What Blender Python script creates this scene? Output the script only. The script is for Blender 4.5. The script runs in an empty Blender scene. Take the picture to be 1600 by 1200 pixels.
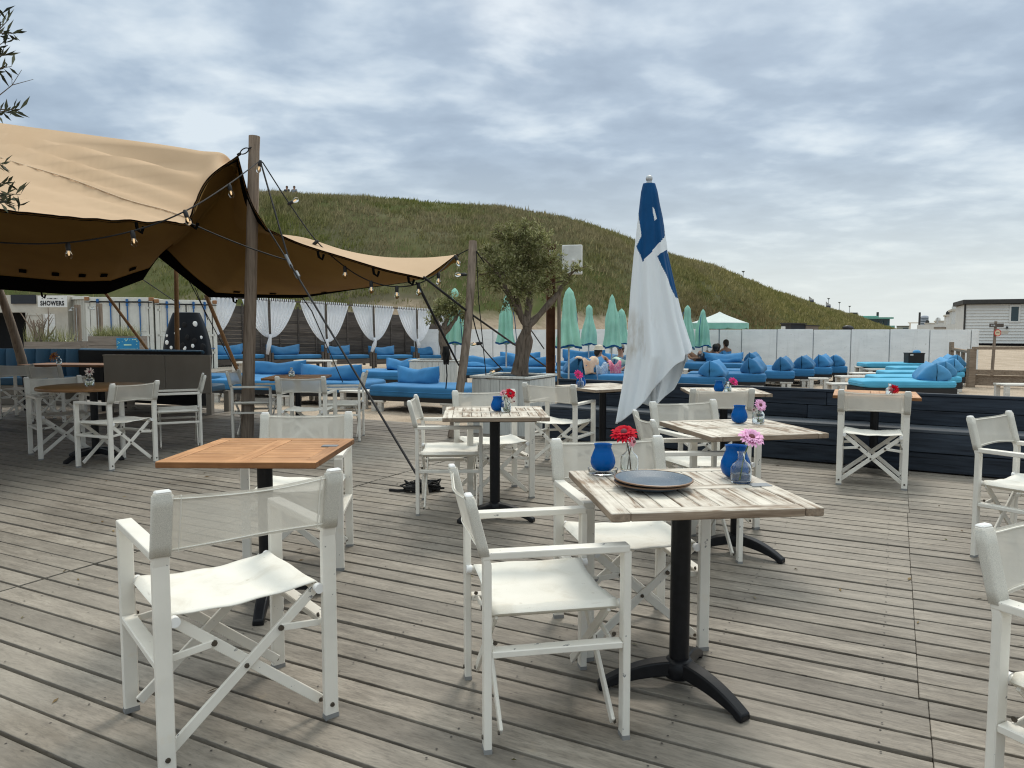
import bpy, bmesh, math, random
import numpy as np
from mathutils import Vector, Matrix, Quaternion, noise
R = math.radians
rng = random.Random(7)
scene = bpy.context.scene
COL = scene.collection
V = Vector

# ------------------------------------------------------------------ camera
H = 1.32
F = 1150.0
PITCH = R(4.23)
cam_d = bpy.data.cameras.new('camera')
cam = bpy.data.objects.new('camera', cam_d)
COL.objects.link(cam)
cam.location = (0, 0, H)
cam.rotation_euler = (R(90) - PITCH, 0, 0)
cam_d.sensor_width = 36
cam_d.lens = 36 * F / 1600
cam_d.clip_start = 0.05
cam_d.clip_end = 6000
scene.camera = cam
_f = V((0, math.cos(PITCH), -math.sin(PITCH)))
_u = V((0, math.sin(PITCH), math.cos(PITCH)))

def ray(px, py):
    return _f + V((1, 0, 0)) * ((px - 800) / F) + _u * ((600 - py) / F)

def at(px, py, Y):
    """world point seen at a pixel of the photograph, at distance Y in front of the camera"""
    d = ray(px, py)
    return V((0, 0, H)) + d * (Y / d.y)

def gz(px, py, z=0.0):
    d = ray(px, py)
    return V((0, 0, H)) + d * ((z - H) / d.z)

# ------------------------------------------------------------------ objects
def empty(name, loc=(0, 0, 0), rz=0.0, parent=None):
    o = bpy.data.objects.new(name, None)
    COL.objects.link(o)
    o.location = loc
    o.rotation_euler = (0, 0, rz)
    o.empty_display_size = 0.1
    if parent: o.parent = parent
    return o

def tag(o, label=None, cat=None, group=None, kind=None):
    if label: o['label'] = label
    if cat: o['category'] = cat
    if group: o['group'] = group
    if kind: o['kind'] = kind
    return o

def thing(name, label, cat, loc=(0, 0, 0), rz=0.0, group=None):
    return tag(empty(name, loc, rz), label, cat, group)

def copy_tree(o, parent=None):
    c = o.copy()
    COL.objects.link(c)
    if parent:
        c.parent = parent
    for ch in list(o.children):
        copy_tree(ch, c)
    return c

def frame_from(d, up=V((0, 0, 1))):
    d = d.normalized()
    s = d.cross(up)
    if s.length < 1e-5:
        s = d.cross(V((0, 1, 0)))
    s.normalize()
    u = s.cross(d).normalized()
    return s, u

class MB:
    def __init__(self):
        self.v = []; self.f = []; self.m = []; self.r = []
    def add(self, vs, fs, mi=0, r=None):
        b = len(self.v)
        self.v += [tuple(p) for p in vs]
        for f in fs:
            self.f.append(tuple(b + i for i in f))
            self.m.append(mi)
            self.r.append(0.5 if r is None else r)
        return self
    def hexa(self, c, mi=0, r=None):
        """eight corners: bottom four then top four, counter-clockwise"""
        return self.add(c, [(3, 2, 1, 0), (4, 5, 6, 7), (0, 1, 5, 4), (1, 2, 6, 5), (2, 3, 7, 6), (3, 0, 4, 7)], mi, r)
    def box(self, c, s, rz=0.0, mi=0, r=None):
        cx, cy, cz = c; x, y, z = s[0] / 2, s[1] / 2, s[2] / 2
        co, si = math.cos(rz), math.sin(rz)
        pts = []
        for dz in (-z, z):
            for dx, dy in ((-x, -y), (x, -y), (x, y), (-x, y)):
                pts.append((cx + dx * co - dy * si, cy + dx * si + dy * co, cz + dz))
        return self.hexa(pts, mi, r)
    def bar(self, p0, p1, w, h, up=V((0, 0, 1)), mi=0, r=None, w1=None, h1=None):
        """w across, h along 'up'"""
        p0, p1 = V(p0), V(p1)
        s, u = frame_from(p1 - p0, V(up))
        w1 = w if w1 is None else w1; h1 = h if h1 is None else h1
        c = []
        for p, a, b in ((p0, w / 2, h / 2), (p1, w1 / 2, h1 / 2)):
            for i, j in ((-1, -1), (1, -1), (1, 1), (-1, 1)):
                c.append(p + s * (i * a) + u * (j * b))
        return self.hexa([c[0], c[1], c[2], c[3], c[4], c[5], c[6], c[7]], mi, r)
    def tube(self, pts, rad, seg=8, mi=0, cap=True, r=None):
        pts = [V(p) for p in pts]
        n = len(pts)
        if not isinstance(rad, (list, tuple)): rad = [rad] * n
        vs = []; fs = []
        d0 = (pts[1] - pts[0]).normalized()
        s, u = frame_from(d0)
        for i, p in enumerate(pts):
            d = (pts[min(i + 1, n - 1)] - pts[max(i - 1, 0)]).normalized()
            s = (s - d * s.dot(d))
            if s.length < 1e-6: s = frame_from(d)[0]
            s.normalize(); u = s.cross(d)
            for k in range(seg):
                a = 2 * math.pi * k / seg
                vs.append(p + s * (math.cos(a) * rad[i]) + u * (math.sin(a) * rad[i]))
        for i in range(n - 1):
            for k in range(seg):
                k2 = (k + 1) % seg
                fs.append((i * seg + k, (i + 1) * seg + k, (i + 1) * seg + k2, i * seg + k2))
        if cap:
            fs.append(tuple(range(seg)))
            fs.append(tuple((n - 1) * seg + k for k in reversed(range(seg))))
        return self.add(vs, fs, mi, r)
    def lathe(self, prof, seg=24, c=(0, 0, 0), mi=0, r=None, cap=True):
        vs = []; fs = []
        n = len(prof)
        for rr, z in prof:
            for k in range(seg):
                a = 2 * math.pi * k / seg
                vs.append((c[0] + rr * math.cos(a), c[1] + rr * math.sin(a), c[2] + z))
        for i in range(n - 1):
            for k in range(seg):
                k2 = (k + 1) % seg
                fs.append((i * seg + k, i * seg + k2, (i + 1) * seg + k2, (i + 1) * seg + k))
        if cap:
            fs.append(tuple(reversed(range(seg))))
            fs.append(tuple((n - 1) * seg + k for k in range(seg)))
        return self.add(vs, fs, mi, r)
    def sphere(self, c, rad, seg=12, rings=8, sc=(1, 1, 1), mi=0, r=None):
        vs = []; fs = []
        c = V(c)
        for i in range(1, rings):
            t = math.pi * i / rings
            for k in range(seg):
                a = 2 * math.pi * k / seg
                vs.append((c.x + rad * sc[0] * math.sin(t) * math.cos(a), c.y + rad * sc[1] * math.sin(t) * math.sin(a), c.z + rad * sc[2] * math.cos(t)))
        top = len(vs); vs.append((c.x, c.y, c.z + rad * sc[2])); vs.append((c.x, c.y, c.z - rad * sc[2]))
        for i in range(rings - 2):
            for k in range(seg):
                k2 = (k + 1) % seg
                fs.append((i * seg + k, (i + 1) * seg + k, (i + 1) * seg + k2, i * seg + k2))
        for k in range(seg):
            k2 = (k + 1) % seg
            fs.append((top, k, k2))
            b = (rings - 2) * seg
            fs.append((top + 1, b + k2, b + k))
        return self.add(vs, fs, mi, r)
    def grid(self, fn, nu, nv, mi=0, closed_u=False, r=None):
        vs = [fn(i / (nu - (0 if closed_u else 1)), j / (nv - 1)) for j in range(nv) for i in range(nu)]
        fs = []
        for j in range(nv - 1):
            for i in range(nu if closed_u else nu - 1):
                i2 = (i + 1) % nu
                fs.append((j * nu + i, j * nu + i2, (j + 1) * nu + i2, (j + 1) * nu + i))
        return self.add(vs, fs, mi, r)
    def build(self, name, mats, parent=None, smooth=None, bevel=0.0, solid=0.0, segs=1):
        me = bpy.data.meshes.new(name)
        me.from_pydata(self.v, [], self.f)
        if not isinstance(mats, (list, tuple)): mats = [mats]
        for m in mats: me.materials.append(m)
        if len(mats) > 1: me.polygons.foreach_set('material_index', self.m)
        at_ = me.attributes.new('rnd', 'FLOAT', 'FACE')
        at_.data.foreach_set('value', self.r)
        me.update()
        if smooth is not None:
            me.polygons.foreach_set('use_smooth', [True] * len(me.polygons))
            if smooth < 180: me.set_sharp_from_angle(angle=R(smooth))
        o = bpy.data.objects.new(name, me)
        COL.objects.link(o)
        if parent: o.parent = parent
        if solid:
            md = o.modifiers.new('solid', 'SOLIDIFY'); md.thickness = solid; md.offset = 0
        if bevel:
            md = o.modifiers.new('bevel', 'BEVEL'); md.width = bevel; md.segments = segs; md.limit_method = 'ANGLE'; md.angle_limit = R(40)
        return o

def raw_mesh(name, verts, faces_n, mats, rnd=None, parent=None, smooth=False):
    """verts (N,3) array, consecutive groups of faces_n verts are faces"""
    n = len(verts); nf = n // faces_n
    me = bpy.data.meshes.new(name)
    me.vertices.add(n); me.vertices.foreach_set('co', np.asarray(verts, dtype=np.float32).ravel())
    me.loops.add(n); me.loops.foreach_set('vertex_index', np.arange(n, dtype=np.int32))
    me.polygons.add(nf)
    me.polygons.foreach_set('loop_start', np.arange(0, n, faces_n, dtype=np.int32))
    if not isinstance(mats, (list, tuple)): mats = [mats]
    for m in mats: me.materials.append(m)
    a = me.attributes.new('rnd', 'FLOAT', 'FACE')
    a.data.foreach_set('value', np.asarray(rnd if rnd is not None else np.full(nf, .5), dtype=np.float32))
    me.update(); me.validate()
    o = bpy.data.objects.new(name, me); COL.objects.link(o)
    if parent: o.parent = parent
    return o

def catmull(pts, n):
    """n samples along a Catmull-Rom curve through pts (Vectors)"""
    P = [pts[0] * 2 - pts[1]] + list(pts) + [pts[-1] * 2 - pts[-2]]
    out = []; m = len(pts) - 1
    for k in range(n):
        t = k / (n - 1) * m
        i = min(int(t), m - 1); t -= i
        a, b, c, d = P[i], P[i + 1], P[i + 2], P[i + 3]
        out.append(0.5 * ((2 * b) + (c - a) * t + (2 * a - 5 * b + 4 * c - d) * t * t + (3 * b - a - 3 * c + d) * t ** 3))
    return out

# ------------------------------------------------------------------ materials
class NT:
    def __init__(self, name):
        self.mat = bpy.data.materials.new(name)
        self.mat.use_nodes = True
        self.t = self.mat.node_tree
        self.n = self.t.nodes; self.l = self.t.links
        self.bsdf = self.n['Principled BSDF']; self.out = self.n['Material Output']
    def new(self, kind, **kw):
        nd = self.n.new(kind)
        for k, v in kw.items(): setattr(nd, k, v)
        return nd
    def link(self, a, b): self.l.new(a, b)
    def coords(self, scale=(1, 1, 1), kind='Object', rot=(0, 0, 0)):
        tc = self.new('ShaderNodeTexCoord'); mp = self.new('ShaderNodeMapping')
        mp.inputs['Scale'].default_value = scale; mp.inputs['Rotation'].default_value = rot
        self.link(tc.outputs[kind], mp.inputs['Vector'])
        return mp.outputs['Vector']
    def noise(self, vec, scale=5, detail=4, rough=.55, dist=0):
        nd = self.new('ShaderNodeTexNoise')
        nd.inputs['Scale'].default_value = scale; nd.inputs['Detail'].default_value = detail
        nd.inputs['Roughness'].default_value = rough; nd.inputs['Distortion'].default_value = dist
        if vec is not None: self.link(vec, nd.inputs['Vector'])
        return nd.outputs['Fac']
    def ramp(self, fac, stops):
        nd = self.new('ShaderNodeValToRGB')
        el = nd.color_ramp.elements
        while len(el) < len(stops): el.new(0.5)
        for e, (p, c) in zip(el, stops):
            e.position = p
            e.color = (c, c, c, 1) if isinstance(c, (int, float)) else (*c, 1)
        self.link(fac, nd.inputs['Fac'])
        return nd.outputs['Color']
    def mix(self, fac, a, b, mode='MIX'):
        nd = self.new('ShaderNodeMix', data_type='RGBA', blend_type=mode)
        for sock, val in ((nd.inputs[0], fac), (nd.inputs[6], a), (nd.inputs[7], b)):
            if hasattr(val, 'is_output'): self.link(val, sock)
            elif isinstance(val, (int, float)): sock.default_value = val if sock == nd.inputs[0] else (val, val, val, 1)
            else: sock.default_value = (*val, 1)
        return nd.outputs[2]
    def math(self, op, a, b=0.5, clamp=False):
        nd = self.new('ShaderNodeMath', operation=op); nd.use_clamp = clamp
        for s, val in ((nd.inputs[0], a), (nd.inputs[1], b)):
            if hasattr(val, 'is_output'): self.link(val, s)
            else: s.default_value = val
        return nd.outputs[0]
    def attr(self, name='rnd'):
        nd = self.new('ShaderNodeAttribute'); nd.attribute_name = name
        return nd.outputs['Fac']
    def bump(self, h, strength=.3, dist=.01):
        nd = self.new('ShaderNodeBump')
        nd.inputs['Strength'].default_value = strength; nd.inputs['Distance'].default_value = dist
        self.link(h, nd.inputs['Height']); self.link(nd.outputs[0], self.bsdf.inputs['Normal'])
    def base(self, c):
        if hasattr(c, 'is_output'): self.link(c, self.bsdf.inputs['Base Color'])
        else: self.bsdf.inputs['Base Color'].default_value = (*c, 1)
    def set(self, rough=.6, metal=0, spec=.5, trans=0, ior=1.45):
        b = self.bsdf.inputs
        b['Roughness'].default_value = rough; b['Metallic'].default_value = metal
        b['Specular IOR Level'].default_value = spec; b['Transmission Weight'].default_value = trans; b['IOR'].default_value = ior

def lerp3(a, b, t): return tuple(x + (y - x) * t for x, y in zip(a, b))
def mul3(a, k): return tuple(x * k for x in a)

def m_plain(name, c, rough=.6, metal=0, var=.15, scale=6, spec=.5, bump=0, bscale=60):
    t = NT(name); v = t.coords()
    n = t.noise(v, scale, 5)
    t.base(t.ramp(n, [(.3, mul3(c, 1 - var)), (.7, mul3(c, 1 + var))]))
    t.set(rough, metal, spec)
    if bump: t.bump(t.noise(v, bscale, 3), bump, .005)
    return t.mat

def m_wood(name, dark, light, axis=0, stretch=14, scale=4, rough=.75, rndamt=.5, bump=.25, patch=None, edge=None):
    t = NT(name)
    sc = [stretch * scale] * 3; sc[axis] = scale
    oi = t.new('ShaderNodeObjectInfo')
    v = t.coords(tuple(sc))
    add = t.new('ShaderNodeVectorMath', operation='ADD')
    at_ = t.attr()
    comb = t.new('ShaderNodeCombineXYZ')
    k = t.math('MULTIPLY', at_, 37.0)
    for i in range(3): t.link(k, comb.inputs[i])
    t.link(v, add.inputs[0]); t.link(comb.outputs[0], add.inputs[1])
    n = t.noise(add.outputs[0], 1, 6, .6, .4)
    c = t.ramp(n, [(.28, dark), (.5, lerp3(dark, light, .6)), (.72, light)])
    b = t.ramp(at_, [(0, 1 - rndamt * .5), (1, 1 + rndamt * .5)])
    c = t.mix(1.0, c, b, 'MULTIPLY')
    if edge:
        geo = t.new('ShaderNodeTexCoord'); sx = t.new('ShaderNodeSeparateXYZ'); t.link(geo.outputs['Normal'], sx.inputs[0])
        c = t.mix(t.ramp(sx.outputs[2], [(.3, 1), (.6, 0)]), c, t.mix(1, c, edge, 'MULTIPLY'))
    if patch:
        pv = t.coords()
        pn = t.noise(pv, patch[1], 4, .6)
        c = t.mix(t.ramp(pn, [(.42, 0), (.62, 1)]), c, t.mix(1.0, c, patch[0], 'MULTIPLY'))
    t.base(c); t.set(rough, 0, .3)
    t.bump(n, bump, .004)
    return t.mat

def m_cloth(name, c, rough=.85, var=.1, scale=3, weave=0, trans=0, alpha=1.0, tcol=None, wscale=600, objvar=0):
    t = NT(name); v = t.coords()
    n = t.noise(v, scale, 5)
    col = t.ramp(n, [(.3, mul3(c, 1 - var)), (.7, mul3(c, 1 + var))])
    oi = t.new('ShaderNodeObjectInfo')
    if objvar: col = t.mix(1, col, t.ramp(oi.outputs['Random'], [(0, 1 - objvar), (1, 1 + objvar)]), 'MULTIPLY')
    t.base(col); t.set(rough, 0, .2)
    t.bsdf.inputs['Sheen Weight'].default_value = .08
    sh = t.bsdf.outputs[0]
    if weave:
        ch = t.noise(v, wscale, 1)
        t.bump(ch, weave, .002)
    else:
        t.bump(t.noise(v, 25, 3), .12, .01)
    if trans:
        tr = t.new('ShaderNodeBsdfTranslucent')
        if tcol: tr.inputs[0].default_value = (*tcol, 1)
        else: t.link(col, tr.inputs[0])
        mx = t.new('ShaderNodeMixShader'); mx.inputs[0].default_value = trans
        t.link(sh, mx.inputs[1]); t.link(tr.outputs[0], mx.inputs[2]); sh = mx.outputs[0]
    if alpha < 1:
        tp = t.new('ShaderNodeBsdfTransparent')
        mx = t.new('ShaderNodeMixShader'); mx.inputs[0].default_value = alpha
        t.link(tp.outputs[0], mx.inputs[1]); t.link(sh, mx.inputs[2]); sh = mx.outputs[0]
    t.link(sh, t.out.inputs[0])
    return t.mat

def m_glass(name, c=(1, 1, 1), rough=.02, ior=1.45):
    t = NT(name); t.base(c); t.set(rough, 0, .5, 1.0, ior)
    return t.mat

def m_paint_chipped(name, c, chip=(.22, .22, .22), thr=.70, rough=.42, scale=30):
    t = NT(name); v = t.coords()
    n = t.noise(v, 5, 5)
    col = t.ramp(n, [(.25, mul3(c, .86)), (.6, c)])
    # rusty / grubby tinge that gathers in small blotches
    g = t.noise(v, 14, 4, .6)
    col = t.mix(t.ramp(g, [(.62, 0), (.78, .35)]), col, mul3((.95, .82, .62), c[0]))
    ch = t.noise(v, scale, 6, .65)
    m = t.ramp(ch, [(thr, 0), (thr + .015, 1)])
    col = t.mix(m, col, chip)
    t.base(col); t.set(rough, 0, .4)
    t.bump(t.math('MULTIPLY', m, -1), .3, .002)
    return t.mat

M = {}
def m_deck():
    t = NT('deck_wood'); rn = t.attr()
    def grain(sc, det, rough):
        v = t.coords(sc); add = t.new('ShaderNodeVectorMath', operation='ADD'); cb = t.new('ShaderNodeCombineXYZ')
        k = t.math('MULTIPLY', rn, 61.0)
        for i in range(3): t.link(k, cb.inputs[i])
        t.link(v, add.inputs[0]); t.link(cb.outputs[0], add.inputs[1])
        return t.noise(add.outputs[0], 1, det, rough, .35)
    g1 = grain((4.5, 26, 26), 7, .66); g2 = grain((26.0, 120, 120), 5, .65)
    c = t.ramp(g1, [(.28, (.122, .104, .083)), (.5, (.206, .179, .146)), (.72, (.300, .264, .218))])
    c = t.mix(.65, c, t.ramp(g2, [(.33, .48), (.5, 1.0), (.68, 1.22)]), 'MULTIPLY')
    c = t.mix(1, c, t.ramp(rn, [(0, .66), (.3, .92), (.75, 1.05), (1, 1.30)]), 'MULTIPLY')
    # bleached, worn areas and dull damp ones, metres across; small dark knots and scuffs
    v = t.coords()
    c = t.mix(t.ramp(t.noise(v, .42, 5, .62), [(.42, 0), (.68, .5)]), c, (.38, .343, .29))
    c = t.mix(t.ramp(t.noise(t.coords((.6, 1.3, 1)), 1.5, 5, .65), [(.54, 0), (.68, .7)]), c, t.mix(1, c, (.60, .57, .52), 'MULTIPLY'))
    c = t.mix(t.ramp(t.noise(t.coords((9, 22, 9)), 1, 3, .5), [(.73, 0), (.76, .8)]), c, (.05, .042, .035))
    c = t.mix(t.ramp(t.noise(v, 3.2, 5, .7), [(.64, 0), (.74, .35)]), c, (.42, .33, .22))
    t.base(c); t.set(.62, 0, .45)
    t.bump(t.math('ADD', g1, t.math('MULTIPLY', g2, .6)), .3, .004)
    return t.mat
M['deck'] = m_deck()
M['gap_black'] = m_plain('gap_black', (.012, .011, .010), .95, spec=0)  # near black: the shade between deck boards put into the colour
M['sand'] = None
M['white'] = m_paint_chipped('white_powder_coat', (.78, .745, .67), thr=.665, scale=22)
M['sling'] = m_cloth('mesh_sling', (.66, .63, .56), .8, .1, 5, .5, .25, .78)
M['sleeve'] = m_cloth('mesh_sleeve', (.62, .595, .53), .85, .17, 420, .5, .1, 1)
def m_seat():
    t = NT('seat_cloth'); v = t.coords(); oi = t.new('ShaderNodeObjectInfo')
    add = t.new('ShaderNodeVectorMath', operation='ADD'); cb = t.new('ShaderNodeCombineXYZ'); k = t.math('MULTIPLY', oi.outputs['Random'], 40.0)
    for i in range(3): t.link(k, cb.inputs[i])
    t.link(v, add.inputs[0]); t.link(cb.outputs[0], add.inputs[1])
    n = t.noise(add.outputs[0], 7, 6, .62, .6)
    c = t.ramp(n, [(.30, (.66, .625, .545)), (.46, (.745, .72, .65)), (.62, (.765, .742, .675))])
    sp = t.noise(add.outputs[0], 34, 3, .5); c = t.mix(t.ramp(sp, [(.70, 0), (.76, .5)]), c, (.45, .40, .32))
    t.base(c); t.set(.85, 0, .2); t.bump(t.noise(v, 500, 1), .3, .002)
    return t.mat
M['seatcloth'] = m_seat()
M['bolt'] = m_plain('bolt_steel', (.10, .085, .07), .45, .8)
M['cap'] = m_plain('plastic_cap', (.78, .77, .75), .4)
M['foot'] = m_plain('plastic_foot', (.24, .24, .235), .7)
M['iron'] = m_plain('black_iron', (.0065, .007, .009), .38, 0, .3, 40, .3, .1, 200)
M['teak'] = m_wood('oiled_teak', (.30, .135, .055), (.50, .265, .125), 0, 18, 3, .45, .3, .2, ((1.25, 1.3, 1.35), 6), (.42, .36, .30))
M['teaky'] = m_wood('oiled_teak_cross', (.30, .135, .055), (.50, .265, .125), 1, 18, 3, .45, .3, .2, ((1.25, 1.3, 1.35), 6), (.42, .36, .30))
M['steelplate'] = m_plain('dull_steel', (.22, .24, .26), .5, .3)
def m_whitewash(name, axis):
    t = NT(name)
    sc = [60, 60, 60]; sc[axis] = 4
    v = t.coords(tuple(sc)); rn = t.attr()
    add = t.new('ShaderNodeVectorMath', operation='ADD'); comb = t.new('ShaderNodeCombineXYZ')
    k = t.math('MULTIPLY', rn, 53.0)
    for i in range(3): t.link(k, comb.inputs[i])
    t.link(v, add.inputs[0]); t.link(comb.outputs[0], add.inputs[1])
    n = t.noise(add.outputs[0], 1, 7, .65, .3)
    wood = t.ramp(n, [(.3, (.13, .088, .058)), (.7, (.33, .25, .18))])
    n2 = t.noise(add.outputs[0], .55, 6, .7, .2)
    pn = t.noise(t.coords((5, 5, 5)), 1, 3, .6)
    f = t.math('ADD', t.math('MULTIPLY', n2, .75), t.math('MULTIPLY', pn, .45))
    f = t.math('ADD', f, t.math('MULTIPLY', t.math('SUBTRACT', rn, .5), .08))
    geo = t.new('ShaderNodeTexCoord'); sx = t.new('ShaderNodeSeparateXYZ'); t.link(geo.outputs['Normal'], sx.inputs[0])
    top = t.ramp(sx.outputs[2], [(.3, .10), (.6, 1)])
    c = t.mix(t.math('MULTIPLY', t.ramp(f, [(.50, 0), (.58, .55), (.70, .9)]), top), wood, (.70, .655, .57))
    t.base(c); t.set(.7, 0, .3); t.bump(n, .3, .003)
    return t.mat
M['wash'] = m_whitewash('whitewashed_wood', 0)
M['washy'] = m_whitewash('whitewashed_wood_cross', 1)
M['washedge'] = m_wood('worn_table_edge', (.12, .08, .05), (.36, .27, .19), 0, 15, 4, .75, .3)
M['roundwood'] = m_wood('dark_round_top', (.13, .065, .03), (.26, .14, .06), 0, 18, 3, .4, .2)
M['navy'] = m_wood('navy_board', (.005, .007, .012), (.036, .048, .066), 0, 16, 2, .55, .6, .5)
M['navyseat'] = m_wood('navy_seat_board', (.02, .026, .034), (.085, .098, .115), 0, 16, 2, .55, .4, .4)
M['blue'] = m_cloth('blue_cushion', (.036, .165, .345), .8, .16, 2.6, .2, 0, 1, None, 300, .2)
M['blue_pale'] = m_cloth('sunfaded_blue_cushion', (.07, .25, .46), .8, .16, 2.6, .2, 0, 1, None, 300, .15)
M['turq'] = m_cloth('turquoise_mattress', (.085, .37, .55), .8, .10, 2.2, .2, 0, 1, None, 300, .12)
M['pallet'] = m_wood('white_pallet', (.42, .40, .36), (.72, .70, .65), 0, 12, 3, .8, .3, .3)
M['black'] = m_plain('black_plastic', (.012, .012, .013), .5)
M['rope'] = m_plain('black_rope', (.011, .011, .012), .8, 0, .3, 80)
M['mint'] = m_cloth('mint_canvas', (.33, .62, .50), .85, .12, 3, .1, .15)
M['mintwhite'] = m_cloth('pale_canvas', (.72, .78, .75), .85, .05, 3, .1, .25)
M['polegrey'] = m_plain('pole_grey', (.45, .47, .48), .4, .3)
M['poletim'] = m_wood('grey_pole_wood', (.10, .075, .055), (.30, .24, .19), 2, 14, 2.5, .85, .2, .5)
M['brownpole'] = m_wood('brown_pole_wood', (.10, .052, .022), (.24, .14, .065), 2, 14, 2.5, .7, .2, .4)
M['planter'] = m_wood('pale_planter_board', (.46, .47, .44), (.68, .68, .64), 2, 12, 3, .8, .16, .25)
M['soil'] = m_plain('soil', (.05, .038, .026), .95, 0, .4, 30, .2, .8, 60)
M['rust'] = m_plain('rusty_steel', (.11, .052, .028), .85, .2, .5, 5, .3, .3, 80)
M['lamp'] = m_plain('white_box', (.62, .63, .60), .5)
M['bark'] = m_wood('olive_bark', (.055, .042, .032), (.20, .16, .125), 2, 6, 6, .9, .3, .9)
def m_leaf(name, stops, trans=.4, rough=.55):
    t = NT(name)
    c = t.ramp(t.attr(), stops)
    v = t.coords(); n = t.noise(v, 1.6, 3)
    c = t.mix(1, c, t.ramp(n, [(.3, .72), (.7, 1.2)]), 'MULTIPLY')
    t.base(c); t.set(rough, 0, .3)
    tr = t.new('ShaderNodeBsdfTranslucent'); t.link(c, tr.inputs[0])
    mx = t.new('ShaderNodeMixShader'); mx.inputs[0].default_value = trans
    t.link(t.bsdf.outputs[0], mx.inputs[1]); t.link(tr.outputs[0], mx.inputs[2]); t.link(mx.outputs[0], t.out.inputs[0])
    return t.mat
M['olive'] = m_leaf('olive_leaf', [(0, (.11, .12, .04)), (.55, (.26, .27, .11)), (1, (.48, .47, .27))])
M['olivesilhouette'] = m_leaf('silhouette_olive_leaf', [(0, (.018, .022, .012)), (.6, (.05, .058, .03)), (1, (.15, .16, .10))], .12)  # same olive leaves, their backlit silhouette put into a darker colour
M['twig'] = m_plain('twig', (.12, .09, .06), .9)
M['glass'] = m_glass('clear_glass', (.97, .99, .985))
M['water'] = m_glass('water', (.93, .96, .97), 0, 1.33)
def m_blueglass():
    t = NT('cobalt_glass'); t.base((.001, .115, .42)); t.set(.22, 0, .3, .3, 1.3)
    t.bump(t.noise(t.coords(), 90, 2), .25, .002)
    return t.mat
M['cobalt'] = m_blueglass()
def m_plate():
    t = NT('speckled_glaze'); v = t.coords()
    a = t.noise(v, 260, 2); b = t.noise(v, 9, 4)
    c = t.ramp(b, [(.3, (.045, .075, .115)), (.7, (.085, .125, .165))])
    c = t.mix(t.ramp(a, [(.6, 0), (.68, .8)]), c, (.22, .25, .27))
    t.base(c); t.set(.48, 0, .35)
    return t.mat
M['plate'] = m_plate()
M['platerim'] = m_plain('brown_rim', (.16, .09, .05), .4)
M['red'] = m_plain('red_petal', (.50, .006, .020), .7, 0, .25, 60, .12)
M['pink'] = m_plain('pink_petal', (.84, .44, .66), .7, 0, .12, 60, .12)
M['hotpink'] = m_plain('hot_pink_petal', (.72, .05, .21), .7, 0, .25, 60, .12)
M['palepink'] = m_plain('pale_pink_petal', (.72, .30, .36), .6, 0, .25, 60)
M['orangefl'] = m_plain('orange_petal', (.42, .17, .03), .6, 0, .3, 60)
M['whitefl'] = m_plain('cream_petal', (.62, .50, .44), .6, 0, .2, 60)
M['heart'] = m_plain('flower_heart', (.16, .05, .06), .8, 0, .4, 200)
M['stem'] = m_plain('flower_stem', (.07, .13, .03), .6)
M['stemdry'] = m_plain('brown_stem', (.12, .08, .04), .7)
M['umbwhite'] = None
M['skin'] = m_plain('skin', (.42, .24, .17), .55)
M['skin2'] = m_plain('tanned_skin', (.30, .155, .095), .55)
M['shirtblue'] = m_cloth('pale_blue_shirt', (.16, .28, .42), .9, .3, 20)
M['shirtdark'] = m_cloth('dark_shirt', (.03, .035, .05))
M['shirtgrey'] = m_cloth('grey_shirt', (.2, .22, .25))
M['straw'] = m_cloth('straw_hat', (.66, .58, .46))
M['hair'] = m_plain('brown_hair', (.045, .025, .014), .7)
M['hairdark'] = m_plain('dark_hair', (.012, .010, .009), .6)
# ------------------------------------------------------------------ sky and light
world = bpy.data.worlds.new('World'); scene.world = world
world.use_nodes = True
wt = world.node_tree; wn = wt.nodes; wl = wt.links
for n in list(wn): wn.remove(n)
SUN_EL, SUN_AZ = 52, 18       # degrees above the horizon, degrees right of straight ahead
wo = wn.new('ShaderNodeOutputWorld'); bg = wn.new('ShaderNodeBackground')
sky = wn.new('ShaderNodeTexSky'); sky.sky_type = 'NISHITA'; sky.sun_disc = False
sky.sun_elevation = R(SUN_EL); sky.sun_rotation = R(SUN_AZ)
sky.air_density = 1.2; sky.dust_density = 2.5; sky.ozone_density = 1.5
bg.inputs['Strength'].default_value = 0.1
tc = wn.new('ShaderNodeTexCoord')
sep = wn.new('ShaderNodeSeparateXYZ'); wl.new(tc.outputs['Generated'], sep.inputs[0])
def wmath(op, a, b=0.0, clamp=False):
    nd = wn.new('ShaderNodeMath'); nd.operation = op; nd.use_clamp = clamp
    for s, val in ((nd.inputs[0], a), (nd.inputs[1], b)):
        if hasattr(val, 'is_output'): wl.new(val, s)
        else: s.default_value = val
    return nd.outputs[0]
def wramp(f, stops):
    nd = wn.new('ShaderNodeValToRGB'); el = nd.color_ramp.elements
    while len(el) < len(stops): el.new(.5)
    for e, (p, c) in zip(el, stops):
        e.position = p; e.color = (c, c, c, 1) if isinstance(c, (int, float)) else (*c, 1)
    wl.new(f, nd.inputs[0]); return nd.outputs[0]
def wmix(f, a, b, mode='MIX'):
    nd = wn.new('ShaderNodeMix'); nd.data_type = 'RGBA'; nd.blend_type = mode
    for s, val in ((nd.inputs[0], f), (nd.inputs[6], a), (nd.inputs[7], b)):
        if hasattr(val, 'is_output'): wl.new(val, s)
        elif isinstance(val, (int, float)): s.default_value = val if s == nd.inputs[0] else (val, val, val, 1)
        else: s.default_value = (*val, 1)
    return nd.outputs[2]
z = wmath('MAXIMUM', sep.outputs[2], 0.0)
zz = wmath('ADD', z, 0.16)
cx = wmath('DIVIDE', sep.outputs[0], zz); cy = wmath('DIVIDE', sep.outputs[1], zz)
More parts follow.
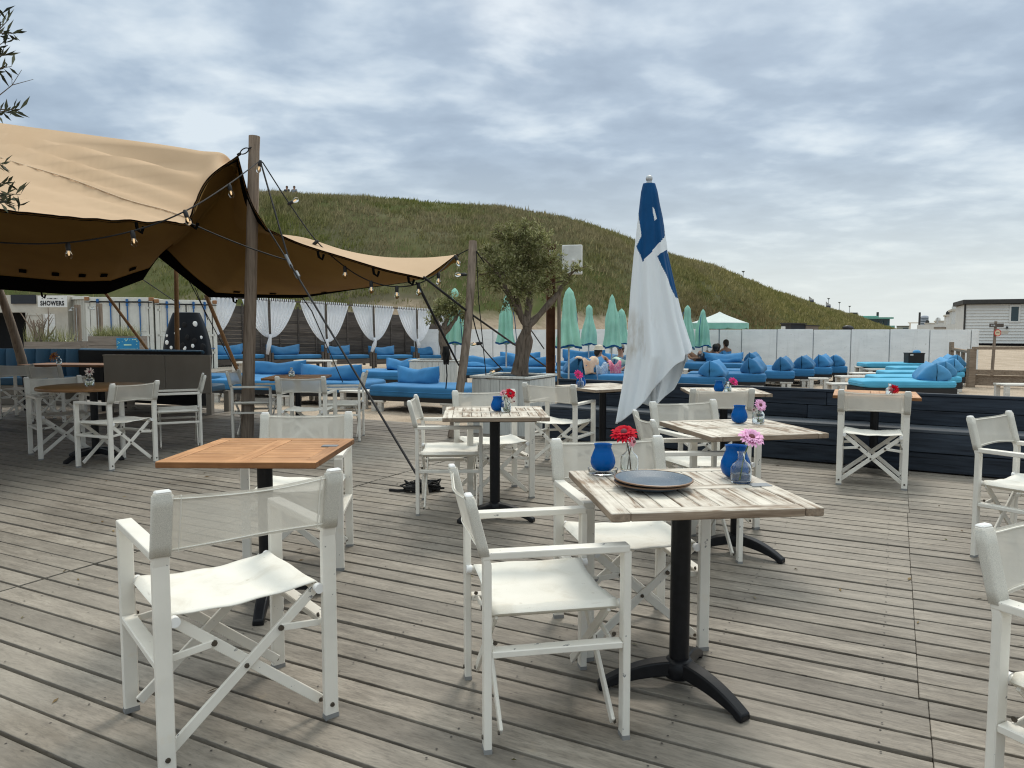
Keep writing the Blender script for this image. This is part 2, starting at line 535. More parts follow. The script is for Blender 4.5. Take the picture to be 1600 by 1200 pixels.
comb = wn.new('ShaderNodeCombineXYZ'); wl.new(cx, comb.inputs[0]); wl.new(cy, comb.inputs[1])
def wnoise(scale, detail, rough, dist=0, off=(0, 0, 0), sc=(1, 1, 1)):
    mp = wn.new('ShaderNodeMapping'); mp.inputs['Location'].default_value = off; mp.inputs['Scale'].default_value = sc
    wl.new(comb.outputs[0], mp.inputs[0])
    nd = wn.new('ShaderNodeTexNoise'); nd.inputs['Scale'].default_value = scale; nd.inputs['Detail'].default_value = detail
    nd.inputs['Roughness'].default_value = rough; nd.inputs['Distortion'].default_value = dist
    wl.new(mp.outputs[0], nd.inputs['Vector']); return nd.outputs['Fac']
n1 = wnoise(0.8, 5, .5, .25, (-4.6, 8.1, 0), (1, 1.15, 1))
n2 = wnoise(2.7, 5, .52, .2, (17.3, 3.2, 0), (1, 1.1, 1))
n3 = wnoise(8.0, 3, .5, .2, (1.3, 5.2, 0), (1, 1.2, 1))
cl = wmath('ADD', wmath('MULTIPLY', n1, .42), wmath('ADD', wmath('MULTIPLY', n2, .45), wmath('MULTIPLY', n3, .13)))
# cloud deck: blue-grey bellies, pale thin patches (values are 10x because the background strength is 0.1)
clouds = wramp(cl, [(.40, (3.2, 4.05, 5.1)), (.49, (3.95, 4.9, 6.0)), (.55, (5.2, 6.15, 7.1)), (.62, (6.9, 7.7, 8.3))])
# thinner and whiter towards the horizon, as overcast skies are seen through more bright distance
clouds = wmix(wramp(z, [(0.0, .97), (.06, .72), (.14, .28), (.23, 0.0)]), clouds, (7.7, 8.3, 8.15))
# blue of the open sky shows faintly through
c = wmix(.10, clouds, sky.outputs[0])
# an overcast sky is about three times brighter overhead than at the horizon
c = wmix(1.0, c, wramp(z, [(0.0, 1.0), (.42, 1.0), (.62, (2.5, 2.25, 1.88)), (1.0, (3.05, 2.75, 2.32))]), 'MULTIPLY')
# thin spot where the cloud lets the light through
nrm = wn.new('ShaderNodeVectorMath'); nrm.operation = 'DOT_PRODUCT'
sd = ray(822, 30).normalized(); nrm.inputs[1].default_value = tuple(sd)
wl.new(tc.outputs['Generated'], nrm.inputs[0])
spot = wramp(nrm.outputs['Value'], [(.990, 0), (.9975, .22), (.9997, 1)])
spot = wmath('MULTIPLY', spot, wramp(n2, [(.42, 0), (.6, 1)]))
c = wmix(wmath('MULTIPLY', spot, .5), c, (9.6, 10.0, 10.2))
wl.new(c, bg.inputs[0]); wl.new(bg.outputs[0], wo.inputs[0])

sl = bpy.data.lights.new('sun', 'SUN'); so = bpy.data.objects.new('sun', sl); COL.objects.link(so)
sl.energy = 1.5; sl.angle = R(14); sl.color = (1, .93, .82)
sdir = V((math.sin(R(SUN_AZ)) * math.cos(R(SUN_EL)), math.cos(R(SUN_AZ)) * math.cos(R(SUN_EL)), math.sin(R(SUN_EL))))
so.rotation_euler = (-sdir).to_track_quat('-Z', 'Y').to_euler()
so.location = (0, 0, 30)
vs = scene.view_settings
vs.view_transform = 'Standard'; vs.look = 'None'; vs.exposure = 0.12; vs.gamma = 1.0

# ------------------------------------------------------------------ sand, one sheet out to the horizon
SAND = -0.35
def sand_z(x, y):
    r = math.hypot(x, y)
    z = SAND
    # gentle rise towards the cabins on the right
    k = max(0, min(1, (y - 26) / 22)) * max(0, min(1, (x - 8) / 8))
    z += .72 * k * k * (3 - 2 * k)
    if r < 90:
        z += .05 * noise.noise(V((x * .55, y * .55, 0))) + .028 * noise.noise(V((x * 1.9, y * 1.9, 3)))
    return z
t = NT('beach_sand'); v = t.coords()
c = t.ramp(t.noise(v, 1.2, 6, .65), [(.3, (.36, .285, .21)), (.7, (.50, .41, .32))])
c = t.mix(.35, c, t.ramp(t.noise(v, 30, 4, .7), [(.35, .55), (.65, 1.2)]), 'MULTIPLY')
t.base(c); t.set(.95, 0, .15)
t.bump(t.noise(v, 7, 6, .7), .9, .06)
M['sand'] = t.mat
def axis_vals():
    a = list(np.arange(-30, 30.01, .35))
    e = [30 * 1.22 ** k for k in range(1, 28)]
    return [-q for q in reversed(e)] + a + e
xs = axis_vals(); ys = [q + 22 for q in axis_vals()]
vs_ = []; fs_ = []
for y in ys:
    for x in xs: vs_.append((x, y, sand_z(x, y)))
nx = len(xs)
for j in range(len(ys) - 1):
    for i in range(nx - 1):
        fs_.append((j * nx + i, j * nx + i + 1, (j + 1) * nx + i + 1, (j + 1) * nx + i))
mb = MB(); mb.add(vs_, fs_)
o = mb.build('sand', M['sand'], smooth=180); tag(o, kind='structure')

# ------------------------------------------------------------------ timber deck
BD = 62.5
dvec = V((-math.sin(R(BD)), math.cos(R(BD)), 0))      # along the boards
nvec = V((math.cos(R(BD)), math.sin(R(BD)), 0))       # across the boards
ROT = math.atan2(dvec.y, dvec.x)
def uv_of(p): return p.x * dvec.x + p.y * dvec.y, p.x * nvec.x + p.y * nvec.y
DECK_V = 8.45
mb = MB()
pitch_b = .1375
# local x runs along the boards, local y across them (towards the camera side: -nvec)
v0 = -1.6
k = 0
vv = v0
r2 = random.Random(5)
seamoff = 0
while vv < DECK_V:
    if k % 11 == 0: seamoff = r2.uniform(-.05, .05)
    u = -5.6 - .1
    edges = [-7.0] + [-.12 + 4.12 * q + seamoff for q in range(-1, 5)]
    w = pitch_b - r2.uniform(.006, .011)
    for a, b in zip(edges[:-1], edges[1:]):
        w = pitch_b - r2.choice((.011, .0135, .0155, .018, .0215, .025))
        dz = r2.uniform(-.0022, .0022)
        rr = r2.random()
        tw = r2.uniform(-.0015, .0015)
        ga = .009 if abs(a - 4) < .2 else .0009; gb = .009 if abs(b - 4) < .2 else .0009
        mb.box(((a + ga + b - gb) / 2, -(vv + pitch_b / 2) + tw, -.014 + dz), (b - a - ga - gb, w, .028), 0, 0, rr)
    vv += pitch_b; k += 1
deck = mb.build('deck', M['deck'], bevel=.0016)
deck.rotation_euler = (0, 0, ROT)
tag(deck, kind='structure')
# frame under the boards and the fascia at its edge, blackened for shade in the gaps
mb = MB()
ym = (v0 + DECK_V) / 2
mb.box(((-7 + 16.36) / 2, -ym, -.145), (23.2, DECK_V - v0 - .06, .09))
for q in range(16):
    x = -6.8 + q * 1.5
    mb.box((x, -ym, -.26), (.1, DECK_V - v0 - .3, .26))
dj = mb.build('deck_frame', M['gap_black'], deck)
# screw heads over the joists, in pairs on every board near enough to see
vs_ = []; r3 = random.Random(8)
xj = [q * .62 for q in range(-10, 26)]
vv = v0
while vv < 6.2:
    for x in xj:
        for e in (.028, .109):
            if r3.random() < .12: continue
            c0 = (x + r3.uniform(-.006, .006), -(vv + e) + r3.uniform(-.004, .004)); rad = .0042
            q6 = [(c0[0] + rad * math.cos(k * math.pi / 3), c0[1] + rad * math.sin(k * math.pi / 3), .0028) for k in range(6)]
            vs_ += q6
    vv += pitch_b
o = raw_mesh('screw_heads', np.array(vs_, np.float32), 6, m_plain('screw_head', (.05, .042, .036), .6), None, deck); tag(o, kind='stuff')
# dry leaf and twig litter blown over the boards
vs_ = []; cols_ = []
for k in range(150):
    p = (r3.uniform(-4.5, 4.5), r3.uniform(1.6, 7.5)); a = r3.uniform(0, 6.28); L = r3.uniform(.008, .028); w = L * r3.uniform(.15, .35); ca, sa = math.cos(a), math.sin(a); h = r3.uniform(.002, .008)
    for (lx, ly, lz) in ((-L, 0, .003), (0, -w, .003 + h), (L, 0, .004), (0, w, .003)): vs_.append((p[0] + lx * ca - ly * sa, p[1] + lx * sa + ly * ca, lz))
    cols_.append(r3.random())
t = NT('dry_leaf'); t.base(t.ramp(t.attr(), [(0, (.10, .06, .03)), (.5, (.26, .19, .09)), (1, (.10, .11, .03))])); t.set(.8, 0, .2)
o = raw_mesh('leaf_litter', np.array(vs_, np.float32), 4, t.mat, cols_); tag(o, 'scattered dry leaf bits on the deck boards', kind='stuff')
# ------------------------------------------------------------------ grassy dune
ridge_px = [(-1500, 372, 62), (-700, 330, 62), (-200, 310, 63), (200, 305, 64), (400, 304, 65), (450, 304, 66), (560, 309, 68), (700, 319, 71), (800, 329, 74),
            (900, 351, 79), (960, 369, 83), (1050, 401, 89), (1100, 413, 94), (1160, 436, 101), (1220, 460, 109), (1280, 479, 118), (1330, 493, 127), (1385, 512, 138), (1430, 521, 150)]
base_Y = [44, 44, 44, 44, 44, 44, 44, 45, 46, 49, 52, 56, 60, 65, 72, 82, 94, 110, 128]
NS, NTT = 240, 70
rid = catmull([at(*p) for p in ridge_px], NS)
bas = catmull([V((at(px, 515, by).x, by, SAND - .1)) for (px, py, Y), by in zip(ridge_px, base_Y)], NS)
def dune_pt(s, t):
    i = min(int(s * (NS - 1)), NS - 2); fr = s * (NS - 1) - i
    rp = rid[i].lerp(rid[i + 1], fr); bp = bas[i].lerp(bas[i + 1], fr)
    if t <= 1:
        p = bp.lerp(rp, t)
        h = t * .55 + .45 * (t * t * (3 - 2 * t))
        h = h + .10 * math.sin(math.pi * t)
        p.z = bp.z + (rp.z - bp.z) * min(h, 1.0)
        env = math.sin(math.pi * min(t, .97) / .97) ** .6 if t < .97 else 0
        amp = .055 * (rp.z - bp.z) + .15
        p.z += env * amp * (noise.noise(V((p.x * .07, p.y * .07, 0))) * 1.3 + .55 * noise.noise(V((p.x * .21, p.y * .21, 5))))
        p.z += .18 * noise.noise(V((p.x * .5, p.y * .5, 9)))
    else:
        q = (t - 1) / .4
        d = (rp - bp); d.z = 0
        p = rp + d * (q * 1.2)
        p.z = rp.z - (rp.z + 2) * q * q
    return p
t = NT('dune_ground'); v = t.coords()
geo = t.new('ShaderNodeNewGeometry'); sp = t.new('ShaderNodeSeparateXYZ'); t.link(geo.outputs['Position'], sp.inputs[0])
n = t.noise(v, .22, 5, .6)
hgt = t.math('ADD', sp.outputs[2], t.math('MULTIPLY', t.math('SUBTRACT', n, .5), 5.0))
xr = t.math('MULTIPLY', t.math('SUBTRACT', sp.outputs[0], 10.0), .1, True)
hgt = t.math('ADD', hgt, t.math('MULTIPLY', xr, 2.2))
grass_c = t.ramp(t.noise(v, .09, 6, .65, .5), [(.32, (.115, .102, .065)), (.47, (.10, .102, .045)), (.58, (.062, .078, .022)), (.7, (.14, .122, .065))])
sand_c = t.ramp(t.noise(v, 2, 5, .6), [(.3, (.24, .185, .13)), (.7, (.37, .30, .22))])
c = t.mix(t.ramp(t.math('DIVIDE', hgt, 10), [(.19, 0), (.30, 1)]), sand_c, grass_c)
t.base(c); t.set(.95, 0, .1)
M['dune'] = t.mat
mb = MB()
mb.grid(lambda a, b: dune_pt(a, b * 1.4), NS, NTT)
o = mb.build('dune', M['dune'], smooth=180); tag(o, kind='structure')
# marram grass: single blades, far too many to count
nr = np.random.default_rng(3)
t = NT('marram_grass')
v = t.coords()
pat = t.noise(v, .055, 5, .6, .6)
pat2 = t.noise(v, .35, 4, .6)
rn = t.attr()
green = t.ramp(rn, [(0, (.062, .075, .018)), (.6, (.145, .165, .045)), (1, (.28, .265, .11))])
dry = t.ramp(rn, [(0, (.12, .106, .058)), (.6, (.225, .20, .115)), (1, (.38, .33, .19))])
gm = t.ramp(t.math('ADD', t.math('MULTIPLY', pat, .75), t.math('MULTIPLY', pat2, .25)), [(.44, 0), (.56, 1)])
gsp = t.new('ShaderNodeNewGeometry'); gx = t.new('ShaderNodeSeparateXYZ'); t.link(gsp.outputs['Position'], gx.inputs[0])
right = t.math('DIVIDE', t.math('SUBTRACT', gx.outputs[0], 4.0), 26.0, True)
straw = t.ramp(rn, [(0, (.12, .115, .04)), (.6, (.24, .22, .085)), (1, (.42, .36, .17))])
col = t.mix(gm, dry, green)
col = t.mix(t.math('MULTIPLY', right, t.ramp(pat2, [(.35, .25), (.6, 1)])), col, straw)
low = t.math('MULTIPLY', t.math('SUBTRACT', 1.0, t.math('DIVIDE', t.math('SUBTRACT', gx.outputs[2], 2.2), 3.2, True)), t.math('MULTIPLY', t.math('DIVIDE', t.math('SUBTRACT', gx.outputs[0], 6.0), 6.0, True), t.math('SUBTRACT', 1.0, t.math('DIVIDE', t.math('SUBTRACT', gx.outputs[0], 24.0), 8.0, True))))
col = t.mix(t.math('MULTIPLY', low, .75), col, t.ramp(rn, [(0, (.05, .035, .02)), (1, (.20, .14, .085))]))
t.base(col); t.set(.8, 0, .15)
tr = t.new('ShaderNodeBsdfTranslucent'); t.link(col, tr.inputs[0]); mx = t.new('ShaderNodeMixShader'); mx.inputs[0].default_value = .35
t.link(t.bsdf.outputs[0], mx.inputs[1]); t.link(tr.outputs[0], mx.inputs[2]); t.link(mx.outputs[0], t.out.inputs[0])
M['marram'] = t.mat
NB = 170000
verts = np.zeros((NB * 3, 3), np.float32); rnd = np.zeros(NB, np.float32)
k = 0
while k < NB:
    # clumps
    s = nr.random() ** 1.0 * .93 + .05; tt = .10 + .93 * nr.random() ** .8
    p = dune_pt(s, min(tt, 1.03))
    dens = noise.noise(V((p.x * .22, p.y * .22, 2)))
    if p.z < 2.5 - 1.9 * max(0, min(1, (p.x - 10) / 10)) + 1.3 * noise.noise(V((p.x * .3, p.y * .3, 7))) + (.8 if dens < 0 else 0): continue
    if dens < -.35 and nr.random() < .5: continue
    nb = int(nr.integers(5, 12)); base = nr.random()
    for q in range(nb):
        if k >= NB: break
        off = nr.normal(0, .28, 2)
        L = nr.uniform(.20, .50) * (.75 + .6 * base * base) * (.75 if tt > .96 else 1); w = nr.uniform(.03, .065) * p.y / 65
        lean = nr.normal(0, .26, 2) + np.array([.12, 0])
        b = np.array([p.x + off[0], p.y + off[1], p.z - .06])
        a = nr.random() * 6.28; sd = np.array([math.cos(a), math.sin(a) * .4, 0]) * w
        verts[k * 3] = b - sd; verts[k * 3 + 1] = b + sd
        verts[k * 3 + 2] = b + np.array([lean[0] * L, lean[1] * L, L])
        rnd[k] = min(1, max(0, .55 * base + .45 * nr.random()))
        k += 1
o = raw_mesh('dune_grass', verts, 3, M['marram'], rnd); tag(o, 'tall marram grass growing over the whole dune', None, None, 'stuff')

scene.cycles.pixel_filter_type = 'BLACKMAN_HARRIS'; scene.cycles.filter_width = 1.15
# ------------------------------------------------------------------ director's chairs
def wheel_bolt(mb, p, axis, r=.008, h=.005, mi=0):
    p = V(p); axis = V(axis)
    mb.tube([p, p + axis * h], [r, r * .8], 8, mi)
def make_chair():
    root = empty('director_chair')
    HW, HD = .2475, .225
    rear = []
    for s in (-1, 1):
        mb = MB(); x = s * HW
        mb.box((x, HD, .3125), (.045, .025, .615))
        o = mb.build('front_leg', M['white'], root, bevel=.003)
        f = MB(); f.box((x, HD, .005), (.046, .026, .018)); f.build('foot_cap', M['foot'], o)
        mb = MB()
        # rear leg turns back above the armrest into the back post
        prof = [(-HD, .006), (-HD, .60), (-HD - .055, .815)]
        w = .045 / 2; d = .0125
        vs = []
        for (y, zz) in prof:
            vs += [(x - w, y - d, zz), (x + w, y - d, zz), (x + w, y + d, zz), (x - w, y + d, zz)]
        fs = [(3, 2, 1, 0), (8, 9, 10, 11)]
        for i in (0, 4):
            for q in range(4):
                q2 = (q + 1) % 4
                fs.append((i + q, i + q2, i + 4 + q2, i + 4 + q))
        mb.add(vs, fs)
        o = mb.build('back_post', M['white'], root, bevel=.003)
        f = MB(); f.box((x, -HD, .005), (.046, .026, .018)); f.build('foot_cap', M['foot'], o)
        b = MB(); wheel_bolt(b, (x, -HD - .0125, .045), (0, -1, 0)); b.build('bolt', M['bolt'], o)
        mb = MB(); mb.box((x, -.004, .628), (.048, HD * 2 + .022, .024)); mb.build('armrest', M['white'], root, bevel=.004, segs=2)
        mb = MB(); mb.box((x, 0, .315), (.044, HD * 2 - .027, .022)); o = mb.build('side_rail', M['white'], root, bevel=.003)
        b = MB()
        wheel_bolt(b, (x - s * .022, HD - .03, .335), (-s, 0, 0)); b.build('bolt', M['bolt'], o)
        b = MB(); wheel_bolt(b, (x - s * .022, -HD + .03, .335), (-s, 0, 0)); b.build('bolt', M['bolt'], o)
    # two pairs of crossed braces, each with a short link to the post
    for y in (-.185, .185):
        sy = 1 if y > 0 else -1
        for s in (-1, 1):
            yy = y + s * .0065
            a = V((s * .232, yy, .045)); b_ = V((-s * .215, yy, .425))
            mb = MB(); mb.bar(a, b_, .012, .032, up=V((0, 1, 0)).cross((b_ - a).normalized()))
            o = mb.build('cross_brace', M['white'], root, bevel=.002)
            mid = a.lerp(b_, .5); q = a.lerp(b_, .74)
            for pp, off, rr_b in ((mid, .006, .008), (q, .010, .010), (a, .004, .008)):
                if pp is mid and s != sy: continue
                bo = MB(); wheel_bolt(bo, (pp.x, yy + sy * off, pp.z), (0, sy, 0), rr_b, .006); bo.build('bolt', M['bolt'], o)
            l0 = V((-s * .228, yy + sy * .008, .312)); l1 = V((q.x, yy + sy * .008, q.z))
            mb = MB(); mb.bar(l0, l1, .008, .022, up=V((0, 1, 0)).cross((l1 - l0).normalized())); mb.build('link_bar', M['white'], root, bevel=.002)
    for s in (-1, 1):
        mb = MB(); mb.tube([(s * .215, -.215, .432), (s * .215, .215, .432)], .0125, 12); o = mb.build('seat_rod', M['white'], root, smooth=40)
        for e in (-1, 1):
            mb = MB(); mb.tube([(s * .215, e * .212, .432), (s * .215, e * .232, .432)], .0155, 12); mb.build('end_cap', M['cap'], o, smooth=40)
    # sling seat wrapped over the rods
    def seat(u, v):
        y = -.205 + .41 * v
        t_ = u * 2 - 1
        n_wrap = .10
        if abs(t_) > 1 - n_wrap:
            k = (abs(t_) - (1 - n_wrap)) / n_wrap
            a = math.pi * .5 - k * math.pi * 1.05
            sgn = 1 if t_ > 0 else -1
            return (sgn * (.215 + .0165 * math.cos(a)), y, .432 + .0165 * math.sin(a))
        q = t_ / (1 - n_wrap)
        sag = .020 * (1 - q * q) * (1 - .25 * (2 * v - 1) ** 2)
        wr = .0022 * math.sin(q * 9 + v * 3) * (1 - q * q) + .002 * math.sin(v * 11 + q * 2)
        return (q * .215, y + .006 * (1 - q * q) * (2 * v - 1) * -1, .4485 - sag + wr)
    mb = MB(); mb.grid(seat, 40, 16); o = mb.build('seat', M['seatcloth'], root, smooth=60, solid=.004)
    # back sling: sleeves round the posts, a slightly hollow panel between them
    def post(zz): return -HD - .055 * max(0, (zz - .60) / .215)
    z0, z1 = .632, .806
    root_b = None
    mb = MB()
    def panel(u, v):
        x = (u * 2 - 1); zz = z0 + (z1 - z0) * v
        y = post(zz)
        hol = .030 * (1 - x * x) ** .8 if abs(x) < 1 else 0
        dip = -.010 * (1 - x * x) * (2 * v - 1)
        return (x * (HW - .012), y - .012 * 0 - hol * .8 + .003 * math.sin(5 * x + 4 * v), zz + dip)
    mb.grid(panel, 28, 12)
    back = mb.build('backrest', M['sling'], root, smooth=60)
    for s in (-1, 1):
        mb = MB()
        def sleeve(u, v, s=s):
            a = 2 * math.pi * u
            zz = z0 - .004 + (z1 - z0 + .006) * v
            c_, s_ = math.cos(a), math.sin(a)
            ex = .0258 * (abs(c_) ** .45) * (1 if c_ > 0 else -1); ey = .0158 * (abs(s_) ** .45) * (1 if s_ > 0 else -1)
            return (s * HW + ex, post(zz) + ey, zz + .002 * math.sin(a * 2 + s))
        mb.grid(sleeve, 24, 6, closed_u=True)
        mb.build('sleeve', M['sleeve'], back, smooth=50, solid=.002)
    mb = MB()
    for vv in (.06, .94):
        mb.tube([V(panel(u / 20, vv)) + V((0, -.003, 0)) for u in range(21)], .0022, 5)
        mb.tube([V(panel(u / 20, vv)) + V((0, .003, 0)) for u in range(21)], .0022, 5)
    for uu in (.07, .93):
        mb.tube([V(panel(uu, v / 8)) + V((0, -.003, 0)) for v in range(9)], .002, 5)
    mb.build('seam', M['seatcloth'], back)
    for s in (-1, 1):
        mb = MB(); mb.box((s * HW, post(.817), .8165), (.043, .024, .009)); mb.build('post_cap', M['cap'], root, bevel=.004)
    return root

chair_proto = make_chair()
chair_used = False
def place_chair(p, face, label, group=None, sc=1.0, tilt=0):
    """face: direction the sitter looks, degrees from +x"""
    global chair_used
    o = copy_tree(chair_proto) if chair_used else chair_proto
    chair_used = True
    o.location = (p[0], p[1], 0)
    o.rotation_euler = (0, 0, R(face - 90)); o.scale = (sc, sc, sc)
    tag(o, label, 'chair', group or "director's chairs around the deck tables")
    return o
CH = [
 ((-.972, 2.45), 128.8, 'nearest white folding director chair, seen from behind at the oiled orange-brown table'),
 ((.098, 2.508), 10.5, 'white director chair seen side-on from the left of the table with the stacked plates'),
 ((.501, 3.13), -78.6, 'white director chair facing the camera behind the table with the stacked plates'),
 ((-1.215, 4.165), -84, 'white director chair facing the camera on the far side of the oiled orange-brown table'),
 ((-.455, 5.42), 2, 'white director chair seen side-on left of the small whitewashed table by the rope anchor'),
 ((-.149, 5.84), -72.6, 'white director chair facing the camera between the small whitewashed table and the tree planter'),
 ((.47, 7.07), 62, 'white director chair turned away beside the right corner of the tree planter'),
 ((1.80, 6.52), 88, 'white director chair seen from behind at the bench, right of the closed parasol'),
 ((1.31, 4.93), -70, 'white director chair facing the camera right under the closed white parasol'),
 ((1.055, 4.33), 2, 'white director chair seen side-on under the middle whitewashed table by the parasol tail'),
 ((3.107, 6.30), 64.5, 'white director chair seen squarely from behind against the navy bench, red flower above'),
 ((3.02, 4.15), -56, 'farther of two white director chairs cut by the right edge of the photo'),
 ((1.56, 1.72), -64, 'nearest white director chair cut off at the lower right corner'),
 ((-3.86, 7.134), 157, 'white director chair nearest the camera at the round brown table, seen from behind'),
 ((-4.754, 7.72), -46, 'white director chair left of the round brown table, turned towards it'),
 ((-3.72, 8.15), 205, 'white director chair behind the round brown table next to the grey bench back'),
 ((-7.30, 11.0), 97, 'shaded director chair at the far left edge in front of the blue banquette'),
 ((-6.57, 10.62), 84, 'shaded director chair second from the left edge in front of the blue banquette'),
 ((-2.27, 8.15), 90, 'white director chair with its back to the camera right of the tall tent pole'),
 ((-3.17, 9.10), 5, 'white director chair half hidden behind the tall tent pole'),
 ((-2.05, 8.85), 186, 'white director chair seen side-on at the right end of the table beyond the tent pole'),
]
for k, (p, f, l) in enumerate(CH): place_chair(p, f, l, sc=1.055 if k == 0 else 1.0)

# ------------------------------------------------------------------ tables
def pedestal(root, z_top, rots, r_col=.036, reach=.30):
    mb = MB(); mb.tube([(0, 0, .085), (0, 0, z_top)], r_col, 24); mb.build('column', M['iron'], root, smooth=40)
    mb = MB(); mb.lathe([(.052, .045), (.058, .07), (.055, .098), (.043, .112), (.036, .114)], 24); mb.build('hub', M['iron'], root, smooth=40)
    mb = MB(); mb.bar((-.17, 0, z_top - .006), (.17, 0, z_top - .006), .05, .012); mb.bar((0, -.17, z_top - .009), (0, .17, z_top - .009), .05, .012)
    mb.build('top_plate', M['iron'], root)
    for a in rots:
        d = V((math.cos(R(a)), math.sin(R(a)), 0)); s = V((-d.y, d.x, 0))
        prof = []
        N = 14
        for i in range(N):
            q = i / (N - 1)
            rr = .03 + (reach - .03) * q
            zt = .108 - .082 * q ** 2.0
            zb = max(.0, .055 - .012 * q - .045 * q ** 2.4) if q < .88 else 0
            w = .034 - .008 * q
            prof.append((rr, zt, zb, w))
        vs = []; fs = []
        for rr, zt, zb, w in prof:
            c = d * rr
            vs += [c - s * w + V((0, 0, zb)), c + s * w + V((0, 0, zb)), c + s * (w * .85) + V((0, 0, zt)), c - s * (w * .85) + V((0, 0, zt))]
        for i in range(N - 1):
            for q in range(4):
                q2 = (q + 1) % 4
                fs.append((i * 4 + q, i * 4 + q2, i * 4 + 4 + q2, i * 4 + 4 + q))
        fs.append((3, 2, 1, 0)); e = (N - 1) * 4; fs.append((e, e + 1, e + 2, e + 3))
        mb = MB(); mb.add(vs, fs); mb.build('foot', M['iron'], root, smooth=35, bevel=.006, segs=2)

def plank_top(root, size, z, kind, seed, th=.028):
    """framed slat top: two rails at the ends, two stiles, a middle rail, slats in two fields"""
    rr = random.Random(seed)
    S = size / 2; fw = .062
    a, b = MB(), MB()     # a: boards along x, b: boards along y
    zc = z - th / 2
    g = .0016
    if kind == 'wash':
        for s in (-1, 1):
            b.box((s * (S - fw / 2), 0, zc), (fw, size, th), r=rr.random())
            a.box((0, s * (S - fw / 2), zc), (size - 2 * fw - 2 * g, fw, th), r=rr.random())
        a.box((0, 0, zc), (size - 2 * fw - 2 * g, fw, th - .001), r=rr.random())
        nsl = 9; w = (size - 2 * fw) / nsl
        L = (size - 3 * fw) / 2 - 2 * g
        for s in (-1, 1):
            for k in range(nsl):
                b.box((-S + fw + w * (k + .5), s * (fw / 2 + g + L / 2), zc - .0012), (w - .0035, L, th - .002), r=rr.random())
        ma, mbm = M['wash'], M['washy']
    else:
        for s in (-1, 1):
            a.box((0, s * (S - fw / 2), zc), (size, fw, th), r=rr.random())
            b.box((s * (S - fw / 2), 0, zc), (fw, size - 2 * fw - 2 * g, th), r=rr.random())
        b.box((0, 0, zc), (fw * 1.2, size - 2 * fw - 2 * g, th - .001), r=rr.random())
        nsl = 8; w = (size - 2 * fw) / nsl
        L = (size - 3.2 * fw) / 2 - 2 * g
        for s in (-1, 1):
            for k in range(nsl):
                a.box((s * (fw * .6 + g + L / 2), -S + fw + w * (k + .5), zc - .0012), (L, w - .0035, th - .002), r=rr.random())
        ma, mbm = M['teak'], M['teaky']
    oa = MB()
    oa.v = list(a.v); oa.f = list(a.f); oa.r = list(a.r); oa.m = [0] * len(a.f)
    nb = len(oa.v)
    oa.v += b.v; oa.f += [tuple(nb + i for i in f) for f in b.f]; oa.r += b.r; oa.m += [1] * len(b.f)
    o = oa.build('tabletop', [ma, mbm], root, bevel=.0025)
    u = MB(); u.box((0, 0, z - th - .0072), (size - .16, size - .16, .012)); u.build('under_board', M['gap_black'], root)
    return o

def sq_table(p, rz, kind, label, seed, z=.75, size=.70, feet=(178, -52, 63), plate=None):
    t_ = thing('bistro_table', label, 'table', (p[0], p[1], 0), R(rz), 'square pedestal tables on the deck')
    top = plank_top(t_, size, z, kind, seed)
    pedestal(t_, z - .045, [a - rz for a in feet])
    if plate:
        mb = MB(); mb.box((plate[0], plate[1], z + .0012), (.075, .05, .0024)); mb.build('number_plate', M['steelplate'], top)
    return t_
T1 = sq_table((.617, 2.637), 6.5, 'wash', 'near whitewashed table with stacked plates and two blue candle holders', 1, feet=(182, -55, 63), plate=(.295, .0))
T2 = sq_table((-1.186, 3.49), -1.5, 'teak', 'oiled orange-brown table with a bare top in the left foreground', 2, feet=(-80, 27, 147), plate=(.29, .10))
T3 = sq_table((-.12, 5.10), 3, 'wash', 'small whitewashed table with one blue holder in front of the tree planter', 3, feet=(215, -25, 95))
T4 = sq_table((1.335, 4.30), 12, 'wash', 'middle whitewashed table between the parasol and the stacked-plates table', 4, feet=(185, -48, 70))
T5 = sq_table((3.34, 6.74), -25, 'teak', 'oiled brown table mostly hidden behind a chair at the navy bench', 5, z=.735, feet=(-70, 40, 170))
T6 = sq_table((.92, 7.42), 30, 'wash', 'whitewashed table between the tree planter and the closed parasol', 6, feet=(-70, 40, 170))
T7 = sq_table((1.99, 6.88), -4, 'wash', 'whitewashed table at the navy bench just right of the parasol', 7, feet=(-70, 40, 170))
T10 = sq_table((-2.62, 8.98), 4, 'teak', 'brown table among three chairs beyond the tall tent pole', 8, feet=(-90, 30, 150))
# round table under the tent
t_ = thing('round_table', 'round dark brown pedestal table under the left of the tent', 'table', (-4.28, 7.5, 0))
mb = MB(); mb.lathe([(.46, -.034), (.505, -.030), (.51, -.016), (.506, -.003), (.49, 0), (.02, 0)], 64, (0, 0, .75)); mb.build('tabletop', M['roundwood'], t_, smooth=50)
pedestal(t_, .716, (-110, -20, 70, 160), reach=.36)
# long table in front of the banquette
t_ = thing('long_table', 'long brown table in the shade in front of the blue banquette', 'table', (-7.25, 12.2, 0), R(-6))
mb = MB()
for k in range(6): mb.box((0, -.35 + .7 * (k + .5) / 6, .735), (1.5, .7 / 6 - .004, .035), r=rng.random())
mb.build('tabletop', M['teak'], t_, bevel=.003)
for sx in (-1, 1):
    for sy in (-1, 1):
        mb = MB(); mb.box((sx * .68, sy * .28, .358), (.05, .05, .716)); mb.build('leg', M['iron'], t_)

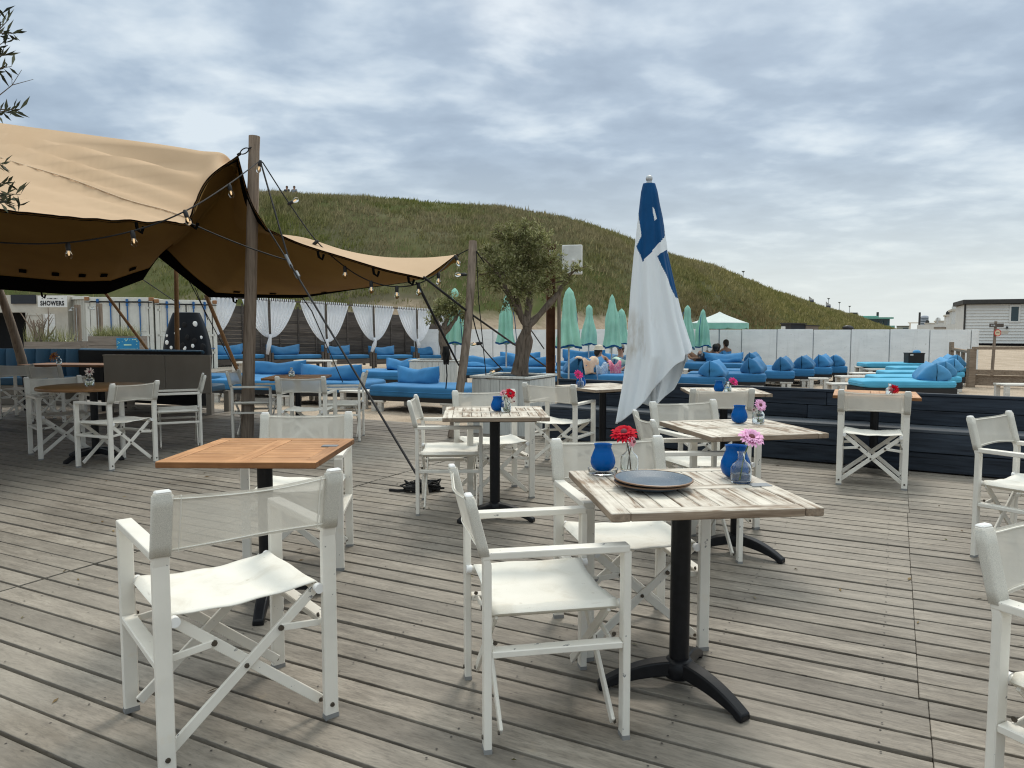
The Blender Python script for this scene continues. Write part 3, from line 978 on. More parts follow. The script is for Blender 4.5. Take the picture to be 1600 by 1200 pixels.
# ------------------------------------------------------------------ things on the tables
def on(T, lx, ly, z=.7505):
    a = T.rotation_euler[2]
    return V((T.location.x + lx * math.cos(a) - ly * math.sin(a), T.location.y + lx * math.sin(a) + ly * math.cos(a), z))
def holder(p, label, sc=1.0):
    o = MB()
    prof = [(.002, .004), (.030, .004), (.043, .016), (.0495, .036), (.0475, .055), (.039, .077), (.0325, .094), (.0345, .104), (.0365, .109)]
    inner = [(.033, .107), (.0315, .103), (.0295, .094), (.036, .075), (.0445, .054), (.0455, .036), (.040, .02), (.026, .012), (.002, .011)]
    o.lathe([(a * sc, b * sc) for a, b in prof + inner], 32)
    h = o.build('candle_holder', M['cobalt'], smooth=60)
    h.location = p
    return tag(h, label, 'candle holder', 'blue glass candle holders')
def bottle(p, label, sc=1.0, water=True):
    root = thing('bottle_vase', label, 'vase', p, 0, 'clear glass bottle vases')
    out = [(.001, .002), (.033, .002), (.036, .007), (.036, .055), (.030, .068), (.017, .078), (.0125, .086), (.0125, .104), (.0155, .107), (.0155, .112)]
    inn = [(.0125, .112), (.0100, .104), (.0100, .087), (.0145, .077), (.0275, .065), (.0335, .054), (.0335, .010), (.030, .0075), (.001, .007)]
    mb = MB(); mb.lathe([(a * sc, b * sc) for a, b in out + inn], 28); mb.build('bottle', M['glass'], root, smooth=50)
    if water:
        mb = MB(); mb.lathe([(.001, .0085 * sc), (.0325 * sc, .011 * sc), (.0325 * sc, .034 * sc), (.001, .034 * sc)], 24); mb.build('water', M['water'], root, smooth=40)
    return root
def petals(mb, c, nrm, r0, r1, n, w, lift, rows=1, seed=0):
    rr = random.Random(seed)
    nrm = V(nrm).normalized(); s, u = frame_from(nrm, V((0.1, .2, 1)))
    for q in range(rows):
        for k in range(n):
            a = 2 * math.pi * (k + .5 * q + rr.uniform(-.18, .18)) / n
            d = s * math.cos(a) + u * math.sin(a); side = nrm.cross(d)
            L = r1 * (1 - .22 * q) * rr.uniform(.9, 1.06)
            h0 = nrm * (.002 * q); lf = lift + .25 * q + rr.uniform(-.12, .12)
            P = [c + d * r0 + h0, c + d * (r0 + (L - r0) * .5) + nrm * (L * .5 * lf) + h0, c + d * (r0 + (L - r0) * .86) + nrm * (L * .72 * lf) + h0, c + d * L + nrm * (L * .7 * lf - .1 * L) + h0]
            ws = [w * .5, w, w * .8, w * .12]
            vs = []
            for p_, ww in zip(P, ws): vs += [p_ - side * ww, p_ + side * ww]
            mb.add(vs, [(0, 1, 3, 2), (2, 3, 5, 4), (4, 5, 7, 6)])
def gerbera(p, head, label, col, r=.045, nrm=(0, -.6, .6), stem='stem', rows=2, n=22, group='gerberas in bottle vases', lift=.12):
    """p: where the stem ends inside the bottle; head: centre of the flower"""
    root = thing('gerbera', label, 'flower', p, 0, group)
    hd = V(head) - V(p)
    nrm = V(nrm).normalized()
    mid = hd * .5 + V((hd.x * -.12, hd.y * -.12, .01))
    mb = MB(); mb.tube(catmull([V((0, 0, 0)), mid, hd - nrm * .006], 10), .0022 * max(.8, r / .045), 6); mb.build('stem', M[stem], root, smooth=60)
    mb = MB(); petals(mb, hd, nrm, r * .16, r, n, r * .12, lift, rows, int(r * 1e4))
    mb.build('petals', M[col], root, smooth=180)
    mb = MB(); mb.sphere(hd + nrm * (.003), r * .26, 12, 6); mb.sphere(hd - nrm * .004, r * .2, 10, 6)
    mb.build('flower_centre', M['heart'], root, smooth=180)
    return root
# near table
p = on(T1, -.228, .272); holder(p + V((0, 0, .010)), 'blue glass candle holder standing in a clear dish by the red flower', 1.0)
co = MB(); co.lathe([(.002, 0), (.046, 0), (.056, .005), (.060, .022), (.057, .022), (.052, .008), (.002, .006)], 32)
o = co.build('glass_dish', M['glass'], smooth=50); o.location = p; tag(o, 'clear glass dish under the blue candle holder on the near table', 'dish')
p = on(T1, -.112, .302); bottle(p, 'clear bottle holding the red and the pale pink flower on the near table', 1.0, False)
hz = at(975, 676, p.y); gerbera(p + V((.006, 0, .012)), hz, 'large red gerbera on the near table', 'red', .056, (-.1, -.42, .75), 'stemdry', 3, 20, lift=-.12)
hz = at(990, 690, p.y - .03); gerbera(p + V((-.008, 0, .012)), hz, 'pale pink gerbera drooping beside the large red one', 'palepink', .026, (.6, -.6, .1), 'stemdry', 2, 14, lift=-.5)
p = on(T1, .262, .140); holder(p, 'blue glass candle holder behind the bottle with the big pink gerbera', 1.15)
p = on(T1, .243, .046); bottle(p, 'clear bottle in front of the blue candle holder at the right of the near table', 1.05)
hz = at(1174, 684, p.y); gerbera(p + V((-.004, 0, .012)), hz, 'big pink gerbera on the right of the near table', 'pink', .050, (.12, -.5, .7), 'stem', 3, 22)
def plate(p, label, r, tilt=(0, 0)):
    root = thing('plate', label, 'plate', p, 0, 'stacked blue plates')
    root.rotation_euler = (tilt[0], tilt[1], 0)
    mb = MB(); mb.lathe([(.002, .002), (r * .62, .002), (r * .70, .004), (r * .90, .016), (r * .985, .021), (r * .97, .0245), (r * .88, .021), (r * .72, .010), (r * .62, .0075), (.002, .0075)], 64)
    o = mb.build('dish', M['plate'], root, smooth=60)
    mb = MB(); mb.lathe([(r * .972, .0195), (r * 1.004, .0205), (r * 1.002, .0243), (r * .968, .0256), (r * .972, .0195)], 64, cap=False); mb.build('rim', M['platerim'], o, smooth=60)
p = on(T1, -.112, .0); plate(p, 'lower speckled blue plate of the pair on the near table', .136)
plate(p + V((.004, -.002, .0125)), 'upper speckled blue plate of the pair on the near table', .141, (R(.6), R(.8)))
# other tables
p = on(T3, .02, .02); holder(p, 'blue glass candle holder on the small table before the planter', .95)
p = on(T3, .075, -.03); bottle(p, 'clear bottle with two flowers on the small table before the planter', 1.0, True)
gerbera(p + V((0, 0, .012)), at(797, 615, p.y), 'red gerbera on the small table before the planter', 'red', .042, (.35, -.6, .4), 'stem', 2, 18)
gerbera(p + V((.003, 0, .012)), at(786, 614, p.y - .02), 'small pale pink gerbera left of the red one before the planter', 'palepink', .028, (-.5, -.5, .5), 'stem', 2, 14)
gerbera(p + V((.003, 0, .012)), at(803, 627, p.y - .03), 'withered brownish flower hanging from the bottle before the planter', 'whitefl', .022, (.5, -.5, -.2), 'stemdry', 1, 10, lift=-.6)
p = on(T4, .085, .15); holder(p, 'blue glass candle holder on the middle whitewashed table', 1.0)
p = on(T4, .195, .12); bottle(p, 'clear bottle with a pink flower on the middle whitewashed table', 1.0)
gerbera(p + V((0, 0, .012)), at(1188, 633, p.y), 'pink gerbera on the middle whitewashed table', 'pink', .042, (.25, -.7, .35), 'stem', 2, 20)
gerbera(p + V((-.003, 0, .012)), at(1178, 640, p.y), 'wilted cream flower beside the pink one on the middle table', 'whitefl', .02, (-.5, -.5, .1), 'stemdry', 1, 10)
p = on(T5, .11, -.13, .736); bottle(p, 'small clear bottle with a red rose behind the chair at the bench', .9)
gerbera(p + V((0, 0, .012)), at(1396, 609, p.y), 'round red flower above the chair at the bench', 'red', .048, (-.1, -.8, .3), 'stemdry', 3, 16, lift=.5)
p = on(T6, -.25, .03); holder(p, 'blue glass candle holder on the table beside the planter', 1.0)
p = on(T6, -.305, -.04); bottle(p, 'clear bottle with pink carnations on the table beside the planter', .9)
gerbera(p + V((0, 0, .012)), at(903, 586, p.y), 'bright pink flower pair on the table beside the planter', 'hotpink', .052, (.3, -.7, .4), 'stem', 3, 14, lift=.4)
p = on(T7, -.09, -.20); holder(p, 'blue glass candle holder above the chair back by the parasol', .95)
p = on(T7, -.02, -.24); bottle(p, 'clear bottle with a frilly pink flower above the chair back by the parasol', .9)
gerbera(p + V((0, 0, .012)), at(1145, 597, p.y), 'frilly hot pink flower above the chair back by the parasol', 'hotpink', .050, (.3, -.6, .5), 'stem', 3, 14, lift=.4)
p = V((-4.27, 7.42, .7505)); bottle(p, 'squat clear bottle on the round brown table', 1.25)
gerbera(p + V((0, 0, .012)), at(140, 581, p.y), 'pale blossom on the round brown table', 'whitefl', .05, (.1, -.8, .3), 'stemdry', 2, 8)
p = V((-7.45, 12.1, .7535)); bottle(p, 'little bottle on the shaded long table by the banquette', 1.2)
gerbera(p + V((0, 0, .012)), at(84, 557, p.y), 'orange dried flower on the shaded long table', 'orangefl', .09, (-.2, -.7, .4), 'stemdry', 2, 10)
p = on(T10, -.05, -.1); bottle(p, 'small clear bottle on the brown table beyond the tent pole', 1.0)
# ------------------------------------------------------------------ stretch tent
def m_tent():
    t = NT('stretch_tent_fabric'); v = t.coords()
    n = t.noise(v, 1.3, 5)
    c = t.ramp(n, [(.3, (.50, .352, .222)), (.7, (.56, .402, .262))])
    t.base(c); t.set(.8, 0, .2)
    t.bump(t.noise(t.coords((1, 1, 1)), 160, 2), .15, .002)
    tr = t.new('ShaderNodeBsdfTranslucent'); tr.inputs[0].default_value = (.34, .17, .05, 1)
    mx = t.new('ShaderNodeMixShader'); mx.inputs[0].default_value = .07
    t.link(t.bsdf.outputs[0], mx.inputs[1]); t.link(tr.outputs[0], mx.inputs[2]); t.link(mx.outputs[0], t.out.inputs[0])
    return t.mat
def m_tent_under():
    t = NT('tent_underside_shade'); v = t.coords()  # underside of the canopy cloth, its dim warm light put into the colour
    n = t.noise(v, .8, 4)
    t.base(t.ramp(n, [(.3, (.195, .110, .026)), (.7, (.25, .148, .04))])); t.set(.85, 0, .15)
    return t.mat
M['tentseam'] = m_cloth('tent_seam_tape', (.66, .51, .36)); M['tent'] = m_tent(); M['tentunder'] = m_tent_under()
M['hem'] = m_plain('black_webbing', (.0045, .0045, .0045), .9, spec=0)
cols = [
 (V((-12.5, 3.9, 2.15)), V((-13.5, 7.6, 3.5)), V((-15.5, 12.8, 2.0))),
 (V((-9.0, 4.0, 2.2)), V((-11.5, 7.4, 3.75)), V((-13.8, 12.7, 2.0))),
 ((-640, 285, 3.6), (-640, 40, 7.0), (-560, 420, 12.4)),
 ((-400, 300, 4.5), (-400, 95, 7.5), (-340, 432, 12.5)),
 ((-160, 316, 5.4), (-160, 158, 7.9), (-150, 443, 12.6)),
 ((0, 327, 6.0), (0, 190, 8.2), (0, 450, 12.7)),
 ((130, 340, 6.7), (130, 208, 8.5), (100, 457, 12.8)),
 ((230, 345, 7.2), (235, 222, 8.7), (165, 457, 12.8)),
 ((292, 347, 7.5), (310, 232, 8.8), (222, 435, 12.8)),
 ((322, 281, 8.1), (350, 239, 8.9), (235, 411, 12.7)),
 ((372, 242, 8.9), (372, 268, 9.7), (244, 396, 12.6)),
 ((392, 312, 8.95), (370, 350, 10.3), (288, 431, 12.6)),
 ((418, 357, 8.75), (414, 363, 9.7), (327, 462, 12.6)),
 ((470, 380, 8.6), (475, 371, 9.2), (400, 463, 12.6)),
 ((540, 402, 8.5), (540, 391, 9.15), (471, 463, 12.4)),
 ((600, 420, 8.5), (600, 401, 9.25), (552, 450, 11.6)),
 ((645, 430, 8.5), (660, 402, 9.3), (642, 434, 10.6)),
 ((662, 434, 8.5), (690, 400, 9.4), (684, 417, 10.0)),
 ((688, 416, 9.0), (703, 399, 9.45), (703, 404, 9.65)),
 ((713, 397, 9.5), (713.5, 397, 9.51), (714, 397, 9.52)),
]
PER = 10; NC = len(cols); NU = (NC - 1) * PER + 1; NVV = 44
def catseg(pts, corners):
    """Catmull-Rom with PER samples per interval, broken at the corner indices"""
    out = []; cuts = [0] + sorted(corners) + [len(pts) - 1]
    for a, b in zip(cuts[:-1], cuts[1:]):
        seg = pts[a:b + 1]; c = catmull(seg, (b - a) * PER + 1) if b - a > 0 else []
        out += c if not out else c[1:]
    return out
def cp(c): return c if isinstance(c, Vector) else at(*c)
fr = catseg([cp(c[0]) for c in cols], [8, 10, 12, 17]); rg = catseg([cp(c[1]) for c in cols], [10]); rr_ = catseg([cp(c[2]) for c in cols], [7, 8, 10, 12, 14])
XC = 2 * PER     # the columns outside the frame come first
def tent_pt(i, v):
    a, b, c = fr[i], rg[i], rr_[i]
    # quadratic through front, ridge, rear with a flatter rear fall
    t_ = v * 2
    if t_ <= 1:
        p = a.lerp(b, t_); k = 4 * t_ * (1 - t_)
        ins = max(0, min(1, 9.2 - i / PER))
        p.z -= (.16 * ins) * k
        # creases running out from the high point on the left
        u = (i - XC) / PER / 15
        wq = (1 - t_) / (.14 + 2.3 * max(0, u - .17)); win = max(0, min(1, (u - .08) / .1)) * max(0, min(1, (.44 - u) / .1))
        p.z += win * .135 * math.sin(2 * math.pi * 2.4 * wq + .6) * math.exp(-wq * 1.3) * min(1, (1 - t_) * 8)
        p.z += .014 * win * k * math.sin(31 * t_ + 40 * u)
        # small puckers above the hem where it is pulled tight
        if i < 86: p.z += .012 * math.exp(-t_ * 14) * math.sin(i * 1.9) * max(0, math.sin(i * .17)) ** 2
    else:
        q = t_ - 1
        p = b.lerp(c, q); k = 4 * q * (1 - q)
        u = (i - XC) / PER / 15
        p.z -= .10 * k
        p.z += .02 * k * math.sin(9 * u * math.pi + 4 * q)
    return p
tent = thing('stretch_tent', 'large beige stretch tent hanging from wooden poles over the left of the deck', 'tent', at(372, 241, 8.9) * 1.0)
tl = tent.location.copy()
mb = MB(); mb.grid(lambda a, b: tent_pt(round(a * (NU - 1)), b) - tl, NU, NVV)
canopy = mb.build('canopy', M['tent'], tent, smooth=180)
def tent_n(i, v):
    i0, i1 = max(0, i - 1), min(NU - 1, i + 1); v0, v1 = max(0, v - .012), min(1, v + .012)
    n = (tent_pt(i1, v) - tent_pt(i0, v)).cross(tent_pt(i, v1) - tent_pt(i, v0))
    return n.normalized() if n.length > 1e-9 else V((0, 0, 1))
NS_ = 1 if tent_n(50, .3).z > 0 else -1
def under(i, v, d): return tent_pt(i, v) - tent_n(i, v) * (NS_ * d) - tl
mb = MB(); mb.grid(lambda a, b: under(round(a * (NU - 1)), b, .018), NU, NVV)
mb.build('canopy_underside', M['tentunder'], tent, smooth=180)
sm = MB(); sm.tube([tent_pt(k, .5 * (.70 - .58 * (k - 50) / 29)) - tl + V((0, 0, .006)) for k in range(50, 80)], .007, 6); sm.build('seam', M['tentseam'], canopy, smooth=180)
# black webbing sewn under the edges
for which in (0, 1):
    mb = MB()
    def hem(a, b):
        i = round(a * (NU - 1)); c = (i - XC) / PER
        w = .075 if which == 1 else (.005 if c < 6.5 else .012 + .075 * min(1, c - 6.5) if c < 11 else .02)
        if which == 1 and c > 14: w *= .5
        v = (b * w) if which == 0 else 1 - b * w
        return under(i, v, .026)
    mb.grid(hem, NU, 4)
    mb.build('hem', M['hem'], tent, smooth=180, solid=.004)
    mb = MB(); mb.tube([under(i, which, .008) for i in range(NU)], .0042, 5)
    mb.build('edge_cord', M['hem'], tent, smooth=180)
# stitched patches with eyelets along the rear edge
for i in (53, 58, 63, 68, 75, 124, 132, 143, 152):
    p = under(i, .90, .03); q = under(i, .886, .03); s = (tent_pt(i + 1, .9) - tent_pt(i - 1, .9)).normalized()
    mb = MB(); mb.add([p - s * .055, p + s * .055, q + s * .055, q - s * .055], [(0, 1, 2, 3)]); mb.build('eyelet_patch', M['hem'], tent, solid=.006)
for i in (44, 56, 68, 81, 125, 134, 147, 158):
    w0 = 0 if i > 130 or i in (68, 81) else 1
    p = under(i, w0, .02); mb = MB(); mb.tube([p, p + V((.01, 0, -.07)), p + V((.05, 0, -.10)), p + V((.07, 0, -.04))], .016, 5); mb.build('tie_loop', M['hem'], tent, smooth=60)

# ------------------------------------------------------------------ poles
def pole(name, label, base, top, r0, r1, mat, cat='pole', group='tent poles', knots=6, bow=0.0):
    o0 = V(base)
    d = V(top) - o0; n = 22
    pts = []; rad = []
    rr = random.Random(int(abs(d.x * 1000) + abs(o0.x * 77)))
    for k in range(n):
        q = k / (n - 1)
        pts.append(d * q + V((bow * math.sin(math.pi * q), 0, 0)))
        rad.append((r0 + (r1 - r0) * q) * (1 + rr.uniform(-.035, .035)))
    mb = MB(); mb.tube(pts, rad, 16)
    o = mb.build(name, mat, smooth=50); o.location = o0
    return tag(o, label, cat, group)
pb = gz(386, 683); P1T = at(397.5, 213, 9.05)
pole('tent_pole', 'tall grey wooden tent pole standing in front, its top tied to the beige tent', pb, P1T, .078, .064, M['poletim'])
p2b = gz(706, 684); P2T = at(739, 377, 9.35)
pole('tent_pole', 'leaning brown wooden tent pole beside the olive tree, holding the tent tip', p2b, P2T, .054, .05, M['poletim'], bow=.05)
pole('tent_pole', 'pale bowed tent pole at the far left edge in front of the dark doorway', V((-8.62, 13.15, 0)), at(-6, 440, 12.7), .085, .06, M['poletim'], bow=.05)
pole('tent_pole', 'thin dark upright tent pole in front of the black perforated pod', V((-6.02, 13.2, 0)), at(275, 405, 12.75), .042, .036, M['brownpole'])
pole('tent_pole', 'slim brown prop leaning outwards in front of the white container', at(248, 570, 14.2), at(164, 457, 12.8), .026, .024, M['brownpole'])
pole('tent_pole', 'brown prop leaning outwards past the black pod to the sand', gz(397, 640, SAND), at(322, 462, 12.6), .036, .032, M['brownpole'])

# ------------------------------------------------------------------ ropes and string lights
def sagline(a, b, sag=0.0, n=14):
    return [V(a).lerp(V(b), k / (n - 1)) - V((0, 0, sag * 4 * (k / (n - 1)) * (1 - k / (n - 1)))) for k in range(n)]
def rope(label, segs, r=.011, group='tent guy ropes', extra=None):
    o0 = V(segs[0][0]); mb = MB()
    for s in segs:
        sag = s[2] if len(s) > 2 else 0.0
        mb.tube([p - o0 for p in sagline(s[0], s[1], sag)], r, 6)
    root = thing('guy_rope', label, 'rope', o0, 0, group)
    mb.build('line', M['rope'], root, smooth=60)
    return root, o0
ND = at(453, 412, 8.2)
anchor = gz(660, 768)
rt, o0 = rope('black guy rope running from the tall pole down to the coil on the deck', [(at(408, 256, 8.98), ND), (ND, anchor + V((0, 0, .06)))], .011)
mb = MB(); mb.tube([at(446, 398, 8.2) - o0, at(456, 418, 8.19) - o0], .018, 8); mb.tube([at(462, 425, 8.15) - o0, at(466, 433, 8.12) - o0], .026, 8); mb.build('tensioner', M['steelplate'], rt, smooth=60)
rope('thin black rope from the tent edge behind the tall pole to the steel tensioner', [(at(419, 358, 8.75), at(450, 408, 8.2))], .009)
rope('thin black rope from the front tent corner past the tall pole to the tensioner', [(at(300, 350, 7.55), at(447, 406, 8.18), .02)], .008)
# coil on the deck
mb = MB(); rr = random.Random(4)
pts = []
for k in range(150):
    a = k * .55; q = k / 150
    pts.append(V((math.cos(a) * (.10 + .05 * math.sin(k * 1.7)) + .03 * math.sin(k * .37), math.sin(a) * (.05 + .03 * math.sin(k * 1.1)), .015 + .085 * q * abs(math.sin(k * .9)))))
mb.tube(pts, .009, 6)
mb.tube([V((-.1, 0, .012)), V((-.2, -.02, .012)), V((-.27, .01, .012))], .012, 6)
mb.box((0, 0, .012), (.16, .07, .024))
o = mb.build('rope_coil', M['rope'], smooth=60); o.location = anchor; tag(o, 'tangled black rope coil anchored on the deck below the side-on chair', 'rope coil')
PC = at(662, 433, 8.5)
KN = at(731, 487, 9.2)
rope('long black guy rope from the lower tent tip past the leaning pole behind the planter', [(PC, KN), (KN, gz(905, 610, 0) + V((0, .4, 0)))], .014)
rope('pair of black guy ropes from the lower tent tip to the leaning pole', [(at(655, 447, 8.55), at(717, 571, 9.0)), (at(650, 441, 8.6), at(714, 566, 9.0))], .010)
rope('thin rope from the top of the leaning pole down behind the olive tree', [(at(744, 392, 9.35), at(850, 545, 10.6))], .008)
rope('thin hanging cord straight down beside the leaning pole', [(at(744, 392, 9.3), at(748, 470, 9.3)), (at(748, 470, 9.3), at(760, 592, 9.35))], .006)
rope('thin black rope from the rear tent edge by the white curtains to the sand', [(at(472, 464, 12.4), at(487, 486, 12.2)), (at(487, 486, 12.2), gz(548, 626, SAND))], .010)
rope('thin black rope from the notch in the rear tent edge to the container', [(at(222, 436, 12.8), at(272, 470, 15.0))], .009)
rope('thin black rope pair left of the brown prop before the black pod', [(at(296, 440, 12.6), at(372, 585, 13.5)), (at(305, 450, 12.6), at(325, 500, 13))], .008)
# hanging rope bundle on the double guy rope
mb = MB()
for k in range(26):
    a = k * 1.3; mb.tube([V((.03 * math.cos(a), .02 * math.sin(a), .09)), V((.045 * math.cos(a + 1), .03 * math.sin(a), 0)), V((.03 * math.cos(a), .02, -.10 - .03 * math.sin(k)))], .007, 5)
mb.tube([V((0, 0, -.1)), V((.01, 0, -.26)), V((-.005, 0, -.42))], .008, 5)
o = mb.build('rope_bundle', M['rope'], smooth=60); o.location = at(697, 553, 8.85); tag(o, 'black rope bundle hanging on the double guy rope left of the leaning pole', 'rope bundle')
# carabiner at the pole top
def torus_pts(c, a, b, n=20, ax=V((1, 0, 0)), ay=V((0, 0, 1))):
    return [V(c) + ax * (a * math.cos(2 * math.pi * k / n)) + ay * (b * math.sin(2 * math.pi * k / n)) for k in range(n + 1)]
mb = MB(); c0 = at(382, 236, 8.98)
mb.tube(torus_pts((0, 0, 0), .055, .028, ax=V((.87, 0, .5)), ay=V((-.5, 0, .87))), .007, 6)
mb.tube([V((-.05, 0, -.03)), V((-.085, 0, -.05))], .018, 6); mb.tube([V((.05, 0, .03)), V((.10, .02, .05))], .010, 6)
o = mb.build('carabiner', M['rope'], smooth=60); o.location = c0; tag(o, 'dark carabiner tying the tent corner to the top of the tall pole', 'carabiner')

t = NT('bulb_filament'); t.base((.75, .52, .28)); t.bsdf.inputs['Emission Color'].default_value = (1, .72, .42, 1); t.bsdf.inputs['Emission Strength'].default_value = .55
M['filament'] = t.mat
M['bulbglass'] = m_glass('bulb_glass', (.98, .94, .86), .0, 1.12)
def bulb(root, p, d, sc=1.0):
    """p socket top on the cable, d direction the bulb points"""
    d = V(d).normalized(); p = V(p)
    mb = MB(); mb.tube([p - d * .012, p + d * .010, p + d * .055, p + d * .062], [.014 * sc, .022 * sc, .021 * sc, .018 * sc], 12)
    so_ = mb.build('bulb_socket', M['black'], root, smooth=40)
    c = p + d * (.062 + .036 * sc)
    mb = MB()
    q = [p + d * .058, p + d * .070, p + d * .082, p + d * .100, p + d * .120, p + d * .134, p + d * .141]
    mb.tube(q, [.014, .017, .024, .030, .027, .016, .003], 14)
    mb.build('bulb_glass', M['bulbglass'], so_, smooth=180)
    mb = MB(); mb.tube([p + d * .066, p + d * .09, p + d * .108], [.006, .009, .004], 6); mb.build('filament', M['filament'], so_, smooth=60)
def string_lights(label, cable, bulbs, r=.0075):
    o0 = V(cable[0])
    root = thing('string_lights', label, 'string lights', o0, 0, 'string lights along the tent')
    mb = MB()
    pts = catmull([V(p) - o0 for p in cable], len(cable) * 6)
    mb.tube(pts, r, 6); mb.build('cable', M['rope'], root, smooth=60)
    for p, d in bulbs: bulb(root, V(p) - o0, d)
dn = (0, 0, -1)
string_lights('string of bulbs sagging across the tent front from the left edge to the tall pole',
 [at(-190, 345, 6.0), at(-100, 366, 6.3), at(0, 379, 6.6), at(105, 379, 6.9), at(207, 361, 7.0), at(289, 330, 7.2), at(357, 288, 8.1), at(405, 252, 8.95)],
 [(at(106, 381, 6.9), (.06, 0, -1)), (at(207, 362, 7.0), (.12, 0, -1)), (at(289, 330, 7.2), (.30, 0, -1)), (at(358, 289, 8.1), (.22, 0, -1)), (at(407, 252, 8.9), (-.25, 0, -1)), (at(-60, 374, 6.4), dn)])
string_lights('string of bulbs dropping from the tall pole to the leaning pole',
 [at(410, 253, 8.95), at(452, 318, 8.9), at(494, 376, 8.8), at(539, 417, 8.7), at(580, 440, 8.6), at(620, 448, 8.55), at(654, 443, 8.6), at(684, 427, 8.9), at(712, 401, 9.25), at(736, 388, 9.35)],
 [(at(451, 319, 8.9), (.8, 0, .45)), (at(496, 377, 8.8), (-.75, 0, -.6)), (at(539, 417, 8.7), dn), (at(580, 440, 8.6), dn), (at(620, 448, 8.55), dn), (at(654, 443, 8.6), dn), (at(685, 427, 8.9), dn), (at(711, 400, 9.25), (.5, 0, -1))])
string_lights('string of bulbs wound down the leaning pole to the pale planter',
 [at(742, 392, 9.3), at(735, 430, 9.25), at(738, 488, 9.2), at(748, 530, 9.2), at(758, 548, 9.2), at(786, 579, 9.2)],
 [(at(728, 429, 9.25), (-1, 0, 0)), (at(752, 536, 9.2), (-1, 0, -.15)), (at(781, 577, 9.2), (-1, 0, -.35))])

# ------------------------------------------------------------------ navy bench along the deck edge
bdir = V((.848, -.53, 0)); bn = V((-.53, -.848, 0))     # along, and towards the camera
B0 = V((.58, 9.22, 0))
brot = math.atan2(bdir.y, bdir.x)
bench = thing('deck_bench', 'long navy-black plank bench with a low back closing off the right of the deck', 'bench', B0, brot)
Lb = 7.2
# local x along, local y towards the far side (-bn)
rr = random.Random(9)
for k, (z0, z1) in enumerate(((.40, .535), (.540, .677))):
    mb = MB()
    x = 0
    while x < Lb:
        L = min(rr.uniform(2.4, 3.6), Lb - x); mb.box((x + L / 2, .02 + rr.uniform(-.002, .002), (z0 + z1) / 2), (L - .004, .03, z1 - z0), r=rr.random()); x += L
    mb.build('back_board', M['navy'], bench, bevel=.004)
mb = MB(); mb.box((Lb / 2, .025, .692), (Lb, .06, .028)); mb.build('back_cap', M['navy'], bench, bevel=.004)
for k in range(3):
    mb = MB(); mb.box((Lb / 2, -.075 - k * .135, .385), (Lb, .128, .028), r=rr.random()); mb.build('seat_board', M['navyseat'], bench, bevel=.003)
for k, (z0, z1) in enumerate(((.19, .368), (.015, .183))):
    mb = MB(); mb.box((Lb / 2, -.395 + .006 * k, (z0 + z1) / 2), (Lb, .026, z1 - z0), r=rr.random()); mb.build('front_board', M['navy'], bench, bevel=.003)
mb = MB(); mb.box((Lb / 2, .048, .345), (Lb - .01, .02, .66)); mb.box((Lb / 2, -.36, .18), (Lb - .01, .02, .34)); mb.box((Lb / 2, -.17, .362), (Lb - .01, .38, .012)); mb.build('gap_backing', M['gap_black'], bench)  # dark backing added so the gaps between boards read as shaded
for k in range(7):
    mb = MB(); mb.box((.15 + k * 1.15, .065, .33), (.07, .05, .66)); mb.build('support_post', M['navy'], bench)

# ------------------------------------------------------------------ closed parasol with the blue emblem
def m_umb():
    t = NT('parasol_canvas'); v = t.coords()
    sp = t.new('ShaderNodeSeparateXYZ'); t.link(v, sp.inputs[0])
    n = t.noise(t.coords((9, 9, 2.2)), 1, 6, .65)
    hz = t.ramp(t.math('DIVIDE', sp.outputs[2], 2.5), [(.40, 0), (.47, 1), (.53, 1), (.60, 0)])
    st = t.math('MULTIPLY', hz, t.ramp(n, [(.48, 0), (.72, .75)]))
    side = t.ramp(t.math('ADD', sp.outputs[0], .5), [(.40, 1), (.56, 0)])
    st = t.math('MULTIPLY', st, side)
    c = t.mix(st, (.84, .88, .91), (.38, .31, .21))
    t.base(c); t.set(.8, 0, .2)
    t.bump(t.noise(v, 30, 4), .15, .01)
    tr = t.new('ShaderNodeBsdfTranslucent'); t.link(c, tr.inputs[0])
    mx = t.new('ShaderNodeMixShader'); mx.inputs[0].default_value = .18
    t.link(t.bsdf.outputs[0], mx.inputs[1]); t.link(tr.outputs[0], mx.inputs[2]); t.link(mx.outputs[0], t.out.inputs[0])
    return t.mat
M['umbwhite'] = m_umb()
M['umbblue'] = m_cloth('parasol_print_blue', (.004, .068, .20), .75, .15, 5, 0, .12)
UY = 5.65
ux = at(1018, 640, UY).x
umb = thing('closed_parasol', 'tall closed white parasol with a blue emblem standing among the tables', 'parasol', (ux, UY, 0))
S = UY / F     # metres per photo pixel at this distance
def uz(py): return at(800, py, UY).z
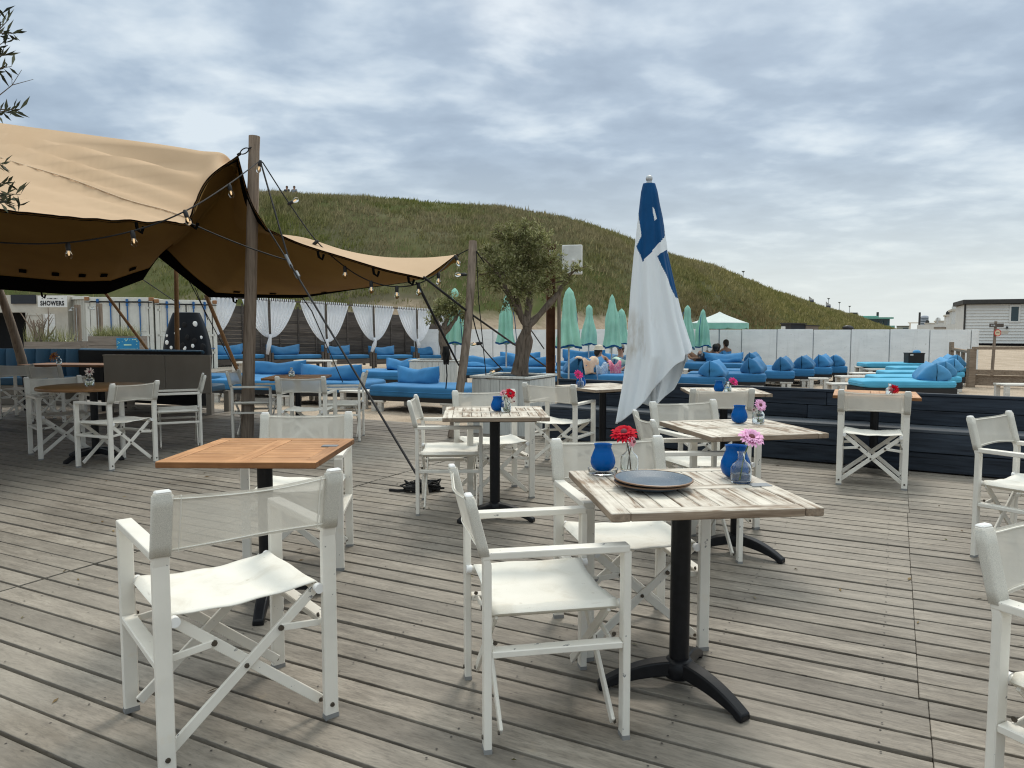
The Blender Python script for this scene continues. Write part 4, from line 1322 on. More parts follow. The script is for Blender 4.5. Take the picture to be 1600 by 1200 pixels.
# silhouette: height -> left and right edges (photo columns)
sil = [(287, 1001, 1019), (300, 998, 1023), (340, 994, 1031), (400, 988, 1040), (450, 984, 1051), (500, 981, 1063), (540, 979, 1076), (556, 978, 1080), (590, 974, 1062), (620, 970, 1036), (640, 967, 1016), (655, 963, 1000)]
hs = [a for a, _, _ in sil]; le = [b for _, b, _ in sil]; ri = [c for _, _, c in sil]
def umb_pt(u, v):
    """u 0..1 around, v 0..1 from top to hem; front half (towards the camera) is u in 0..0.5"""
    a = 2 * math.pi * u
    ca, sa = math.cos(a), math.sin(a)
    # hem height differs around: deepest at front-left, shortest at the back right
    low_front = 655 if True else 0
    # right-hand hem rises along a diagonal as in the folded canvas
    x_n = ca   # -1 left .. +1 right
    hem = np.interp(x_n, [-1, -.55, 0, .45, 1], [662, 640, 600, 566, 548]) if sa < .25 else np.interp(x_n, [-1, -.2, .3, .8, 1], [640, 632, 640, 610, 556])
    py = 287 + (hem - 287) * v
    L = float(np.interp(py, hs[:8] + [600, 662], le[:8] + [973, 963])); Rr = float(np.interp(py, hs[:8] + [600, 662], ri[:8] + [1070, 1052]))
    cxp = (L + Rr) / 2; hw = (Rr - L) / 2
    q = v ** .8
    fold = (.15 * math.sin(7 * a + 1.2 + 1.5 * v) + .08 * math.sin(13 * a + 2.4 - v)) * q
    rx = hw * S * (1 + fold * .35)
    ry = (hw * S * .62 + .01) * (1 + fold * 1.7)
    return V((at(cxp, 600, UY).x - ux + rx * ca, -ry * -sa * 1.0, uz(py)))
def umb_pt2(u, v):
    p = umb_pt(u, v); return p
NUU, NVU = 192, 150
verts = [umb_pt(i / NUU, j / (NVU - 1)) for j in range(NVU) for i in range(NUU)]
# emblem painted on the canvas: polygons in photo columns/rows on the camera side
def inpoly(x, y, P):
    c = False; j = len(P) - 1
    for i in range(len(P)):
        xi, yi = P[i]; xj, yj = P[j]
        if (yi > y) != (yj > y) and x < (xj - xi) * (y - yi) / (yj - yi) + xi: c = not c
        j = i
    return c
blue_polys = [
 [(1001, 286), (1020, 286), (1026, 320), (1034, 352), (1035, 372), (1030, 377), (1000, 411), (991, 388), (998, 372), (995, 345), (996, 320)],
 [(1021, 402), (1038, 392), (1045, 412), (1054, 440), (1060, 466), (1052, 466), (1040, 444)],
 [(1053, 440), (1058, 452), (1064, 476), (1059, 474)],
]
white_polys = [[(1014, 328), (1017, 332), (1021, 347), (1017, 349), (1015, 340)], [(1000, 411), (1032, 378), (1036, 393), (1020, 404)]]
mb = MB(); fs = []; mi = []
for j in range(NVU - 1):
    for i in range(NUU):
        i2 = (i + 1) % NUU
        f = (j * NUU + i, (j + 1) * NUU + i, (j + 1) * NUU + i2, j * NUU + i2)
        fs.append(f)
        c = (verts[f[0]] + verts[f[1]] + verts[f[2]] + verts[f[3]]) / 4
        px = 800 + (c.x + ux) / S; py = 515 - (c.z - H) / S
        mi.append(1 if (c.y < .04 and any(inpoly(px, py, P) for P in blue_polys) and not any(inpoly(px, py, P) for P in white_polys)) else 0)
mb.add(verts, fs); mb.m = mi
canopy = mb.build('canopy', [M['umbwhite'], M['umbblue']], umb, smooth=180, solid=.003)
mb = MB(); mb.tube([(at(1020, 600, UY).x - ux + .03, .0, .03), (at(1010, 600, UY).x - ux, 0, uz(284))], .021, 16); mb.build('pole', M['polegrey'], umb, smooth=50)
fx = at(1010, 600, UY).x - ux
mb = MB(); mb.tube([(fx, 0, uz(290)), (fx, 0, uz(281))], [.026, .016], 14); mb.sphere((fx, 0, uz(279)), .026, 14, 10); mb.build('finial', M['polegrey'], umb, smooth=60)
bx = at(1020, 600, UY).x - ux + .03
mb = MB(); mb.lathe([(.01, 0), (.27, 0), (.275, .02), (.26, .05), (.06, .06), (.05, .28), (.024, .285)], 32, (bx, 0, 0)); mb.build('base', M['iron'], umb, smooth=40)

# ------------------------------------------------------------------ planters and olive trees
def planter_box(label, c, rz, sx, sy, z0, z1, boards=6):
    root = thing('planter_box', label, 'planter', (c[0], c[1], z0), rz)
    hgt = z1 - z0
    rr = random.Random(int(c[0] * 100))
    for (ax, s, L, W) in (('x', -1, sx, sy), ('x', 1, sx, sy), ('y', -1, sy, sx), ('y', 1, sy, sx)):
        mb = MB()
        n = boards; w = L / n
        for k in range(n):
            q = -L / 2 + w * (k + .5)
            if ax == 'x': mb.box((q, s * W / 2, hgt / 2 - .02), (w - .004, .024, hgt - .04), r=rr.random())
            else: mb.box((s * (W / 2 - .001), q * .97, hgt / 2 - .02), (.024, w * .97 - .004, hgt - .04), r=rr.random())
        mb.build('side_panel', M['planter'], root, bevel=.002)
    mb = MB()
    for s in (-1, 1):
        mb.box((0, s * (sy / 2 - .012), hgt - .012), (sx + .05, .075, .028)); mb.box((s * (sx / 2 - .012), 0, hgt - .0115), (.075, sy - .10, .027))
    mb.build('rim', M['planter'], root, bevel=.003)
    mb = MB(); mb.grid(lambda u, v: (-sx / 2 + .02 + (sx - .04) * u, -sy / 2 + .02 + (sy - .04) * v, hgt - .06 + .02 * noise.noise(V((u * 6, v * 6, 1)))), 12, 12); mb.build('soil', M['soil'], root, smooth=180)
    return root
PLC = V((.02, 9.62, 0))
planter_box('pale grey board planter holding the big olive tree', (.03, 9.55), R(-27), .80, .80, 0, .735)
def leaves_mesh(name, pts, L, W, parent, seed, mat='olive'):
    rr = np.random.default_rng(seed); n = len(pts)
    verts = np.zeros((n * 4, 3), np.float32); rnd = rr.random(n)
    for k, (p, d) in enumerate(pts):
        d = np.array(d) + rr.normal(0, .45, 3); d /= max(1e-6, np.linalg.norm(d))
        s = np.cross(d, rr.normal(0, 1, 3)); s /= max(1e-6, np.linalg.norm(s))
        l = L * rr.uniform(.65, 1.25); w = W * rr.uniform(.7, 1.2)
        p = np.array(p); nn = np.cross(d, s)
        verts[k * 4] = p; verts[k * 4 + 1] = p + d * l * .5 + s * w + nn * l * .05
        verts[k * 4 + 2] = p + d * l - nn * l * .06; verts[k * 4 + 3] = p + d * l * .5 - s * w + nn * l * .05
    return raw_mesh(name, verts, 4, M[mat], rnd, parent)
def olive_tree(label, base, limbs, blobs, nleaf, L, W, seed, trunk_r, leaf='olive'):
    root = thing('olive_tree', label, 'tree', base)
    rr = random.Random(seed); b0 = V(base)
    mb = MB()
    ends = []
    for pts, r0, r1 in limbs:
        P = catmull([V(p) - b0 for p in pts], 18)
        rad = [(r0 + (r1 - r0) * (k / 17)) * (1 + .09 * math.sin(k * 1.9 + seed) + rr.uniform(-.05, .05)) for k in range(18)]
        mb.tube(P, rad, 14); ends.append((P[-1], r1))
    # knobbly displaced bark
    mb.v = [tuple(V(p) + V((noise.noise(V((p[0] * 24, p[1] * 24, p[2] * 3.5))), noise.noise(V((p[0] * 24 + 5, p[1] * 24, p[2] * 3.5))), 0)) * trunk_r * .26) for p in mb.v]
    mb.build('trunk', M['bark'], root, smooth=60)
    lp = []; tw = MB()
    tot = sum(b[1] ** 2 * b[2] for b in blobs)
    for (c, r, dens) in blobs:
        c = V(c) - b0
        # twigs radiating inside the blob with leaves along them
        nt = max(4, int(nleaf * (r * r * dens) / tot / 16))
        src = min(ends, key=lambda e: (e[0] - c).length)[0]
        tw.tube(catmull([src, src.lerp(c, .5) + V((rr.uniform(-.04, .04), rr.uniform(-.04, .04), .02)), c], 8), [.014, .012, .011, .01, .009, .008, .007, .006], 6)
        for k in range(nt):
            d = V((rr.gauss(0, 1), rr.gauss(0, 1), rr.gauss(.25, 1))).normalized()
            st = c + d * r * rr.uniform(.0, .45); Lt = r * rr.uniform(.35, .75)
            d2 = (d + V((rr.gauss(0, .3), rr.gauss(0, .3), rr.gauss(.15, .3)))).normalized()
            en = st + d2 * Lt
            if k % 2 == 0: tw.tube([st, st.lerp(en, .5), en], [.0045, .0035, .0018], 4, cap=False)
            for q in range(16):
                f = rr.uniform(.1, 1.05); p = st.lerp(en, f)
                lp.append((tuple(p), tuple(d2 * .6 + V((rr.gauss(0, .7), rr.gauss(0, .7), rr.gauss(0.1, .7))))))
    crown = tag(empty('crown', (0, 0, 0), 0, root))
    leaves_mesh('leaves', lp, L, W, crown, seed, leaf)
    tw.build('twigs', M['twig'], crown, smooth=60)
    return root
Yt = 9.6
fork = at(824, 512, Yt)
limbs = [([at(807, 586, Yt), at(813, 560, Yt), at(816, 530, Yt), fork, at(812, 490, Yt), at(806, 455, Yt - .1)], .078, .032),
         ([at(817, 586, Yt + .03), at(820, 560, Yt + .03), at(825, 535, Yt + .03), fork, at(845, 490, Yt + .05), at(868, 462, Yt + .1), at(886, 438, Yt + .1)], .064, .028),
         ([fork, at(826, 480, Yt + .1), at(832, 440, Yt + .2), at(836, 400, Yt + .2)], .055, .02),
         ([at(811, 490, Yt), at(795, 460, Yt - .15), at(780, 430, Yt - .2)], .04, .015)]
bl = [((at(815, 385, Yt)), .25, 1.0), (at(795, 375, Yt + .1), .20, .8), (at(838, 385, Yt - .1), .22, .9), (at(770, 400, Yt), .17, .6), (at(790, 425, Yt - .15), .26, 1.0),
      (at(825, 425, Yt + .1), .27, 1.0), (at(853, 415, Yt), .20, .8), (at(815, 455, Yt - .2), .24, .8), (at(775, 445, Yt), .18, .6), (at(845, 455, Yt + .1), .18, .5),
      (at(876, 435, Yt + .1), .16, .7), (at(890, 425, Yt + .05), .12, .5), (at(757, 432, Yt), .11, .35), (at(822, 360, Yt), .14, .45), (at(752, 395, Yt + .1), .10, .25), (at(800, 480, Yt - .15), .14, .35),
      (at(905, 418, Yt), .07, .22), (at(860, 480, Yt + .2), .09, .2), (at(850, 375, Yt), .12, .4), (at(782, 362, Yt), .1, .3)]
olive_tree('big olive tree with a forked trunk growing out of the pale planter', tuple(at(812, 586, Yt)), limbs, [(V((.18 + (c.x - .18) * 1.14, c.y, c.z + .02)), r * 1.16, d) for c, r, d in [(V(q[0]), q[1], q[2]) for q in bl]], 15000, .050, .0078, 3, .1)
# smaller olive further back
Y2 = 18.0
planter_box('white board planter further back, under the small olive tree', (-1.85, 18.2), R(-8), 1.15, .9, SAND, .58, 8)
limbs = [([at(699, 566, Y2), at(695, 545, Y2), at(690, 525, Y2), at(694, 512, Y2), at(700, 495, Y2)], .13, .05), ([at(691, 524, Y2), at(705, 508, Y2), at(716, 492, Y2)], .07, .03), ([at(692, 520, Y2), at(682, 505, Y2), at(678, 490, Y2)], .06, .03)]
bl = [(at(700, 488, Y2), .32, 1), (at(718, 482, Y2), .30, .9), (at(684, 492, Y2), .26, .8), (at(706, 470, Y2), .24, .6), (at(728, 497, Y2), .22, .5), (at(672, 503, Y2), .15, .3), (at(690, 476, Y2), .2, .5), (at(735, 478, Y2), .16, .3)]
olive_tree('small olive tree in the white planter left of the leaning pole', tuple(at(697, 566, Y2)), limbs, bl, 4200, .085, .012, 8, .1)
# near olive at the left edge of the frame, mostly outside it
YN = 3.0
def near(px, py, dy=0): return at(px, py, YN + dy)
limbs = [([V((-2.85, 3.25, 0)), V((-2.88, 3.22, .5)), V((-2.80, 3.2, 1.1)), V((-2.62, 3.12, 1.7)), V((-2.45, 3.05, 2.2)), near(-70, 60)], .07, .014),
         ([V((-2.62, 3.12, 1.7)), V((-2.45, 3.05, 1.85)), near(-60, 310), near(-12, 300)], .03, .006),
         ([V((-2.8, 3.2, 1.1)), V((-3.1, 3.3, 1.7)), V((-3.3, 3.3, 2.4))], .045, .015)]
bl = [(V((-2.75, 3.2, 2.5)), .35, 1), (V((-3.2, 3.3, 2.5)), .4, 1), (V((-2.5, 3.1, 2.75)), .25, .8), (V((-2.9, 3.3, 2.9)), .35, .9), (V((-3.4, 3.4, 2.1)), .3, .8), (near(-75, 270), .12, .5), (near(-80, 90), .16, .6)]
nt_ = olive_tree('near olive tree at the left edge, only its twig tips reaching into the picture', (-2.85, 3.25, 0), limbs, bl, 3000, .058, .0065, 12, .05, 'olivesilhouette')
tips = [((-30, 75), (2, 22)), ((-25, 80), (14, 30)), ((-30, 60), (24, 52)), ((-30, 95), (6, 66)), ((-40, 110), (5, 86)), ((-40, 120), (18, 104)), ((-30, 190), (22, 170)), ((-25, 178), (30, 172)), ((-35, 245), (5, 257)), ((-40, 300), (12, 285)), ((-30, 308), (32, 304)), ((-25, 310), (24, 322)), ((-40, 300), (14, 312))]
lp = []; tw = MB(); rr = random.Random(21); b0 = V((-2.85, 3.25, 0))
for (a, b) in tips:
    p0 = near(a[0], a[1]) - b0; p1 = near(b[0], b[1], rr.uniform(-.05, .05)) - b0
    tw.tube([near(-90, 190) - b0, p0, p0.lerp(p1, .5) + V((0, 0, .01)), p1], [.004, .003, .0024, .0012], 5)
    d = (p1 - p0).normalized()
    for q in range(9):
        f = .45 + .55 * q / 8; s = (-1) ** q
        lp.append((tuple(p0.lerp(p1, f)), tuple(d * .8 + V((0, rr.uniform(-.4, .4), s * rr.uniform(.3, .9))))))
p0 = near(-30, 172) - b0; p1 = near(19, 133) - b0; p2 = near(52, 124) - b0; p3 = near(34, 109) - b0
tw.tube([near(-90, 190) - b0, p0, p1], [.004, .0025, .0016], 5); tw.tube([p1, p2], [.0016, .0008], 5); tw.tube([p1, p3], [.0014, .0008], 5); tw.tube([p1, near(18, 116) - b0], [.0012, .0007], 5)
crown = [c for c in nt_.children if c.name.startswith('crown')][0]
leaves_mesh('leaves', lp, .060, .0062, crown, 5, 'olivesilhouette'); tw.build('twigs', M['twig'], crown)

# ------------------------------------------------------------------ rusty post with the white box lamp
pr = at(863, 560, 10.9)
post = thing('steel_post', 'rusty steel post with a wooden batten behind the olive tree', 'post', (pr.x, 10.9, SAND))
ph = at(863, 382, 10.9).z - SAND
mb = MB(); mb.box((-.085, 0, ph / 2), (.012, .17, ph)); mb.box((.03, 0, ph / 2), (.012, .17, ph)); mb.box((-.0275, 0, ph / 2), (.103, .012, ph)); mb.build('steel_beam', M['rust'], post)
mb = MB(); mb.box((.095, -.03, (ph - .6) / 2), (.05, .05, ph - .6)); mb.build('batten', M['poletim'], post)
mb = MB(); mb.box((-.03, -.092, ph - .12), (.05, .004, .06)); mb.build('tag_plate', M['lamp'], post)
pl = at(894, 406, 10.75)
lamp = thing('floodlight_box', 'square white box light mounted at the top of the rusty post', 'light', (pl.x, 10.75, pl.z), R(-12))
mb = MB(); mb.box((0, 0, 0), (.29, .10, .42)); mb.build('housing', M['lamp'], lamp, bevel=.012, segs=2)
mb = MB(); mb.lathe([(.005, 0), (.022, 0), (.018, .02), (.005, .024)], 14); o = mb.build('knob', M['cap'], lamp, smooth=50); o.rotation_euler = (R(90), 0, 0); o.location = (.02, -.05, -.01)
mb = MB(); mb.box((-.18, .02, .05), (.09, .06, .10)); mb.build('bracket', M['steelplate'], lamp)
# ------------------------------------------------------------------ daybeds
def cushion_grid(L, W, Hh, e=.35, seg=(22, 14)):
    """a stuffed rectangular mattress: superellipsoid with flat faces"""
    mb = MB()
    def fn(u, v):
        a = 2 * math.pi * u; b = math.pi * (v - .5)
        def sp(x, p): return math.copysign(abs(x) ** p, x)
        cb = sp(math.cos(b), .13)
        X, Y_ = L / 2 * cb * sp(math.cos(a), .16), W / 2 * cb * sp(math.sin(a), .16)
        return (X * (1 + .012 * noise.noise(V((X * 3, Y_ * 3, v * 2)))), Y_ * (1 + .02 * noise.noise(V((X * 3, Y_ * 3, 4 + v * 2)))), Hh / 2 + Hh / 2 * sp(math.sin(b), .4) + (.022 * noise.noise(V((X * 2.2, Y_ * 2.6, 1))) if v > .5 else 0))
    mb.grid(fn, 64, 16, closed_u=True)
    return mb
def bolster_mesh(L, W, Hh, seed):
    """triangular stuffed roll whose ends are pinched to a peak"""
    mb = MB()
    def fn(u, v):
        y = (v - .5) * L
        a = 2 * math.pi * u
        # rounded triangle
        k = .90 + .10 * math.cos(3 * (a - math.pi / 2))
        x = W * .62 * math.cos(a) * k; z = Hh * .66 * math.sin(a) * k
        e = min(1, (1 - abs(2 * v - 1)) / .30)
        sq = max(0, 1 - (1 - e) ** 1.8) ** .7
        # ends: bottom stays wide, top pinches inwards
        zmin = -Hh * .36
        z = max(z, zmin)
        x *= .03 + .97 * sq ** 1.3
        z = z * (1 + .10 * (1 - sq)) - .10 * Hh * (1 - abs(2 * v - 1)) ** 1.5 * (z > 0)
        y += .05 * (1 - sq) * math.copysign(1, y) * (z > 0)
        n = noise.noise(V((x * 3 + seed, y * 2.5, z * 3))) * .035 * sq + noise.noise(V((x * 9 + seed, y * 8, z * 9))) * .012 * sq - .035 * sq * math.exp(-(y / L * 5 - .3 * math.sin(seed)) ** 2) + .012 * sq * math.sin(y * 21 + seed) * (1 - e)
        return (x, y, z - zmin + n)
    mb.grid(fn, 26, 22, closed_u=True)
    n = len(mb.v)
    return mb
BEDG = 'blue daybeds on the sand'
protos = {}
def make_bed(kind):
    L, W, mat, legs = {'single': (2.0, 1.0, 'blue', 4), 'double': (2.1, 1.35, 'blue', 4), 'turq': (2.0, 1.05, 'turq', 4)}[kind]
    root = empty('daybed')
    for sx in (-1, 1):
        for sy in (-1, 1):
            mb = MB()
            for q in (-1, 1): mb.box((sx * (L / 2 - .22) + q * .075, sy * (W / 2 - .06), .115), (.10, .09, .23), r=rng.random())
            mb.box((sx * (L / 2 - .22), sy * (W / 2 - .06), .22), (.34, .11, .045), r=rng.random())
            mb.build('leg_block', M['pallet'], root, bevel=.004)
    mb = MB(); mb.box((0, 0, .285 if kind != 'turq' else .32), (L - .03, W - .03, .09 if kind != 'turq' else .14)); mb.build('platform', M['black'], root)
    Hm = .17 if kind == 'turq' else .25
    o = cushion_grid(L, W, Hm).build('mattress', M[mat], root, smooth=60); o.location = (0, 0, .30)
    o.location = (0, 0, .555 - Hm)
    pts = [V((L / 2 * math.copysign(abs(math.cos(a)) ** .16, math.cos(a)) * 1.002, W / 2 * math.copysign(abs(math.sin(a)) ** .16, math.sin(a)) * 1.002, Hm / 2)) for a in [2 * math.pi * k / 64 for k in range(65)]]
    s = MB(); s.tube(pts, .008, 5); s.build('piping', M[mat], o, smooth=60)
    return root
def bed(kind, p, ang, bol, label, bmat='blue', table=False, second=None):
    """p: centre on the sand; ang: direction of the head end; bol: list of (lx, ly, rot, length, width, height)"""
    if kind not in protos: protos[kind] = make_bed(kind); r = protos[kind]
    else: r = copy_tree(protos[kind])
    for c in list(r.children):
        if c.name.startswith('bolster'):
            bpy.data.objects.remove(c)
    r.location = (p[0], p[1], sand_z(p[0], p[1]) - .012); r.rotation_euler = (0, 0, R(ang))
    tag(r, label, 'daybed', BEDG)
    r['_keep'] = 1
    del r['_keep']
    beds_pending.append((r, bol, bmat))
    return r
beds_pending = []
def S2(px, Y): return (at(px, 515, Y).x, Y)
def head(px, Y, ang, d=.75):
    x, y = S2(px, Y); return (x - d * math.cos(R(ang)), y - d * math.sin(R(ang)))
B1 = [(.70, 0, 0, 1.0, .50, .40)]
A = -27
row = [(1119, 18.0, 'nearest blue daybed of the middle row, its roll just over the bench'), (1183, 19.4, 'second blue daybed of the middle row, its pointed roll over the bench'),
       (1228, 20.8, 'third blue daybed of the middle row counted from the parasol'), (1259, 21.8, 'fourth blue daybed of the middle row, beside a white side table'),
       (1287, 22.8, 'fifth blue daybed of the middle row, last but one to the right'), (1311, 23.7, 'rightmost blue daybed of the middle row')]
for px, Y, l in row: bed('single', head(px, Y, -18), -18, [(.70, 0, R(-14), 1.0, .55, .42)], l)
bed('single', head(1178, 26.2, -18), -18, [(.70, 0, R(-14), .95, .5, .40)], 'small lone blue daybed close to the white fence panels')
bed('single', head(1048, 18.4, -18), -18, [(.70, 0, R(-14), 1.0, .55, .45)], 'blue daybed half hidden behind the hem of the white parasol')
bed('double', head(1102, 25.0, -150, .3), -14, [(.45, .1, R(-70), 1.4, .55, .42)], 'blue daybed in front of the people lying under the mint parasol')
bed('double', head(1132, 26.8, -14), -14, [(.5, .1, R(-62), 1.2, .5, .42), (.75, -.2, R(-10), 1.0, .5, .42)], 'blue daybed with two rolls below the open mint parasol')
# right-hand group
right = [(1462, 16.6, 'nearest turquoise daybed at the right, its foot over the bench edge'), (1474, 18.6, 'second turquoise daybed at the right'), (1481, 20.4, 'third turquoise daybed at the right'),
         (1487, 22.2, 'fourth turquoise daybed at the right, before the wooden fence')]
for px, Y, l in right: bed('turq', head(px, Y, -4, .72), -4, [(.72, 0, R(-6), 1.05, .60, .46)], l, 'blue_pale')
bed('turq', head(1437, 24.6, -4, .85), -4, [], 'farthest turquoise daybed at the right without a roll, along the white fence', 'blue_pale')
# left and middle groups
bed('double', S2(668, 15.2), -24, [(-.42, .30, R(78), 1.05, .50, .42)], 'large blue daybed between the rope and the pale planter, roll at its back')
bed('double', S2(608, 20.4), -14, [(.35, .10, R(80), .85, .55, .40)], 'blue daybed with a small roll behind the large one, left of the white planter')
bed('double', S2(518, 16.6), -16, [(-.1, .15, R(82), 1.6, .50, .42)], 'blue daybed with a long roll above the chairs beyond the tent pole')
bed('double', S2(420, 18.6), -8, [(-.05, .3, R(85), 1.55, .45, .44)], 'blue daybed with a long roll just right of the tall tent pole')
bed('single', S2(345, 18.7), -12, [], 'blue daybed without a roll left of the tall pole, by the grey bench back')
bed('single', S2(397, 17.0), -12, [], 'low blue daybed without a roll right behind the tall pole')
bed('double', S2(760, 22.6), -6, [(0, .25, R(84), 1.35, .45, .40), (0, .05, R(84), 1.3, .4, .16)], 'blue daybed seen frontally between the leaning pole and the olive trunk')
bed('double', S2(826, 22.0), -8, [(.1, .25, R(84), 1.45, .45, .40)], 'blue daybed right behind the olive trunk')
bed('double', S2(806, 26.5), -8, [(.1, .25, R(84), 1.4, .45, .36)], 'blue daybed farther back, left of the olive trunk near the fence')
bed('single', head(884, 19.5, 195, .4), -20, [(.4, -.1, R(-20), 1.0, .55, .45)], 'blue daybed under the sitting person in the sun hat')
bed('double', S2(935, 19.6), -12, [(-.62, -.05, R(20), 1.0, .60, .46)], 'blue daybed draped with colourful towels')
bed('double', S2(918, 25.5), -8, [(-.1, .2, R(84), 1.4, .45, .42)], 'blue daybed behind the one draped with towels')
bed('double', S2(975, 23.8), -8, [(.1, .25, R(84), 1.4, .45, .40)], 'blue daybed partly behind the parasol, beside the seated person in the cap')
for r, bol, bmat in beds_pending:
    for i, (lx, ly, rz, L, W, Hh) in enumerate(bol):
        k1 = rng.uniform(.80, .98); k2 = rng.uniform(.74, .92)
        o = bolster_mesh(L * rng.uniform(.9, 1.02), W * k1, Hh * k2, lx * 7 + r.location.x).build('bolster', M[bmat], r, smooth=70)
        o.location = (lx + rng.uniform(-.05, .05), ly + rng.uniform(-.04, .04), .555); o.rotation_euler = (0, R(rng.uniform(-4, 4)), rz + R(rng.uniform(-9, 9)))
# towels
def towel(label, p, rz, cols, w, drop):
    root = tag(empty('towel', p, rz), label, 'towel', 'beach towels on the daybed')
    t = NT('towel_cloth'); v = t.coords((1, 1, 1)); n = t.noise(v, 6, 3, .6, 1.5)
    t.base(t.ramp(n, [(.30 + .4 * k / (len(cols) - 1), c) for k, c in enumerate(cols)])); t.set(.95, 0, .1)
    mb = MB()
    def fn(u, v_):
        x = (u - .5) * w * (1 - .35 * v_); s = v_ * (drop + .5)
        if s < .5: y, z = .45 - s, .05 + .05 * math.sin(u * 9)
        else: y, z = -.06 - .04 * math.sin(u * 11 + 2), .03 - (s - .5)
        return (x + .08 * v_, y + .02 * math.sin(u * 14), z + .02 * math.sin(u * 8 + v_ * 4))
    mb.grid(fn, 18, 18); mb.build('cloth', t.mat, root, smooth=180, solid=.01)
tb = S2(935, 19.0); TZ = SAND + .60
towel('cream and peach towel hanging over the daybed, leftmost of the towels', (tb[0] - .25, tb[1], TZ + .25), R(8), [(.70, .60, .47), (.74, .5, .36), (.72, .68, .58)], .55, .35)
towel('blue and white patterned towel hanging from the daybed', (tb[0] + .05, tb[1], TZ + .10), R(-2), [(.05, .16, .38), (.5, .58, .66), (.03, .12, .3)], .40, .48)
towel('pink and cream towel hanging from the daybed, right of the blue one', (tb[0] + .40, tb[1], TZ + .15), R(-10), [(.7, .60, .48), (.66, .12, .25), (.7, .62, .5)], .38, .45)
towel('mint green speckled towel spread at the right of the towels', (tb[0] + .75, tb[1] + .3, TZ + .22), R(-6), [(.25, .5, .38), (.55, .66, .56), (.2, .42, .33)], .7, .1)

# ------------------------------------------------------------------ low white tables on the sand
def low_table(px, Y, rz, label, L=.9, W=.5, h=.42, z=None):
    x, y = S2(px, Y); zz = sand_z(x, y) if z is None else z
    root = thing('low_table', label, 'side table', (x, y, zz - .01), R(rz), 'low white side tables on the sand')
    mb = MB()
    for k in range(4): mb.box((0, -W / 2 + W * (k + .5) / 4, h - .02), (L, W / 4 - .008, .04), r=rng.random())
    mb.build('top', M['pallet'], root, bevel=.004)
    for s in (-1, 1):
        for q in (-1, 1):
            mb = MB(); mb.box((s * (L / 2 - .07), q * (W / 2 - .06), (h - .04) / 2), (.10, .09, h - .04)); mb.build('leg', M['pallet'], root, bevel=.004)
low_table(492, 22.5, -10, 'white slatted bench table in front of the curtained pergola', 1.2, .5, .50, -.10)
low_table(385, 22.8, -10, 'white low table left of the tall pole below the pergola', .8, .5, .45, -.12)
low_table(1328, 17.6, -4, 'white low table at the foot of the nearest turquoise daybed')
low_table(1338, 20.0, -4, 'white low table at the foot of the second turquoise daybed')
low_table(1356, 21.6, -4, 'white low table at the foot of the third turquoise daybed')
low_table(1378, 23.2, -4, 'white low table at the foot of the fourth turquoise daybed')
low_table(1362, 24.8, -4, 'white low table at the left end of the farthest turquoise daybed')
low_table(1281, 20.2, -18, 'white low table tucked between two daybeds of the middle row', .5, .4, .36)
low_table(1597, 17.0, -4, 'white low table cut off by the right edge of the photo')
low_table(560, 15.6, -24, 'white low table at the left end of the large daybed', .7, .5, .40)
low_table(1056, 23.6, -18, 'white low table between the daybeds below the closed mint parasols', .8)
low_table(1115, 23.2, -18, 'white low table right of the daybed in front of the lying people', .6)
# black crate on the farthest bed
x, y = S2(1430, 24.4)
cr = thing('crate', 'black plastic crate standing at the head of the farthest turquoise daybed', 'crate', (x, y, SAND + .56), R(-4))
mb = MB(); w, d, h = .50, .36, .34
for s in (-1, 1): mb.box((0, s * d / 2, h / 2), (w, .012, h)); mb.box((s * w / 2, 0, h / 2), (.012, d - .014, h))
mb.box((0, 0, .008), (w - .014, d - .014, .012)); mb.build('box', M['black'], cr, bevel=.004)
mb = MB(); mb.box((0, -d / 2, h - .01), (w + .03, .03, .03)); mb.box((0, d / 2, h - .01), (w + .03, .03, .03)); mb.box((-w / 2, 0, h - .01), (.03, d - .03, .029)); mb.box((w / 2, 0, h - .01), (.03, d - .03, .029)); mb.build('rim', M['black'], cr, bevel=.004)
mb = MB(); mb.box((-.16, -d / 2 - .008, h - .06), (.10, .004, .045)); mb.build('sticker', M['lamp'], cr)
mb = MB(); mb.sphere((.08, 0, h), .13, 12, 8, (1, .8, .7)); mb.v = [tuple(V(p) + V((1, 1, 1)) * .02 * noise.noise(V(p) * 9)) for p in mb.v]
o = mb.build('folded_cloth', M['blue_pale'], smooth=180); o.location = (x, y, SAND + .57); tag(o, 'crumpled pale blue cloth sticking out of the black crate', 'cloth')

